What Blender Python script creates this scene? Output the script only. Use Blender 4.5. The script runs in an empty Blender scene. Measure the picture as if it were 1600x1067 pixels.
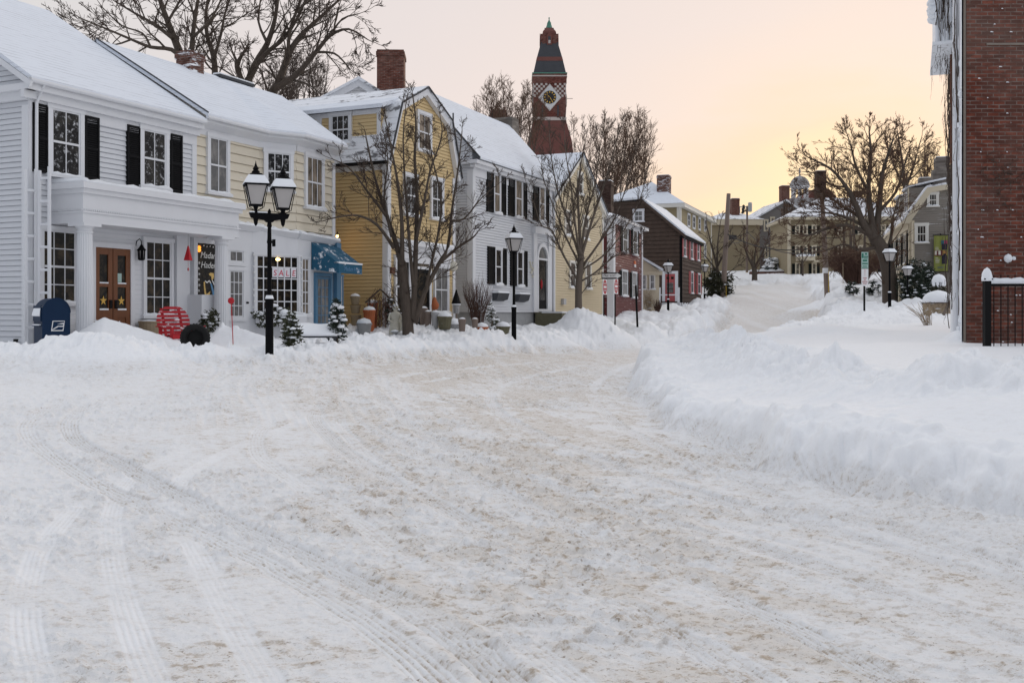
import bpy, math, random
import numpy as np
from mathutils import Vector
R = random.Random(7)
rad = math.radians
S = bpy.context.scene
COL = S.collection
F = 1600.0; CX = 800.0; HY = 490.0            # focal length and horizon of the photograph, in its pixels

def at(px, py, Y):                             # the point of the street seen at (px, py) that lies Y metres ahead
    return ((px-CX)/F*Y, Y, (HY-py)/F*Y)

# ---------------------------------------------------------------- materials
SNOWC = (.85, .875, .91)
def nt(m):
    m.use_nodes = True
    t = m.node_tree; t.nodes.clear()
    o = t.nodes.new('ShaderNodeOutputMaterial'); b = t.nodes.new('ShaderNodeBsdfPrincipled')
    t.links.new(b.outputs[0], o.inputs[0])
    return t, b
def N(t, kind, **kw):
    n = t.nodes.new('ShaderNode'+kind)
    for k, v in kw.items():
        if k in n.inputs: n.inputs[k].default_value = v
        else: setattr(n, k, v)
    return n
def mixc(t, fac, a, b, blend='MIX'):
    n = t.nodes.new('ShaderNodeMix'); n.data_type = 'RGBA'; n.blend_type = blend
    for i, v in ((0, fac), (6, a), (7, b)):
        if hasattr(v, 'is_linked') or hasattr(v, 'links'): t.links.new(v, n.inputs[i])
        else: n.inputs[i].default_value = (v if i == 0 else tuple(v)+(1,) if len(v) == 3 else v)
    return n.outputs[2]
def ramp(t, src, a, b, lo=0., hi=1.):
    n = t.nodes.new('ShaderNodeMapRange'); n.clamp = True
    n.inputs[1].default_value = a; n.inputs[2].default_value = b; n.inputs[3].default_value = lo; n.inputs[4].default_value = hi
    t.links.new(src, n.inputs[0]); return n.outputs[0]
def coords(t, sc=(1, 1, 1)):
    g = t.nodes.new('ShaderNodeNewGeometry'); m = t.nodes.new('ShaderNodeMapping'); m.vector_type = 'POINT'
    m.inputs['Scale'].default_value = sc
    t.links.new(g.outputs['Position'], m.inputs[0]); return m.outputs[0]
def noise(t, vec, scale, detail=4, rough=.6, dist=0.):
    n = N(t, 'TexNoise', Scale=scale, Detail=detail, Roughness=rough, Distortion=dist)
    t.links.new(vec, n.inputs['Vector']); return n.outputs['Fac']
def bump(t, b, src, strength=.3, dist=.02):
    n = N(t, 'Bump', Strength=strength, Distance=dist)
    t.links.new(src, n.inputs['Height']); t.links.new(n.outputs[0], b.inputs['Normal'])
MATS = {}
def mat(name, col, rough=.65, var=.18, scale=3., bumps=0., bscale=40., spec=.4, metal=0., snow=0., sscale=(3, 3, 9), stretch=(1, 1, 1), emit=0., alpha=None):
    """a painted, wooden or metal surface: the colour with slow variation, fine grain, and wind-blown snow clinging in patches"""
    m = bpy.data.materials.new(name); t, b = nt(m); MATS[name] = m
    v = coords(t, stretch)
    f = noise(t, v, scale, 5)
    lo = [c*(1-var) for c in col]; hi = [min(1, c*(1+var)) for c in col]
    c = mixc(t, f, lo, hi)
    if snow > 0:
        s = noise(t, coords(t, sscale), 1.0, 6, .7)
        k = ramp(t, s, .72-.3*snow, .80-.3*snow)
        c = mixc(t, k, c, SNOWC)
    t.links.new(c, b.inputs['Base Color'])
    b.inputs['Roughness'].default_value = rough; b.inputs['Metallic'].default_value = metal
    b.inputs['Specular IOR Level'].default_value = spec
    if bumps: bump(t, b, noise(t, coords(t, stretch), bscale, 4), bumps, .01)
    if emit:
        b.inputs['Emission Color'].default_value = tuple(col)+(1,); b.inputs['Emission Strength'].default_value = emit
    return m
def snow_mat(name, col=SNOWC, s1=6., s2=60., st=.5, lines=0., bare=0., barec=(.16, .16, .17)):
    m = bpy.data.materials.new(name); t, b = nt(m)
    v = coords(t)
    c = mixc(t, noise(t, v, .8, 4), [x*.97 for x in col], [min(1, x*1.02) for x in col])
    h = noise(t, v, s1, 6, .65)
    if lines:
        g = t.nodes.new('ShaderNodeNewGeometry'); sp = N(t, 'SeparateXYZ'); t.links.new(g.outputs['Position'], sp.inputs[0])
        w = N(t, 'Math', operation='MULTIPLY'); w.inputs[1].default_value = lines; t.links.new(sp.outputs[2], w.inputs[0])
        fr = N(t, 'Math', operation='FRACT'); t.links.new(w.outputs[0], fr.inputs[0])
        ln = ramp(t, fr.outputs[0], .0, .25, 1, 0)
        pt = ramp(t, noise(t, coords(t, (1.2, .6, 5)), 1.6, 7, .72), .44, .62)
        pr = N(t, 'Math', operation='MULTIPLY'); t.links.new(ln, pr.inputs[0]); t.links.new(pt, pr.inputs[1])
        c = mixc(t, ramp(t, pr.outputs[0], 0, 1, 0, .62), c, barec)
    if bare:
        k = ramp(t, noise(t, coords(t, (1, 1, 2)), 1.3, 7, .7), .62-.25*bare, .70-.25*bare)
        c = mixc(t, k, c, barec)
    t.links.new(c, b.inputs['Base Color'])
    b.inputs['Roughness'].default_value = .75; b.inputs['Specular IOR Level'].default_value = .25
    ad = N(t, 'Math', operation='ADD'); t.links.new(h, ad.inputs[0])
    h2 = N(t, 'Math', operation='MULTIPLY'); h2.inputs[1].default_value = .3; t.links.new(noise(t, v, s2, 3), h2.inputs[0]); t.links.new(h2.outputs[0], ad.inputs[1])
    bump(t, b, ad.outputs[0], st, .05)
    return m
def brick_mat(name, c1, c2, mortar, scale=1., snow=0., dark=.0, bw=.205, bh=.068):
    m = bpy.data.materials.new(name); t, b = nt(m)
    g = t.nodes.new('ShaderNodeNewGeometry'); sp = N(t, 'SeparateXYZ'); t.links.new(g.outputs['Position'], sp.inputs[0])
    ad = N(t, 'Math', operation='SUBTRACT'); t.links.new(sp.outputs[0], ad.inputs[0]); t.links.new(sp.outputs[1], ad.inputs[1])
    cb = N(t, 'CombineXYZ'); t.links.new(ad.outputs[0], cb.inputs[0]); t.links.new(sp.outputs[2], cb.inputs[1])
    wob = N(t, 'VectorMath', operation='ADD'); t.links.new(cb.outputs[0], wob.inputs[0])
    nn = N(t, 'TexNoise', Scale=3., Detail=3.); t.links.new(cb.outputs[0], nn.inputs['Vector'])
    sc = N(t, 'VectorMath', operation='SCALE'); sc.inputs['Scale'].default_value = .012*scale; t.links.new(nn.outputs['Color'], sc.inputs[0]); t.links.new(sc.outputs[0], wob.inputs[1])
    br = N(t, 'TexBrick', Scale=1.0); br.inputs['Brick Width'].default_value = bw*scale; br.inputs['Row Height'].default_value = bh*scale
    br.inputs['Mortar Size'].default_value = .009*scale; br.inputs['Mortar Smooth'].default_value = .3; br.inputs['Bias'].default_value = -.1
    br.inputs['Color1'].default_value = tuple(c1)+(1,); br.inputs['Color2'].default_value = tuple(c2)+(1,); br.inputs['Mortar'].default_value = tuple(mortar)+(1,)
    br.offset = .5; t.links.new(wob.outputs[0], br.inputs['Vector'])
    cell = noise(t, coords(t, (4.0/scale, 4.0/scale, 14.0/scale)), 1.0, 3, .5)
    c = mixc(t, ramp(t, cell, .38, .60, .0, .8), br.outputs['Color'], [x*.35 for x in c1])
    c = mixc(t, ramp(t, noise(t, coords(t), .55, 5), .4, .75, 0, .35), c, (.24, .19, .16))
    if snow:
        k = ramp(t, noise(t, coords(t, (2.2, 2.2, 13)), 1., 6, .72), .76-.25*snow, .80-.25*snow)
        c = mixc(t, k, c, SNOWC)
    t.links.new(c, b.inputs['Base Color']); b.inputs['Roughness'].default_value = .85; b.inputs['Specular IOR Level'].default_value = .2
    inv = N(t, 'Math', operation='SUBTRACT'); inv.inputs[0].default_value = 1.; t.links.new(br.outputs['Fac'], inv.inputs[1])
    a2 = N(t, 'Math', operation='ADD'); t.links.new(inv.outputs[0], a2.inputs[0]); t.links.new(noise(t, coords(t), 60, 3), a2.inputs[1])
    bump(t, b, a2.outputs[0], .5, .006)
    return m
def glass_mat(name, col=(.02, .022, .025), patch=(.10, .085, .065), rough=.12, k=.5, sc=(2.2, 2.2, 1.6), frost=0.):
    """window glass in daylight: dark room, dim shapes behind, branch reflections painted in as mottling, a glossy face"""
    m = bpy.data.materials.new(name); t, b = nt(m)
    f = noise(t, coords(t, sc), 1.0, 6, .7, .6)
    c = mixc(t, ramp(t, f, .5-.12*k, .62), col, patch)
    if frost:
        c = mixc(t, ramp(t, noise(t, coords(t), 9, 8, .75), .62-.15*frost, .66), c, (.55, .56, .58))
    t.links.new(c, b.inputs['Base Color']); b.inputs['Roughness'].default_value = rough; b.inputs['Specular IOR Level'].default_value = .16
    bump(t, b, noise(t, coords(t), 2.5, 2), .05, .02)
    return m
M = dict(
    white=mat('white_paint', (.68, .69, .715), .6, .05, 2., .15, 60, snow=.12),
    whitelap=mat('white_clapboard_paint', (.62, .635, .665), .6, .10, 1.2, .1, 60, snow=.16, sscale=(1.2, 1.2, 14), stretch=(.8, .8, 8.3)),
    greylap=mat('pale_grey_clapboard_paint', (.60, .60, .61), .6, .07, 1.5, .1, 60, snow=.1, sscale=(1.2, 1.2, 14), stretch=(.8, .8, 8.3)),
    creamlap=mat('cream_shingle_paint', (.66, .60, .485), .65, .07, 1.2, .15, 50, snow=.22, sscale=(2, 2, 9), stretch=(.8, .8, 8.3)),
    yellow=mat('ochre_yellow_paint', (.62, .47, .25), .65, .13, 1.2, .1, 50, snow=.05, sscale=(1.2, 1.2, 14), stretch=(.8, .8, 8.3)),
    tan=mat('tan_yellow_paint', (.61, .515, .355), .65, .08, 1.5, .1, 50, snow=.08, sscale=(1.2, 1.2, 14), stretch=(.8, .8, 8.3)),
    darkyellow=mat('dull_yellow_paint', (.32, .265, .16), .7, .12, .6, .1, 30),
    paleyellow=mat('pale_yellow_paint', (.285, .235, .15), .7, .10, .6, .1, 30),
    maroon=mat('dark_red_paint', (.125, .022, .024), .6, .2, 1.5, .1, 50, snow=.42, sscale=(.9, .9, 11), stretch=(.8, .8, 8.3)),
    shingle=mat('weathered_brown_shingle', (.075, .05, .038), .85, .45, 3., .5, 30, snow=.10, sscale=(1.5, 1.5, 8), stretch=(1, 1, 1)),
    graylap=mat('grey_brown_clapboard_paint', (.25, .225, .195), .7, .12, 1.5, .1, 50, snow=.38, sscale=(.7, .7, 11), stretch=(.8, .8, 8.3)),
    grayhouse=mat('slate_grey_paint', (.20, .185, .175), .8, .15, .8),
    trim=mat('warm_white_trim', (.70, .68, .63), .6, .06, 2., .1, 50, snow=.1),
    cream=mat('cream_trim', (.60, .53, .40), .6, .08, 2.),
    black=mat('black_shutter_paint', (.006, .006, .007), .7, .3, 5, spec=.15, snow=.0),
    green=mat('dark_green_shutter_paint', (.014, .018, .017), .7, .3, 5, spec=.15, snow=.1),
    pink=mat('faded_red_paint', (.40, .085, .09), .6, .15, 5, snow=.12),
    red=mat('bright_red_paint', (.45, .010, .018), .5, .15, 5, snow=.0),
    redsnow=mat('snowy_red_paint', (.40, .010, .020), .5, .15, 5, snow=.5, sscale=(4, 4, 11)),
    orange=mat('orange_paint', (.62, .13, .03), .5, .2, 5),
    bluedoor=mat('blue_door_paint', (.075, .19, .31), .5, .12, 4, snow=.1),
    awning=mat('teal_blue_canvas', (.016, .10, .18), .8, .2, 5, .2, 200, snow=.50, sscale=(3.5, 3.5, 3.5)),
    mailblue=mat('dark_blue_enamel', (.004, .020, .055), .5, .15, 5, spec=.15),
    wood=mat('varnished_brown_door_wood', (.16, .055, .018), .45, .35, 3, .2, 40, snow=.14, stretch=(4, 4, .5)),
    pole=mat('weathered_pole_wood', (.20, .155, .13), .85, .3, 4, .4, 30, stretch=(4, 4, .4)),
    barrel=mat('pale_tan_stoneware', (.30, .24, .16), .8, .3, 6, .4, 30, snow=.2),
    terracotta=mat('terracotta_clay', (.38, .11, .04), .8, .25, 6, .2, 40, snow=.1),
    stone=mat('grey_stone', (.33, .335, .34), .85, .25, 3, .5, 12, snow=.22),
    paver=mat('mossy_stone_step', (.13, .12, .075), .85, .3, 5, .4, 20, snow=.2),
    statue=mat('pale_weathered_cast_stone', (.62, .59, .50), .85, .2, 8, .3, 30, snow=.3),
    iron=mat('black_iron', (.004, .004, .0045), .55, .2, 8, .1, 60, spec=.15),
    lampblack=mat('black_lamp_paint', (.005, .005, .006), .6, .3, 8, .08, 80, spec=.06),
    frosted=mat('frosted_lamp_glass', (.41, .39, .38), .35, .08, 6),
    steel=mat('galvanised_grey_steel', (.42, .42, .43), .5, .12, 5),
    slate=mat('dark_roof_slate', (.045, .048, .055), .7, .25, 1.2, .2, 10),
    redslate=mat('red_brown_roof_slate', (.14, .052, .042), .8, .3, 1.5, .3, 12),
    copper=mat('green_copper', (.07, .20, .15), .6, .25, 1.),
    sandstone=mat('tower_pale_stone', (.46, .41, .38), .8, .15, .8),
    clockface=mat('pale_marble_panel', (.55, .55, .55), .7, .15, .4),
    dial=mat('black_clock_dial', (.012, .012, .014), .5, .2, 1),
    gold=mat('gilt_metal', (.62, .38, .07), .4, .1, 3),
    bark=mat('grey_brown_bark', (.085, .066, .052), .9, .35, 7, .6, 25, stretch=(3, 3, .7)),
    twig=mat('dark_brown_twigs', (.065, .046, .036), .9, .2, 5),
    palebark=mat('tan_grey_bark', (.125, .10, .08), .9, .3, 6, .5, 25, stretch=(3, 3, .7)),
    redtwig=mat('reddish_brown_twigs', (.085, .044, .032), .9, .25, 4),
    leaf=mat('dark_evergreen_leaves', (.018, .030, .018), .7, .5, 9),
    olive=mat('olive_evergreen_leaves', (.040, .044, .020), .75, .5, 9),
    hedge=mat('dark_olive_hedge_leaves', (.030, .030, .012), .75, .5, 5),
    rubber=mat('black_tyre_rubber', (.004, .004, .004), .8, .3, 8, .2, 50),
    wire=mat('dark_cable', (.03, .027, .026), .7),
    signwhite=mat('white_sign_face', (.76, .76, .77), .5, .04, 4),
    signgreen=mat('green_sign_print', (.02, .16, .11), .5, .1, 5),
    signpale=mat('pale_green_sign_face', (.36, .50, .46), .5, .08, 5),
    signred=mat('red_sign_face', (.42, .015, .025), .45, .12, 6),
    signblack=mat('black_sign_face', (.012, .012, .012), .5, .2, 6),
    banner=mat('olive_green_banner_cloth', (.21, .23, .055), .8, .12, 3, .1, 60),
    bprint1=mat('banner_teal_print', (.03, .13, .16), .8), bprint2=mat('banner_magenta_print', (.30, .04, .10), .8),
    bprint3=mat('banner_dark_print', (.018, .016, .03), .8, .4, 12), bprint4=mat('banner_ochre_print', (.38, .20, .06), .8, .3, 10),
    bprint5=mat('banner_maroon_print', (.12, .03, .03), .8, .3, 10),
    paper=mat('white_paper', (.72, .72, .76), .8, .05, 9), ink=mat('red_ink', (.55, .02, .06), .7),
    chalk=mat('white_window_paint', (.78, .78, .76), .8), blond=mat('pale_ochre_window_paint', (.66, .45, .16), .8), sky=mat('blue_window_paint', (.11, .25, .42), .8), greyink=mat('dull_blue_window_paint', (.10, .13, .15), .8),
    stake=mat('orange_stake', (.60, .10, .02), .6), yellowst=mat('yellow_stake', (.55, .36, .04), .6),
    bulb=mat('warm_lit_bulb', (1., .62, .22), .5, .0, 1, emit=5.), fairy=mat('orange_lit_globe', (1., .33, .04), .5, 0, 1, emit=1.6),
    grey=mat('grey_tin_box', (.28, .28, .28), .6, .2, 6, snow=.25),
    ice=mat('pale_mortar_board', (.22, .185, .155), .85, .2, 4, snow=.25, sscale=(4, 4, 2)),
    ivywall=mat('snow_plastered_wall', (.30, .285, .28), .9, .2, 4, .4, 20, snow=1.25, sscale=(7, 7, 2.2)),
    brownpanel=mat('brown_plank_wood', (.12, .05, .03), .8, .3, 5),
    oldboards=mat('weathered_grey_boards', (.20, .18, .17), .85, .35, 4, .4, 30, snow=.4, sscale=(6, 6, 2.5), stretch=(4, 4, .6)),
    sunlittwig=mat('sunlit_brown_twigs', (.105, .062, .040), .9, .2, 4),  # reddish-tan twigs, the low sun's glow brightened into their colour
    straw=mat('tan_dry_wicker', (.32, .25, .17), .9, .3, 6, .4, 30, snow=.5),
)
M['snow'] = snow_mat('clean_snow')
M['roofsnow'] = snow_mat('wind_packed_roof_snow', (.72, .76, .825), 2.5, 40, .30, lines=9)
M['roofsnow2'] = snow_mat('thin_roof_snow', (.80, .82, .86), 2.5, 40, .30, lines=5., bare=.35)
M['greyroof'] = snow_mat('half_bare_grey_roof', (.34, .335, .34), 2.5, 40, .3, lines=3., bare=.5, barec=(.20, .19, .19))
M['brick'] = brick_mat('old_dark_brick', (.205, .050, .028), (.055, .017, .013), (.19, .155, .135), snow=.24)
M['chimbrick'] = brick_mat('weathered_chimney_brick', (.19, .060, .038), (.12, .036, .026), (.20, .16, .14), snow=.3)
M['chimsnow'] = brick_mat('snow_dusted_chimney_brick', (.17, .065, .045), (.12, .04, .03), (.24, .2, .18), snow=.8)
M['towerbrick'] = brick_mat('tower_red_brick', (.17, .048, .035), (.13, .038, .03), (.17, .09, .075), scale=2.2)
M['darkchim'] = brick_mat('soot_brown_brick', (.06, .03, .024), (.045, .024, .02), (.08, .06, .05), snow=.15)
M['stonechim'] = brick_mat('grey_stone_blocks', (.26, .235, .21), (.19, .175, .16), (.22, .2, .18), scale=2.6, snow=.2)
M['glass'] = glass_mat('dark_window_glass', (.012, .012, .014), (.06, .05, .04))
M['glassmottled'] = glass_mat('reflection_mottled_window_glass', (.06, .05, .038), (.27, .22, .17), .16, .8, (3.5, 3.5, 1.2))  # brown mottle in the pane colour stands for reflected branches
M['glassfrost'] = glass_mat('snow_flecked_window_glass', (.012, .012, .013), (.045, .042, .036), .25, .4, frost=.55)
M['glassgrey'] = glass_mat('pale_reflecting_window_glass', (.12, .12, .12), (.24, .23, .22), .15, .6)
M['glassshop'] = glass_mat('shop_window_glass', (.007, .007, .007), (.055, .040, .024), .15, .2, (3.2, 3.2, 3.2))

# ---------------------------------------------------------------- mesh building
class Fr:
    """a wall's frame: s metres along it, o metres out from it, z up"""
    def __init__(self, x, y, ux, uy, flip=False):
        L = math.hypot(ux, uy); self.x, self.y, self.ux, self.uy = x, y, ux/L, uy/L
        self.nx, self.ny = (self.uy, -self.ux)
        if flip: self.nx, self.ny = -self.nx, -self.ny
    def p(self, s, o, z): return (self.x+self.ux*s+self.nx*o, self.y+self.uy*s+self.ny*o, z)
    def s(self, px, o=0.):
        k = (px-CX)/F; x0 = self.x+self.nx*o; y0 = self.y+self.ny*o
        return (k*y0-x0)/(self.ux-k*self.uy)
    def Y(self, px, o=0.): return self.y+self.ny*o+self.uy*self.s(px, o)
    def z(self, px, py, o=0.): return (HY-py)/F*self.Y(px, o)
    def side(self, s, depth):                 # the wall that runs back from this one at s, seen from the side of small s
        return Fr(*self.p(s, -depth, 0)[:2], self.nx, self.ny)
W0 = Fr(0, 0, 1, 0)                            # world axes: s = x, o = -y
class MB:
    def __init__(self): self.v = []; self.f = []; self.smooth = False
    def quad(self, *pts):
        n = len(self.v); self.v += [tuple(p) for p in pts]; self.f.append(tuple(range(n, n+len(pts)))); return self
    def hexa(self, c):
        n = len(self.v); self.v += [tuple(p) for p in c]
        for q in ((0,3,2,1),(4,5,6,7),(0,1,5,4),(1,2,6,5),(2,3,7,6),(3,0,4,7)): self.f.append(tuple(n+i for i in q))
        return self
    def box(self, fr, s0, s1, o0, o1, z0, z1):
        P = fr.p; return self.hexa([P(s0,o0,z0),P(s1,o0,z0),P(s1,o1,z0),P(s0,o1,z0),P(s0,o0,z1),P(s1,o0,z1),P(s1,o1,z1),P(s0,o1,z1)])
    def prism_s(self, fr, prof, s0, s1):       # prof: polygon of (o, z), extruded along s
        n = len(self.v); k = len(prof)
        self.v += [fr.p(s0, o, z) for o, z in prof]+[fr.p(s1, o, z) for o, z in prof]
        self.f += [tuple(n+i for i in range(k))[::-1], tuple(n+k+i for i in range(k))]
        self.f += [(n+i, n+(i+1) % k, n+k+(i+1) % k, n+k+i) for i in range(k)]; return self
    def prism_o(self, fr, prof, o0, o1):       # prof: polygon of (s, z), extruded along o
        n = len(self.v); k = len(prof)
        self.v += [fr.p(s, o0, z) for s, z in prof]+[fr.p(s, o1, z) for s, z in prof]
        self.f += [tuple(n+i for i in range(k)), tuple(n+k+i for i in range(k))[::-1]]
        self.f += [(n+i, n+k+i, n+k+(i+1) % k, n+(i+1) % k) for i in range(k)]; return self
    def prism_z(self, pts, z0, z1):
        n = len(self.v); k = len(pts)
        self.v += [(x, y, z0) for x, y in pts]+[(x, y, z1) for x, y in pts]
        self.f += [tuple(n+i for i in range(k))[::-1], tuple(n+k+i for i in range(k))]
        self.f += [(n+i, n+(i+1) % k, n+k+(i+1) % k, n+k+i) for i in range(k)]; return self
    def rings(self, rings, cap=True):
        n = len(self.v); k = len(rings[0])
        for r in rings: self.v += [tuple(p) for p in r]
        for j in range(len(rings)-1):
            for i in range(k):
                a = n+j*k+i; b = n+j*k+(i+1) % k; self.f.append((a, b, b+k, a+k))
        if cap:
            self.f.append(tuple(n+i for i in range(k))[::-1]); self.f.append(tuple(n+(len(rings)-1)*k+i for i in range(k)))
        return self
    def lathe(self, x, y, prof, n=16, rot=0., sq=False):   # prof: (r, z); n = 4 gives a square section
        m = math.sqrt(2) if n == 4 and sq else 1
        return self.rings([[(x+r*m*math.cos(rot+2*math.pi*i/n), y+r*m*math.sin(rot+2*math.pi*i/n), z) for i in range(n)] for r, z in prof])
    def tube(self, pts, rads, n=6, cap=True):
        pts = [Vector(p) for p in pts]; rr = []
        for i, p in enumerate(pts):
            d = (pts[min(i+1, len(pts)-1)]-pts[max(i-1, 0)])
            d = d.normalized() if d.length > 1e-9 else Vector((0, 0, 1))
            a = d.cross(Vector((.31, .17, .93))); a = a.normalized() if a.length > 1e-6 else Vector((1, 0, 0))
            b = d.cross(a); r = rads if isinstance(rads, (int, float)) else rads[i]
            rr.append([p+(a*math.cos(2*math.pi*k/n)+b*math.sin(2*math.pi*k/n))*r for k in range(n)])
        return self.rings(rr, cap)
    def ball(self, c, rx, ry, rz, n=10, m=6, zmin=-1., jit=0., seed=None):
        rg = random.Random(seed) if seed is not None else R
        rr = []
        for j in range(m+1):
            t = zmin+(1-zmin)*j/m; t = max(-.999, min(.999, t)); w = math.sqrt(1-t*t)
            rr.append([(c[0]+rx*w*math.cos(2*math.pi*i/n)*(1+rg.uniform(-jit, jit)), c[1]+ry*w*math.sin(2*math.pi*i/n)*(1+rg.uniform(-jit, jit)), c[2]+rz*t*(1+rg.uniform(-jit, jit))) for i in range(n)])
        self.smooth = True
        return self.rings(rr)
    def pieces(self, name, m, parent):         # every separate board or block as an object of its own
        par = list(range(len(self.v)))
        def find(a):
            while par[a] != a: par[a] = par[par[a]]; a = par[a]
            return a
        for fc in self.f:
            for b in fc[1:]: par[find(b)] = find(fc[0])
        gs = {}
        for fc in self.f: gs.setdefault(find(fc[0]), []).append(fc)
        for fs in gs.values():
            mb = MB(); mp = {}
            for fc in fs:
                for i in fc:
                    if i not in mp: mp[i] = len(mb.v); mb.v.append(self.v[i])
                mb.f.append(tuple(mp[i] for i in fc))
            mb.build(name, m, parent)
    def build(self, name, m, parent=None, label=None, cat=None, group=None, kind=None, smooth=None):
        me = bpy.data.meshes.new(name)
        off = Vector((0, 0, 0))
        if parent is not None:
            q = parent
            while q is not None: off += q.location; q = q.parent
        elif self.v and kind is None:
            xs = [p[0] for p in self.v]; ys = [p[1] for p in self.v]
            off = Vector(((min(xs)+max(xs))/2, (min(ys)+max(ys))/2, min(p[2] for p in self.v)))
        me.from_pydata([(p[0]-off.x, p[1]-off.y, p[2]-off.z) for p in self.v], [], self.f); me.update()
        if self.smooth if smooth is None else smooth:
            me.polygons.foreach_set('use_smooth', [True]*len(me.polygons))
        me.materials.append(m if not isinstance(m, str) else M[m])
        o = bpy.data.objects.new(name, me); COL.objects.link(o)
        if parent is not None: o.parent = parent
        else: o.location = off
        tag(o, label, cat, group, kind); return o
def tag(o, label=None, cat=None, group=None, kind=None):
    for k, v in (('label', label), ('category', cat), ('group', group), ('kind', kind)):
        if v: o[k] = v
    return o
def thing(name, label, cat, loc=(0, 0, 0), group=None):
    o = bpy.data.objects.new(name, None); COL.objects.link(o); o.location = loc; o.empty_display_size = .3
    return tag(o, label, cat, group)
def copy_tree(o, parent=None):
    c = o.copy(); COL.objects.link(c); c.parent = parent
    for ch in list(o.children): copy_tree(ch, c)
    return c
def text_mesh(name, body, fr, s, z, size, m, parent, o=0., shear=0., align='LEFT', sx=1., label=None):
    cu = bpy.data.curves.new(name, 'FONT'); cu.body = body; cu.size = size; cu.shear = shear; cu.extrude = .002; cu.align_x = align; cu.resolution_u = 3
    ob = bpy.data.objects.new(name, cu); COL.objects.link(ob)
    dg = bpy.context.evaluated_depsgraph_get(); me = bpy.data.meshes.new_from_object(ob.evaluated_get(dg))
    bpy.data.objects.remove(ob); mb = MB()
    mb.v = [fr.p(s+v.co.x*sx, o+v.co.z, z+v.co.y) for v in me.vertices]
    mb.f = [tuple(p.vertices) for p in me.polygons]
    bpy.data.meshes.remove(me)
    return mb.build(name, m, parent, label)

# ---------------------------------------------------------------- house parts
def lap(mb, fr, prof, course, lip, o=0.):
    """lapped boards over a wall outline: prof = [(z, s_left, s_right), ...] from bottom to top"""
    def lr(z):
        for (a, l0, r0), (b, l1, r1) in zip(prof, prof[1:]):
            if z <= b+1e-9:
                t = (z-a)/(b-a) if b > a else 0; return l0+(l1-l0)*t, r0+(r1-r0)*t
        return prof[-1][1:]
    z = prof[0][0]; top = prof[-1][0]; P = fr.p; gap = min(.016, course*.085); dp = .022       # each board overhangs a narrow slot above the one below
    while z < top-1e-6:
        z1 = min(z+course, top); zs = max(z+.5*(z1-z), z1-gap); a, b = lr(z); c, d = lr(zs); e, f_ = lr(z1)
        mb.quad(P(a, o+lip, z), P(b, o+lip, z), P(d, o+.004, zs), P(c, o+.004, zs))
        mb.quad(P(c, o+.004, zs), P(d, o+.004, zs), P(d, o-dp, zs), P(c, o-dp, zs)).quad(P(c, o-dp, zs), P(d, o-dp, zs), P(f_, o-dp, z1), P(e, o-dp, z1))
        mb.quad(P(a, o-dp, z), P(b, o-dp, z), P(b, o+lip, z), P(a, o+lip, z))
        mb.quad(P(a, o-dp, z), P(a, o+lip, z), P(c, o+.004, zs), P(c, o-dp, zs)); mb.quad(P(b, o-dp, z), P(d, o-dp, zs), P(d, o+.004, zs), P(b, o+lip, z))
        z = z1
def win(fr, par, s0, s1, z0, z1, cols=2, rows=4, frame='white', pane='glass', cas=.10, meet=True, off=.03, sill=True, label=None, snow=True, name='window', mw=.022, sash='white'):
    mb = MB(); e = .055+off
    mb.box(fr, s0-cas, s0, -.02, e, z0, z1); mb.box(fr, s1, s1+cas, -.02, e, z0, z1)
    mb.box(fr, s0-cas-.02, s1+cas+.02, -.02, e+.012, z1, z1+cas*1.1)
    if sill: mb.box(fr, s0-cas-.05, s1+cas+.05, -.02, e+.06, z0-.07, z0)
    else: mb.box(fr, s0-cas, s1+cas, -.02, e, z0-cas, z0)
    w = mb.build(name, frame, par, label)
    MB().box(fr, s0-.005, s1+.005, -.01, off+.022, z0-.005, z1+.005).build('pane', pane, w)
    sb = MB(); f = .035; a, b = off+.018, off+.038
    sb.box(fr, s0, s0+f, a, b, z0, z1); sb.box(fr, s1-f, s1, a, b, z0, z1); sb.box(fr, s0+f, s1-f, a, b, z0, z0+f*1.3); sb.box(fr, s0+f, s1-f, a, b, z1-f, z1)
    h = z1-z0; w_ = s1-s0
    for j in range(1, rows):
        k = .024 if (meet and rows % 2 == 0 and j == rows//2) or (meet and rows == 2) else mw/2
        sb.box(fr, s0+f, s1-f, a+.001, b+(.008 if k > .02 else -.003), z0+h*j/rows-k, z0+h*j/rows+k)
    for i in range(1, cols): sb.box(fr, s0+w_*i/cols-mw/2, s0+w_*i/cols+mw/2, a+.001, b-.004, z0+f, z1-f)
    sb.build('sash', sash, w)
    if snow and sill:
        n = 9; pr = [(s0-cas-.04+(w_+2*cas+.08)*i/n, z0+.002+R.uniform(.02, .075)*(1 if 0 < i < n else .1)) for i in range(n+1)]
        MB().prism_o(fr, [(s0-cas-.04, z0-.001)]+pr+[(s1+cas+.04, z0-.001)], .041+off, e+.055).build('sill_snow', 'snow', w, smooth=True)
    return w
def shutter(fr, par, s0, s1, z0, z1, m='black', off=.06):
    mb = MB(); st = min(.05, (s1-s0)*.16)
    mb.box(fr, s0, s0+st, .005, off+.02, z0, z1); mb.box(fr, s1-st, s1, .005, off+.02, z0, z1)
    for za, zb in ((z0, z0+.08), ((z0+z1)/2-.03, (z0+z1)/2+.03), (z1-.06, z1)): mb.box(fr, s0+st, s1-st, .005, off+.018, za, zb)
    lap(mb, fr, [(z0+.08, s0+st, s1-st), (z1-.06, s0+st, s1-st)], .05, .028, off-.015)
    mb.box(fr, s0+st, s1-st, .005, off-.016, z0+.08, z1-.06)
    return mb.build('shutter', m, par)
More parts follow.
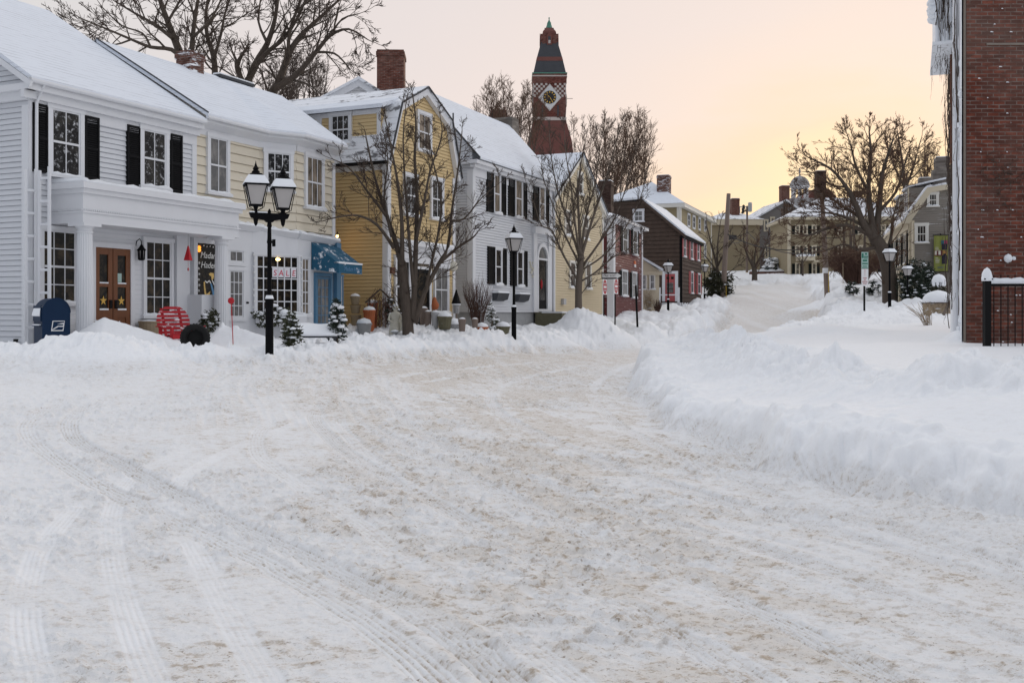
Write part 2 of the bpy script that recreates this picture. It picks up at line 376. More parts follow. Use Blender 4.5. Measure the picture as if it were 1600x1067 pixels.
def pxwin(fr, par, x0, x1, y0, y1, **k):       # a window whose glass is seen at these photo positions on the wall
    xm = (x0+x1)/2; return win(fr, par, fr.s(x0), fr.s(x1), fr.z(xm, y1), fr.z(xm, y0), **k)
def pxshut(fr, par, x0, x1, y0, y1, m='black'):
    xm = (x0+x1)/2; return shutter(fr, par, fr.s(x0), fr.s(x1), fr.z(xm, y1), fr.z(xm, y0), m)
def slab(fr, par, prof, s0, s1, th, m, name='roof', axis='s', rough=0.):
    """a roof sheet: prof = [(o, z)] (or (s, z) for axis 'o') along the slope, th thick, with a broken snow edge"""
    up = [(a, z+th) for a, z in prof]; mb = MB()
    poly = list(prof)+up[::-1]
    if axis == 's': mb.prism_s(fr, poly, s0, s1)
    else: mb.prism_o(fr, poly, s0, s1)
    return mb.build(name, m, par)
def chimney(fr, par, s, o, z0, z1, w, d, m='chimbrick', cap=True, snow=True):
    mb = MB().box(fr, s-w/2, s+w/2, o-d/2, o+d/2, z0, z1-.25)
    if cap: mb.box(fr, s-w/2-.035, s+w/2+.035, o-d/2-.035, o+d/2+.035, z1-.25, z1-.08); mb.box(fr, s-w/2, s+w/2, o-d/2, o+d/2, z1-.08, z1)
    else: mb.box(fr, s-w/2+.01, s+w/2-.01, o-d/2+.01, o+d/2-.01, z1-.25, z1)
    c = mb.build('chimney', m, par)
    if snow: MB().box(fr, s-w/2+.02, s+w/2-.02, o-d/2+.02, o+d/2-.02, z1+.002, z1+.05).build('snow_cap', 'snow', c)
    return c
# ---------------------------------------------------------------- the snowy ground and the road
def vnoise(x, y, seed):
    xi = np.floor(x); yi = np.floor(y); fx = x-xi; fy = y-yi
    xi = xi.astype(np.int64); yi = yi.astype(np.int64)
    fx = fx*fx*fx*(fx*(fx*6-15)+10); fy = fy*fy*fy*(fy*(fy*6-15)+10)
    def h(a, b):
        n = (a*374761393+b*668265263+seed*1442695041) & 0xffffffff
        n = ((n ^ (n >> 13))*1274126177) & 0xffffffff
        return ((n ^ (n >> 16)) & 0xffff)/65535.0
    a = h(xi, yi); b = h(xi+1, yi); c = h(xi, yi+1); d = h(xi+1, yi+1)
    return a+(b-a)*fx+(c-a)*fy+(a-b-c+d)*fx*fy
def fbm(x, y, seed, oct=4, gain=.5):
    t = 0; amp = 1.; tot = 0.
    for i in range(oct):
        t = t+amp*vnoise(x*2**i+17.3*i, y*2**i-9.1*i, seed+i); tot += amp; amp *= gain
        x, y = x*.8-y*.6, x*.6+y*.8
    return t/tot
def smooth(a, b, v):
    t = np.clip((v-a)/(b-a), 0, 1); return t*t*(3-2*t)
class MQ:
    """a smooth height surface through measured points"""
    def __init__(self, pts, c):
        P = np.array(pts, float); self.P = P[:, :2]; self.c = c; n = len(P)
        d = np.sqrt(((self.P[:, None]-self.P[None])**2).sum(2)+c*c)
        A = np.zeros((n+1, n+1)); A[:n, :n] = d+np.eye(n)*-.02; A[n, :n] = 1; A[:n, n] = 1
        self.w = np.linalg.solve(A, np.append(P[:, 2], 0))
    def __call__(self, x, y):
        r = np.full(x.shape, self.w[-1])
        for (a, b), w in zip(self.P, self.w[:-1]): r += w*np.sqrt((x-a)**2+(y-b)**2+self.c**2)
        return r
ROADZ = MQ([(0,2,-1.6),(0,4.4,-1.58),(3,4.4,-1.58),(-3,4.4,-1.58),(0,10,-1.5),(0,20,-1.42),(-5,10,-1.40),(-8,16,-1.0),(-7,18,-.98),(-4,20,-1.05),(-2,27,-1.15),
    (2.85,39,-1.4),(6,45,-1.4),(2.3,20,-1.48),(2.67,9.5,-1.55),(4,7.9,-1.56),(8,6,-1.6),(-12,14,-.95),(-30,12,-.8),(20,4,-1.6),(6,34,-1.42),(11,45,-1.32),(13,47,-1.25),
    (11,56,-.9),(15,56,-.85),(18,56,-.8),(14,65,-.15),(19,65,-.1),(17,75,.9),(22,75,.9),(20,90,2.2),(26,90,2.3),(23,105,3.4),(30,110,3.8),(30,130,5),(-20,2,-1.3),(20,-5,-1.6),(-20,-5,-1.4)], 1.5)
_b = [at(*q) for q in ((-200,545,16.5),(0,541,17.3),(60,541,18.2),(200,541,18.8),(300,548,19.2),(421,551,20.5),(500,540,22),(520,548,20.8),(560,535,25),(640,522,31),(600,528,26.5),(700,535,29),
    (803,523,33.3),(556,507,33.2),(580,512,32.9),(620,517,32.2),(664,508,33.8),(698,510,33.6),(713,508,35.4),(742,515,34.9),(786,517,37.6),(1320,492,45),(780,522,36),(740,520,37),(830,515,40),(860,512,42),(930,520,42),(1000,508,51),(960,502,54),(1044,492,65),(1090,479,78),(1140,474,85),(1160,460,95),(1180,445,105),
    (1300,650,10.2),(1200,628,12.6),(1190,600,14.2),(1100,592,17.3),(1600,700,8.6),(1150,614,14.0),(1050,577,19),(1300,610,12.2),(1420,622,10.9),(1520,620,10.0),(1110,540,23),(1200,556,17.8),(1150,528,28),(1300,568,15.5),(1420,575,14),
    (1290,512,23),(1230,522,22),(1380,520,21.5),(1440,530,19.5),(1260,545,18),(1600,543,16.5),(1450,543,16.6),(1100,530,31),(1350,486,48),(1390,484,54),(1418,484,60),(1450,520,25),(1475,505,30),(1400,505,34),
    (1250,505,36),(1220,521,28),(1300,470,60),(1285,455,70),(1330,450,75),(1400,455,80),(1300,430,100),(1250,428,112),(1200,429,112),(1370,470,58),(1340,495,42),(1300,500,42))]
_b += [(-60,20,-.8),(-60,60,1),(-60,120,3),(60,20,-.5),(60,60,1.5),(80,120,4),(-30,40,0),(-10,60,.5),(-20,90,2.5),(0,130,5),(40,140,6.2),(-60,160,6),(80,160,6.5),(-60,5,-.8),(60,-5,-.9),(20,10,-.6),
       (-10,23,-.75),(-8,26,-.7),(-5,31,-.62),(-3,35,-.6),(9,19,-.5),(12,19,-.5),(14,30,-.1),(35,125,5.4)]
BANKZ = MQ(_b, 1.2)
LEFT = [(-60,10),(-30,12.5),(-14,15),(-9,16.9),(-6.3,18),(-4.5,19.5),(-1.6,27),(2.9,39),(8.9,50),(11.3,56),(13.2,62),(16.4,75),(19.3,90),(21.5,100)]
RIGHT = [(60,-8),(12,4),(6,6.4),(3.95,7.9),(2.67,9.5),(2.25,12),(2.17,14),(2.3,20),(3.1,25),(4.7,29),(8,34.4),(10.6,40),(13.2,47),(16.8,56),(22,75),(25.5,90),(28,100)]
POLY = LEFT+RIGHT[::-1]+[(60,-40),(-60,-40)]
def road_dist(x, y):
    """metres from the road's edge, negative on the road"""
    d2 = np.full(x.shape, 1e9); ins = np.zeros(x.shape, bool); n = len(POLY)
    for i in range(n):
        (ax, ay), (bx, by) = POLY[i], POLY[(i+1) % n]
        dx, dy = bx-ax, by-ay; t = np.clip(((x-ax)*dx+(y-ay)*dy)/(dx*dx+dy*dy), 0, 1)
        d2 = np.minimum(d2, (x-ax-t*dx)**2+(y-ay-t*dy)**2)
        if ay != by: ins ^= ((ay > y) != (by > y)) & (x < (bx-ax)*(y-ay)/(by-ay)+ax)
    d = np.sqrt(d2); return np.where(ins, -d, d)
def gp(px, py):                                # where the ray through (px, py) meets the road
    z = -1.5
    for _ in range(12):
        k = z/((HY-py)/F); z = .5*z+.5*float(ROADZ(np.array([(px-CX)/F*k]), np.array([k]))[0])
    return ((px-CX)/F*k, k)
_T = [  # tyre tracks: plan points, width, depth, tread grooves
    ([(235,612),(150,630),(112,655),(118,685),(190,725),(300,785),(420,842),(560,905),(700,985),(800,1066)], .22, .034, 6),
    ([(130,618),(70,640),(40,668),(62,700),(130,745),(240,800),(350,850),(480,915),(600,990),(690,1066)], .20, .022, 5),
    ([(1640,1010),(1400,925),(1200,860),(1000,805),(860,760),(740,715),(650,670),(600,630),(600,600),(680,580),(900,562)], .20, .024, 6),
    ([(1640,925),(1400,855),(1200,800),(1050,757),(930,715),(830,672),(770,635),(775,607),(840,585),(960,565)], .20, .023, 6),
    ([(1640,905),(1420,835),(1260,788),(1120,738),(1010,690),(950,650),(925,615),(950,585),(1010,562)], .19, .020, 5),
    ([(1640,870),(1460,810),(1300,760),(1150,705),(1060,668),(1005,635),(985,605)], .19, .018, 5),
    ([(240,1066),(195,950),(175,860),(178,790),(215,740),(300,700)], .16, .005, 5),
    ([(420,1066),(350,950),(300,850),(270,790),(300,735),(390,690),(500,650)], .16, .0045, 5),
    ([(60,1066),(40,960),(60,860),(120,790)], .16, .0045, 5),
    ([(1180,1066),(1000,960),(830,870),(700,800),(590,735),(520,690),(490,650),(510,620)], .19, .017, 6),
    ([(1400,1066),(1200,960),(1020,880),(860,810),(740,750),(640,700),(560,655),(540,625),(600,598)], .19, .017, 6),
    ([(900,1066),(740,950),(620,860),(520,790),(440,740),(400,700),(420,660),(500,630)], .18, .009, 5),
    ([(700,590),(620,604),(560,622),(530,655),(560,700),(640,760),(760,830),(930,920),(1100,1010),(1200,1066)], .18, .008, 5),
]
TRACKS = [([gp(*q) for q in a], w, d, k) for a, w, d, k in _T]
def track_cut(x, y):
    out = np.zeros(x.shape); flat = np.zeros(x.shape); grv = np.zeros(x.shape)
    for pts, w, dep, k in TRACKS:
        # Catmull-Rom refinement
        P = [Vector(p) for p in pts]; Q = []
        for i in range(len(P)-1):
            a, b, c, d = P[max(i-1, 0)], P[i], P[i+1], P[min(i+2, len(P)-1)]
            for j in range(5):
                t = j/5; Q.append(.5*((2*b)+(c-a)*t+(2*a-5*b+4*c-d)*t*t+(3*b-a-3*c+d)*t**3))
        Q.append(P[-1]); best = np.full(x.shape, 9.)
        for a, b in zip(Q, Q[1:]):
            m = (x > min(a.x, b.x)-.5) & (x < max(a.x, b.x)+.5) & (y > min(a.y, b.y)-.5) & (y < max(a.y, b.y)+.5)
            if not m.any(): continue
            dx, dy = b.x-a.x, b.y-a.y; L2 = dx*dx+dy*dy+1e-9; xx = x[m]; yy = y[m]
            t = np.clip(((xx-a.x)*dx+(yy-a.y)*dy)/L2, 0, 1); ox = xx-a.x-t*dx; oy = yy-a.y-t*dy
            d = np.sqrt(ox*ox+oy*oy)*np.sign(dx*oy-dy*ox+1e-12); q = best[m]
            best[m] = np.where(np.abs(d) < np.abs(q), d, q)
        u = np.abs(best)/(w/2); ins = smooth(1.15, .85, u)
        fade = smooth(.30, .62, .6*fbm(x*.5, y*.5, 77, 2)+.4*fbm(x*3.1, y*3.1, 79, 2))
        out += (-dep*ins*(1-.62*(.5+.5*np.cos(best*2*np.pi*k/w))) + dep*.22*np.exp(-((u-1.3)/.22)**2))*(.35+.65*fade)
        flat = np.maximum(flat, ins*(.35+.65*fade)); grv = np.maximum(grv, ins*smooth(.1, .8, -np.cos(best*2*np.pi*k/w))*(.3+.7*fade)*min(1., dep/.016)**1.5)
    return out, flat, grv
PILE = [at(1090,534,27), at(1115,530,21.5), at(1195,551,16.6), at(1300,584,13.7), at(1420,609,11.9), at(1500,583,11.1), at(1640,578,10.7), (13, 10.2, -.6)]
MOUNDS = [  # (from, to, slope, roundness): plough heaps and drifts
    (at(108,521,18.4), at(180,519,18.5), .45, .25), (at(585,522,26.6), at(588,523,26.8), .42, .12), (at(690,518,31.4), at(640,524,30.2), .40, .25),
    (at(903,479,43.4), at(907,479,43.6), .62, .18), (at(164,495,22.2), at(285,534,22.6), .65, .04), (at(352,504,24.6), at(410,524,24.2), .8, .08), (at(775,524,34.5), at(850,517,36), .5, .3),
    (at(1285,506,22.5), at(1335,513,21.8), .20, .45), (at(1497,515,18.6), at(1493,525,18.3), .8, .1),
    *[(a, b, .62, .16) for a, b in zip(PILE, PILE[1:])],
    (at(1310,497,40), at(1340,497,38), .5, .3), (at(1140,470,84), at(1168,452,97), .5, .5), (at(1075,484,74), at(1120,474,82), .5, .4), (at(1245,474,66), at(1290,462,70), .45, .4)]
def pile_dist(x, y):
    best = np.full(x.shape, 1e9)
    for (ax, ay, _), (bx, by, _) in zip(PILE, PILE[1:]):
        dx, dy = bx-ax, by-ay; k = np.clip(((x-ax)*dx+(y-ay)*dy)/(dx*dx+dy*dy), 0, 1); best = np.minimum(best, (x-ax-k*dx)**2+(y-ay-k*dy)**2)
    return np.sqrt(best)
_py = np.array([p[1] for p in PILE][::-1]); _px = np.array([p[0] for p in PILE][::-1])
def height(x, y):
    x = np.asarray(x, float); y = np.asarray(y, float)
    d = road_dist(x, y)+(fbm(x*.9, y*.9, 3, 3)-.5)*.9*smooth(3, 12, y)+(fbm(x*4, y*4, 5, 2)-.5)*.16
    zr = ROADZ(x, y)
    zb = np.clip(BANKZ(x, y), -1.5, 8)
    far = smooth(135, 190, y); zb = zb*(1-far)+(6.3+(y-150)*.015)*far
    near_r = smooth(1, 2.2, x)*smooth(36, 28, y)
    w = np.where((x > 1) & (y < 30), .36, 1.1)+(fbm(x*.7, y*.7, 9, 2)-.5)*.35
    t = smooth(0, 1, d/w)
    pd = pile_dist(x, y); pm = np.exp(-(pd/.75)**2)*near_r
    behind = near_r*smooth(.35, 1.1, x-np.interp(y, _py, _px))*smooth(10.2, 11.4, y)
    lum = (fbm(x*.9, y*.9, 21, 3)-.5)*.34+(np.abs(fbm(x*2.6, y*2.6, 25, 3)-.5)-.12)*.42+(fbm(x*7, y*7, 31, 3)-.5)*.075
    clod = np.maximum(0, fbm(x*5, y*5, 41, 3)-.60)*.85
    h = zr*(1-t)+zb*t
    for (ax, ay, az), (bx, by, bz), sl, rd in MOUNDS:
        dx, dy = bx-ax, by-ay; k = np.clip(((x-ax)*dx+(y-ay)*dy)/(dx*dx+dy*dy), 0, 1)
        r = np.sqrt((x-ax-k*dx)**2+(y-ay-k*dy)**2)
        top = az+(bz-az)*k-sl*(np.sqrt(r*r+rd*rd)-rd)-.6*np.maximum(0, r-2.3)
        e = .07; m = np.maximum(h, top); h = m+e*np.exp(-np.abs(h-top)/e)*.5*np.exp(-r*.6)
    # heaped clods thrown up along the second ridge of the right bank
    h = h+pm*(.0+.80*np.maximum(0, fbm(x*1.6, y*1.6, 143, 3)-.43)+.30*(np.abs(fbm(x*3.4, y*3.4, 147, 3)-.5)-.1)+.30*np.maximum(0, fbm(x*6.5, y*6.5, 149, 3)-.58)+.05*(fbm(x*13, y*13, 151, 2)-.5))
    far_a = (.35+.65*smooth(60, 20, y))
    rough = t*(1-.9*smooth(20.7, 21.4, y)*smooth(-5.1, -5.8, x)*smooth(25, 24, y))*(1-.96*behind)*far_a*(1-near_r*(.86-.5*pm))
    ax = np.exp(-((d-.22)/.26)**2)*near_r+np.exp(-((d-.45)/.40)**2)*(1-near_r)
    crest = np.exp(-((d-1.0)/.5)**2)*.12*(1-near_r)*(fbm(x*1.3, y*1.3, 57, 3)*1.7-.45)
    lip = np.exp(-((d-.55)/.22)**2)*near_r*(.05+.16*np.maximum(0, fbm(x*2.5, y*2.5, 163, 3)-.45)+.12*np.maximum(0, fbm(x*7, y*7, 167, 2)-.55))
    fb = smooth(36, 50, y)*t*smooth(16, 3, np.abs(d))
    h = h+rough*(lum*.75+clod*.6-.06)+crest*(1-behind)+lip+ax*((fbm(x*5.5, y*2.6, 61, 3)-.5)*.24+(np.abs(fbm(x*8, y*5, 171, 2)-.5)-.2)*.14)*(1-behind)
    h = h+fb*((fbm(x*.42, y*.42, 181, 4)-.5)*1.15+(np.abs(fbm(x*1.1, y*1.1, 185, 3)-.5)-.12)*.8)+smooth(48, 60, y)*np.exp(-((d-1.5)/1.0)**2)*.42*fbm(x*.5, y*.5, 189, 2)
    h = h+behind*((fbm(x*.5, y*.8, 191, 2)-.5)*.05+(fbm(x*2.2, y*6, 193, 2)-.5)*.008)
    lane = x+4.2*np.log(np.maximum(y, 2))+.6*(fbm(x*.25, y*.25, 221, 2)-.5)
    strk = fbm(lane*13, y*.45+x*.2, 223, 3)-.5
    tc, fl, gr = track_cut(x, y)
    on = 1-t
    ch = smooth(.40, .62, fbm(x*.55+3+y*.12, y*.55, 71, 3))
    k = on*smooth(45, 18, y)
    fr = (1-.8*fl)
    h = h+on*((fbm(x*1.1, y*1.1, 81, 2)-.5)*.04)+k*(fr*((fbm(x*6, y*8, 83, 3)-.5)*(.008+.018*ch)+np.maximum(0, fbm(x*13, y*17, 87, 3)-.56)*(.04+.16*ch)*(.6+.4*fl)+(fbm(x*24, y*30, 93, 2)-.5)*(.010+.010*ch)+(fbm(x*55, y*70, 97, 2)-.5)*.006*smooth(14, 8, y))+tc)
    h = h+k*strk*.048*smooth(.35, .6, fbm(x*.35+9, y*.35, 227, 2))*smooth(-7, -2, x+.25*y-3)
    h = h-on*smooth(46, 60, y)*.30
    return h, d, t, fl, ch, gr
def gz(x, y): return float(height(np.array([x]), np.array([y]))[0][0])
def build_ground():
    ys = [1.2]
    while ys[-1] < 620:
        y = ys[-1]; ys.append(y+(max(.009, .0026*y) if y < 26 else .0042*y if y < 60 else .008*y if y < 130 else .03*y))
    ys = np.array(ys); tt = np.concatenate([np.linspace(-1.7, -.60, 60)[:-1], np.linspace(-.60, .60, 1180), np.linspace(.60, 1.7, 60)[1:]])
    Yg, Tg = np.meshgrid(ys, tt, indexing='ij'); Xg = Tg*(Yg+1.0)
    x = Xg.ravel(); y = Yg.ravel()
    h, d, t, fl, ch, gr = height(x, y)
    # sand and grit ground into the road by traffic, plus painted groove shade
    band = np.exp(-((x-.25-.10*(9-y))/(1.7+.12*y))**2)*smooth(48, 32, y)
    u = x*.72+y*.69; v = -x*.69+y*.72
    lane = x+4.2*np.log(np.maximum(y, 2))+.6*(fbm(x*.25, y*.25, 221, 2)-.5); st = fbm(lane*2.4, y*.55, 101, 4)*.7+.3*fbm(lane*13, y*.45+x*.2, 223, 3); st2 = fbm(x*3.2, y*3.6, 111, 4)
    dirt_and_shade = (smooth(.40, .66, st*.55+st2*.45+(band-.6)*.10)*(.12+.88*band)*.74+.15*band+.07)*(1-t)
    dirt_and_shade = dirt_and_shade+.26*smooth(13, 26, y)*smooth(.1, 1.3, -d)*smooth(54, 47, y)*smooth(-9, -3, x)*(.45+.9*fbm(lane*1.7, y*.4, 211, 3))
    dirt_and_shade = dirt_and_shade*(1-.75*fl)+gr*.60*(1-t)*smooth(22, 12, y)  # tread grooves coloured darker: packed sand and their shade together
    far_r = (1-t)*smooth(46, 56, y)*(.12+.5*fbm(x*1.2, y*.08, 131, 3)+.9*np.exp(-(((x-19.3)/1.3)**2+((y-67)/3.)**2)))
    dirt_and_shade = np.clip(dirt_and_shade+far_r, 0, 1)*smooth(.30, .12, h-ROADZ(x, y))*(1-.75*fl*smooth(14, 7, y)*0); nr, nc = Yg.shape
    idx = np.arange(nr*nc).reshape(nr, nc)
    q = np.stack([idx[:-1, :-1], idx[:-1, 1:], idx[1:, 1:], idx[1:, :-1]], -1).reshape(-1, 4)
    isr = (d[q].mean(1) < -.02)
    co = np.stack([x, y, h], 1).astype(np.float32)
    for name, sel, label in (('road', isr, 'packed snowy road with tyre tracks and tan sand'), ('snowy_ground', ~isr, 'ploughed banks and drifts of deep white snow')):
        f = q[sel]; used = np.unique(f); mp = np.zeros(nr*nc, np.int64); mp[used] = np.arange(len(used)); f = mp[f]
        me = bpy.data.meshes.new(name); me.vertices.add(len(used)); me.vertices.foreach_set('co', co[used].ravel())
        me.loops.add(f.size); me.loops.foreach_set('vertex_index', f.ravel().astype(np.int32))
        me.polygons.add(len(f)); me.polygons.foreach_set('loop_start', np.arange(0, f.size, 4, dtype=np.int32))
        me.polygons.foreach_set('use_smooth', np.ones(len(f), bool)); me.update(calc_edges=True)
        a = me.attributes.new('dirt_and_shade', 'FLOAT', 'POINT'); a.data.foreach_set('value', dirt_and_shade[used].astype(np.float32))
        me.materials.append(M['ground']); o = bpy.data.objects.new(name, me); COL.objects.link(o)
        tag(o, label, None, None, 'structure')
def ground_mat():
    m = bpy.data.materials.new('snow_and_road_sand'); t, b = nt(m); M['ground'] = m
    a = N(t, 'Attribute', attribute_name='dirt_and_shade').outputs['Fac']; v = coords(t)
    mul = lambda p, q: (lambda n: (t.links.new(p, n.inputs[0]), t.links.new(q, n.inputs[1]), n.outputs[0])[2])(N(t, 'Math', operation='MULTIPLY'))
    c = mixc(t, noise(t, v, .5, 4), (.84, .858, .885), (.875, .888, .905))
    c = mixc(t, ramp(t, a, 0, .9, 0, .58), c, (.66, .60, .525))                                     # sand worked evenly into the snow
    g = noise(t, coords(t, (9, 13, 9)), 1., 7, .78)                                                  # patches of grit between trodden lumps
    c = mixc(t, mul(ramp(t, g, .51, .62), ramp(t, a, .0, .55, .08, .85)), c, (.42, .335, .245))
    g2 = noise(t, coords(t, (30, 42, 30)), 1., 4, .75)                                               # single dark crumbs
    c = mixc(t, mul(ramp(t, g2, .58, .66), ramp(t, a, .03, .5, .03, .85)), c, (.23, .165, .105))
    t.links.new(c, b.inputs['Base Color']); b.inputs['Roughness'].default_value = .8; b.inputs['Specular IOR Level'].default_value = .2
    ad = N(t, 'Math', operation='ADD'); t.links.new(noise(t, coords(t, (20, 26, 20)), 1., 6, .72), ad.inputs[0])
    h2 = N(t, 'Math', operation='MULTIPLY'); h2.inputs[1].default_value = .4; t.links.new(noise(t, v, 95, 3), h2.inputs[0]); t.links.new(h2.outputs[0], ad.inputs[1])
    n = N(t, 'Bump', Distance=.022); t.links.new(ad.outputs[0], n.inputs['Height']); t.links.new(n.outputs[0], b.inputs['Normal'])
    t.links.new(ramp(t, a, 0, .10, .30, .75), n.inputs['Strength'])
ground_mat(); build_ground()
# ---------------------------------------------------------------- the left row of houses
def white_shop():
    f = Fr(-10.38, 22.0, .469, 1.); L = 5.08; ze = 4.88; zr = 8.4; w = 5.29; zb = -1.2
    h = thing('shop_house', 'white clapboard shop house with black shutters and a columned porch', 'house', f.p(0, 0, zb))
    mb = MB().prism_s(f, [(-2*w, zb), (-.05, zb), (-.05, ze), (-w, zr-.14), (-2*w, ze)], .05, L)
    lap(mb, f, [(zb, 0, L), (ze, 0, L)], .118, .030)
    g = f.side(0, 2*w); lap(mb, g, [(zb, 0, 2*w), (ze, 0, 2*w), (ze+.24, .3, 2*w), (zr-.08, w, w)], .118, .030)
    mb.build('wall', 'whitelap', h)
    c = MB().box(f, -.03, .16, .0, .045, zb, ze-.5); c.box(f, L-.16, L+.0, .0, .045, zb, ze-.5); c.box(g, 2*w-.17, 2*w+.03, 0, .045, zb, ze-.4)
    c.box(f, -.02, L, 0, .05, ze-.52, ze-.10)
    c.pieces('corner_board', 'white', h)
    e = MB().box(f, -.25, L, .0, .30, ze-.12, ze+.02).box(f, -.25, L, .052, .16, ze-.28, ze-.121); e.box(g, 2*w-1.3, 2*w+.25, 0, .24, ze-.12, ze+.02); e.box(g, 2*w-1.2, 2*w+.05, 0, .12, ze-.3, ze-.121)
    e.build('cornice', 'white', h)
    MB().tube([f.p(-.28, .37, ze+.06), f.p(L-.02, .37, ze+.06)], .06, 8).build('gutter', 'white', h)
    d = MB().tube([f.p(.10, .36, ze+.03), f.p(.10, .12, ze-.35), f.p(.10, .10, -.9)], .035, 8); d.build('downpipe', 'white', h)
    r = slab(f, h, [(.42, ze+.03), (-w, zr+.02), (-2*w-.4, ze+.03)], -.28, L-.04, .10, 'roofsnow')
    MB().prism_s(f, [(.42, ze+.02), (-w, zr+.01), (-2*w-.4, ze+.02), (-2*w-.4, ze-.14), (-w, zr-.14), (.38, ze-.09)], -.30, -.24).pieces('rake_board', 'white', h)
    for a, b in ((78, 122), (221, 256)): pxwin(f, h, a, b, 174 if a < 200 else 206, 275 if a < 200 else 293, cols=2, rows=2, pane='glassfrost', cas=.11)
    for a, b, y0, y1 in ((48, 72, 163, 270), (130, 152, 183, 283), (196, 217, 197, 293), (264, 282, 211, 303)): pxshut(f, h, a, b, y0, y1)
    # porch
    o1 = 1.0; s0 = f.s(78); s1 = 5.70; zt = 2.83
    pm = MB().box(f, s0, s1-.12, .003, o1, 2.02, 2.60); pm.box(f, s0-.03, s1-.08, .003, o1+.04, 2.18, 2.215).box(f, s0-.05, s1-.05, .003, o1+.07, 2.60, 2.70).box(f, s0-.11, s1, .003, o1+.14, 2.70, zt).box(f, s0-.02, s1-.10, .003, o1+.02, 1.96, 2.02)
    for i in range(96): pm.box(f, s0+.02+i*(s1-s0-.2)/96, s0+.05+i*(s1-s0-.2)/96, o1+.001, o1+.025, 2.225, 2.265)
    for i in range(20): pm.box(f, s0-.025, s0+.001, .03+i*.049, .058+i*.049, 2.225, 2.265)
    p = pm.build('porch_roof', 'white', h)
    n = 26; pr = [(s0-.10+(s1-s0+.1)*i/n, zt+R.uniform(.04, .10)*(1 if i < n-2 else .4)) for i in range(n+1)]
    MB().prism_o(f, [(s0-.10, zt)]+pr+[(s1, zt)], .0, o1+.12).build('snow_cap', 'snow', p, smooth=True)
    for px, o in ((132.5, .84), (346, .84)):
        s = f.s(px, o); x, y, _ = f.p(s, o, 0); mb = MB(); rr = []
        for z, r0 in ((-1.1, .185), (-.3, .185), (.8, .176), (1.74, .155)):
            rr.append([(x+(r0-(.012 if k % 2 else 0))*math.cos(math.pi*k/20), y+(r0-(.012 if k % 2 else 0))*math.sin(math.pi*k/20), z) for k in range(40)])
        mb.rings(rr); mb.lathe(x, y, [(.165, 1.74), (.185, 1.78), (.16, 1.80), (.165, 1.84), (.21, 1.89)], 24)
        q = Fr(x, y, f.ux, f.uy); mb.box(q, -.24, .24, -.24, .24, 1.89, 1.958)
        mb.build('column', 'white', h)
    MB().box(f, s0, s1-.1, 0.01, o1+.05, -1.15, -.72).build('porch_floor', 'brownpanel', h)
    # ground floor openings under the porch
    gl = MB().box(f, .2, L+.8, .001, .024, zb, 1.96); gl.build('plain_panelling', 'white', h)
    pxwin(f, h, 64, 115, 361, 473, cols=3, rows=4, pane='glassshop', off=.03, cas=.09)
    pxwin(f, h, 225, 264, 378, 493, cols=3, rows=4, pane='glassshop', off=.03, cas=.09)
    sa, sb = f.s(145), f.s(200); zt2 = f.z(172, 388); zd = -.72
    fr = MB().box(f, sa-.12, sa, .0, .10, zd, zt2+.12).box(f, sb, sb+.12, 0, .10, zd, zt2+.12).box(f, sa, sb, 0, .10, zt2, zt2+.12); fr.build('door_frame', 'white', h)
    m_ = (sa+sb)/2
    for a, b in ((sa, m_-.012), (m_+.012, sb)):
        dd = MB(); q = .13
        dd.box(f, a, a+q, .01, .07, zd, zt2).box(f, b-q, b, .01, .07, zd, zt2)
        for z0, z1 in ((zd, zd+.25), (zd+.62, zd+.80), (.62, .70), (zt2-.16, zt2)): dd.box(f, a+q, b-q, .01, .068, z0, z1)
        dd.box(f, a+q, b-q, .01, .05, zd+.25, zd+.62)
        d = dd.build('door', 'wood', h)
        MB().box(f, a+q, b-q, .01, .045, zd+.80, .62).box(f, a+q, b-q, .01, .045, .70, zt2-.16).build('pane', 'glassshop', d)
        cx_, cz_ = (a+b)/2, .30; st = [(cx_+(.105 if i % 2 == 0 else .042)*math.sin(math.pi*i/5), cz_+(.105 if i % 2 == 0 else .042)*math.cos(math.pi*i/5)*1.1) for i in range(10)]
        MB().prism_o(f, st, .046, .056).build('star', 'gold', d)
        MB().box(f, (b-q+.03 if a == sa else a+.03), (b-.03 if a == sa else a+q-.03), .071, .10, .12, .32).build('handle', 'iron', d)
        if a != sa: MB().box(f, a+q+.02, a+q+.14, .046, .05, .74, .95).build('notice', 'signpale', d)
        MB().prism_o(f, [(a+q, zd+.25), (b-q, zd+.25), (b-q, zd+.45), (a+q+.5*(b-a-2*q), zd+.40), (a+q+.3*(b-a-2*q), zd+.55), (a+q, zd+.50)], .0505, .062).build('clinging_snow', 'snow', d)
        MB().box(f, a+q, b-q, .051, .085, zd+.80, zd+.84).box(f, a+q, b-q, .046, .08, .70, .73).build('ledge_snow', 'snow', d)
    # painted shop window, right of the panelled pier
    sa, sb = f.s(303.5), f.s(341); z0, z1 = f.z(320, 482), f.z(320, 381)
    wf = MB().box(f, sa-.10, sa, 0, .12, z0-.1, z1+.16).box(f, sb, sb+.09, 0, .12, z0-.1, z1+.16).box(f, sa, sb, 0, .12, z1, z1+.16).box(f, sa, sb, 0, .12, z0-.10, z0); wf = wf.build('shop_window', 'white', h)
    MB().box(f, sa, sb, .03, .06, z0, z1).build('pane', 'glassshop', wf)
    W = sb-sa; Hh = z1-z0; P = lambda u, v: (sa+u*W, z0+v*Hh)
    text_mesh('lettering', 'Madam', f, sa+.16*W, z0+.775*Hh, .235, 'chalk', wf, .066, .25, sx=.95)
    text_mesh('lettering', 'Haden', f, sa+.18*W, z0+.625*Hh, .235, 'chalk', wf, .066, .25, sx=.95)
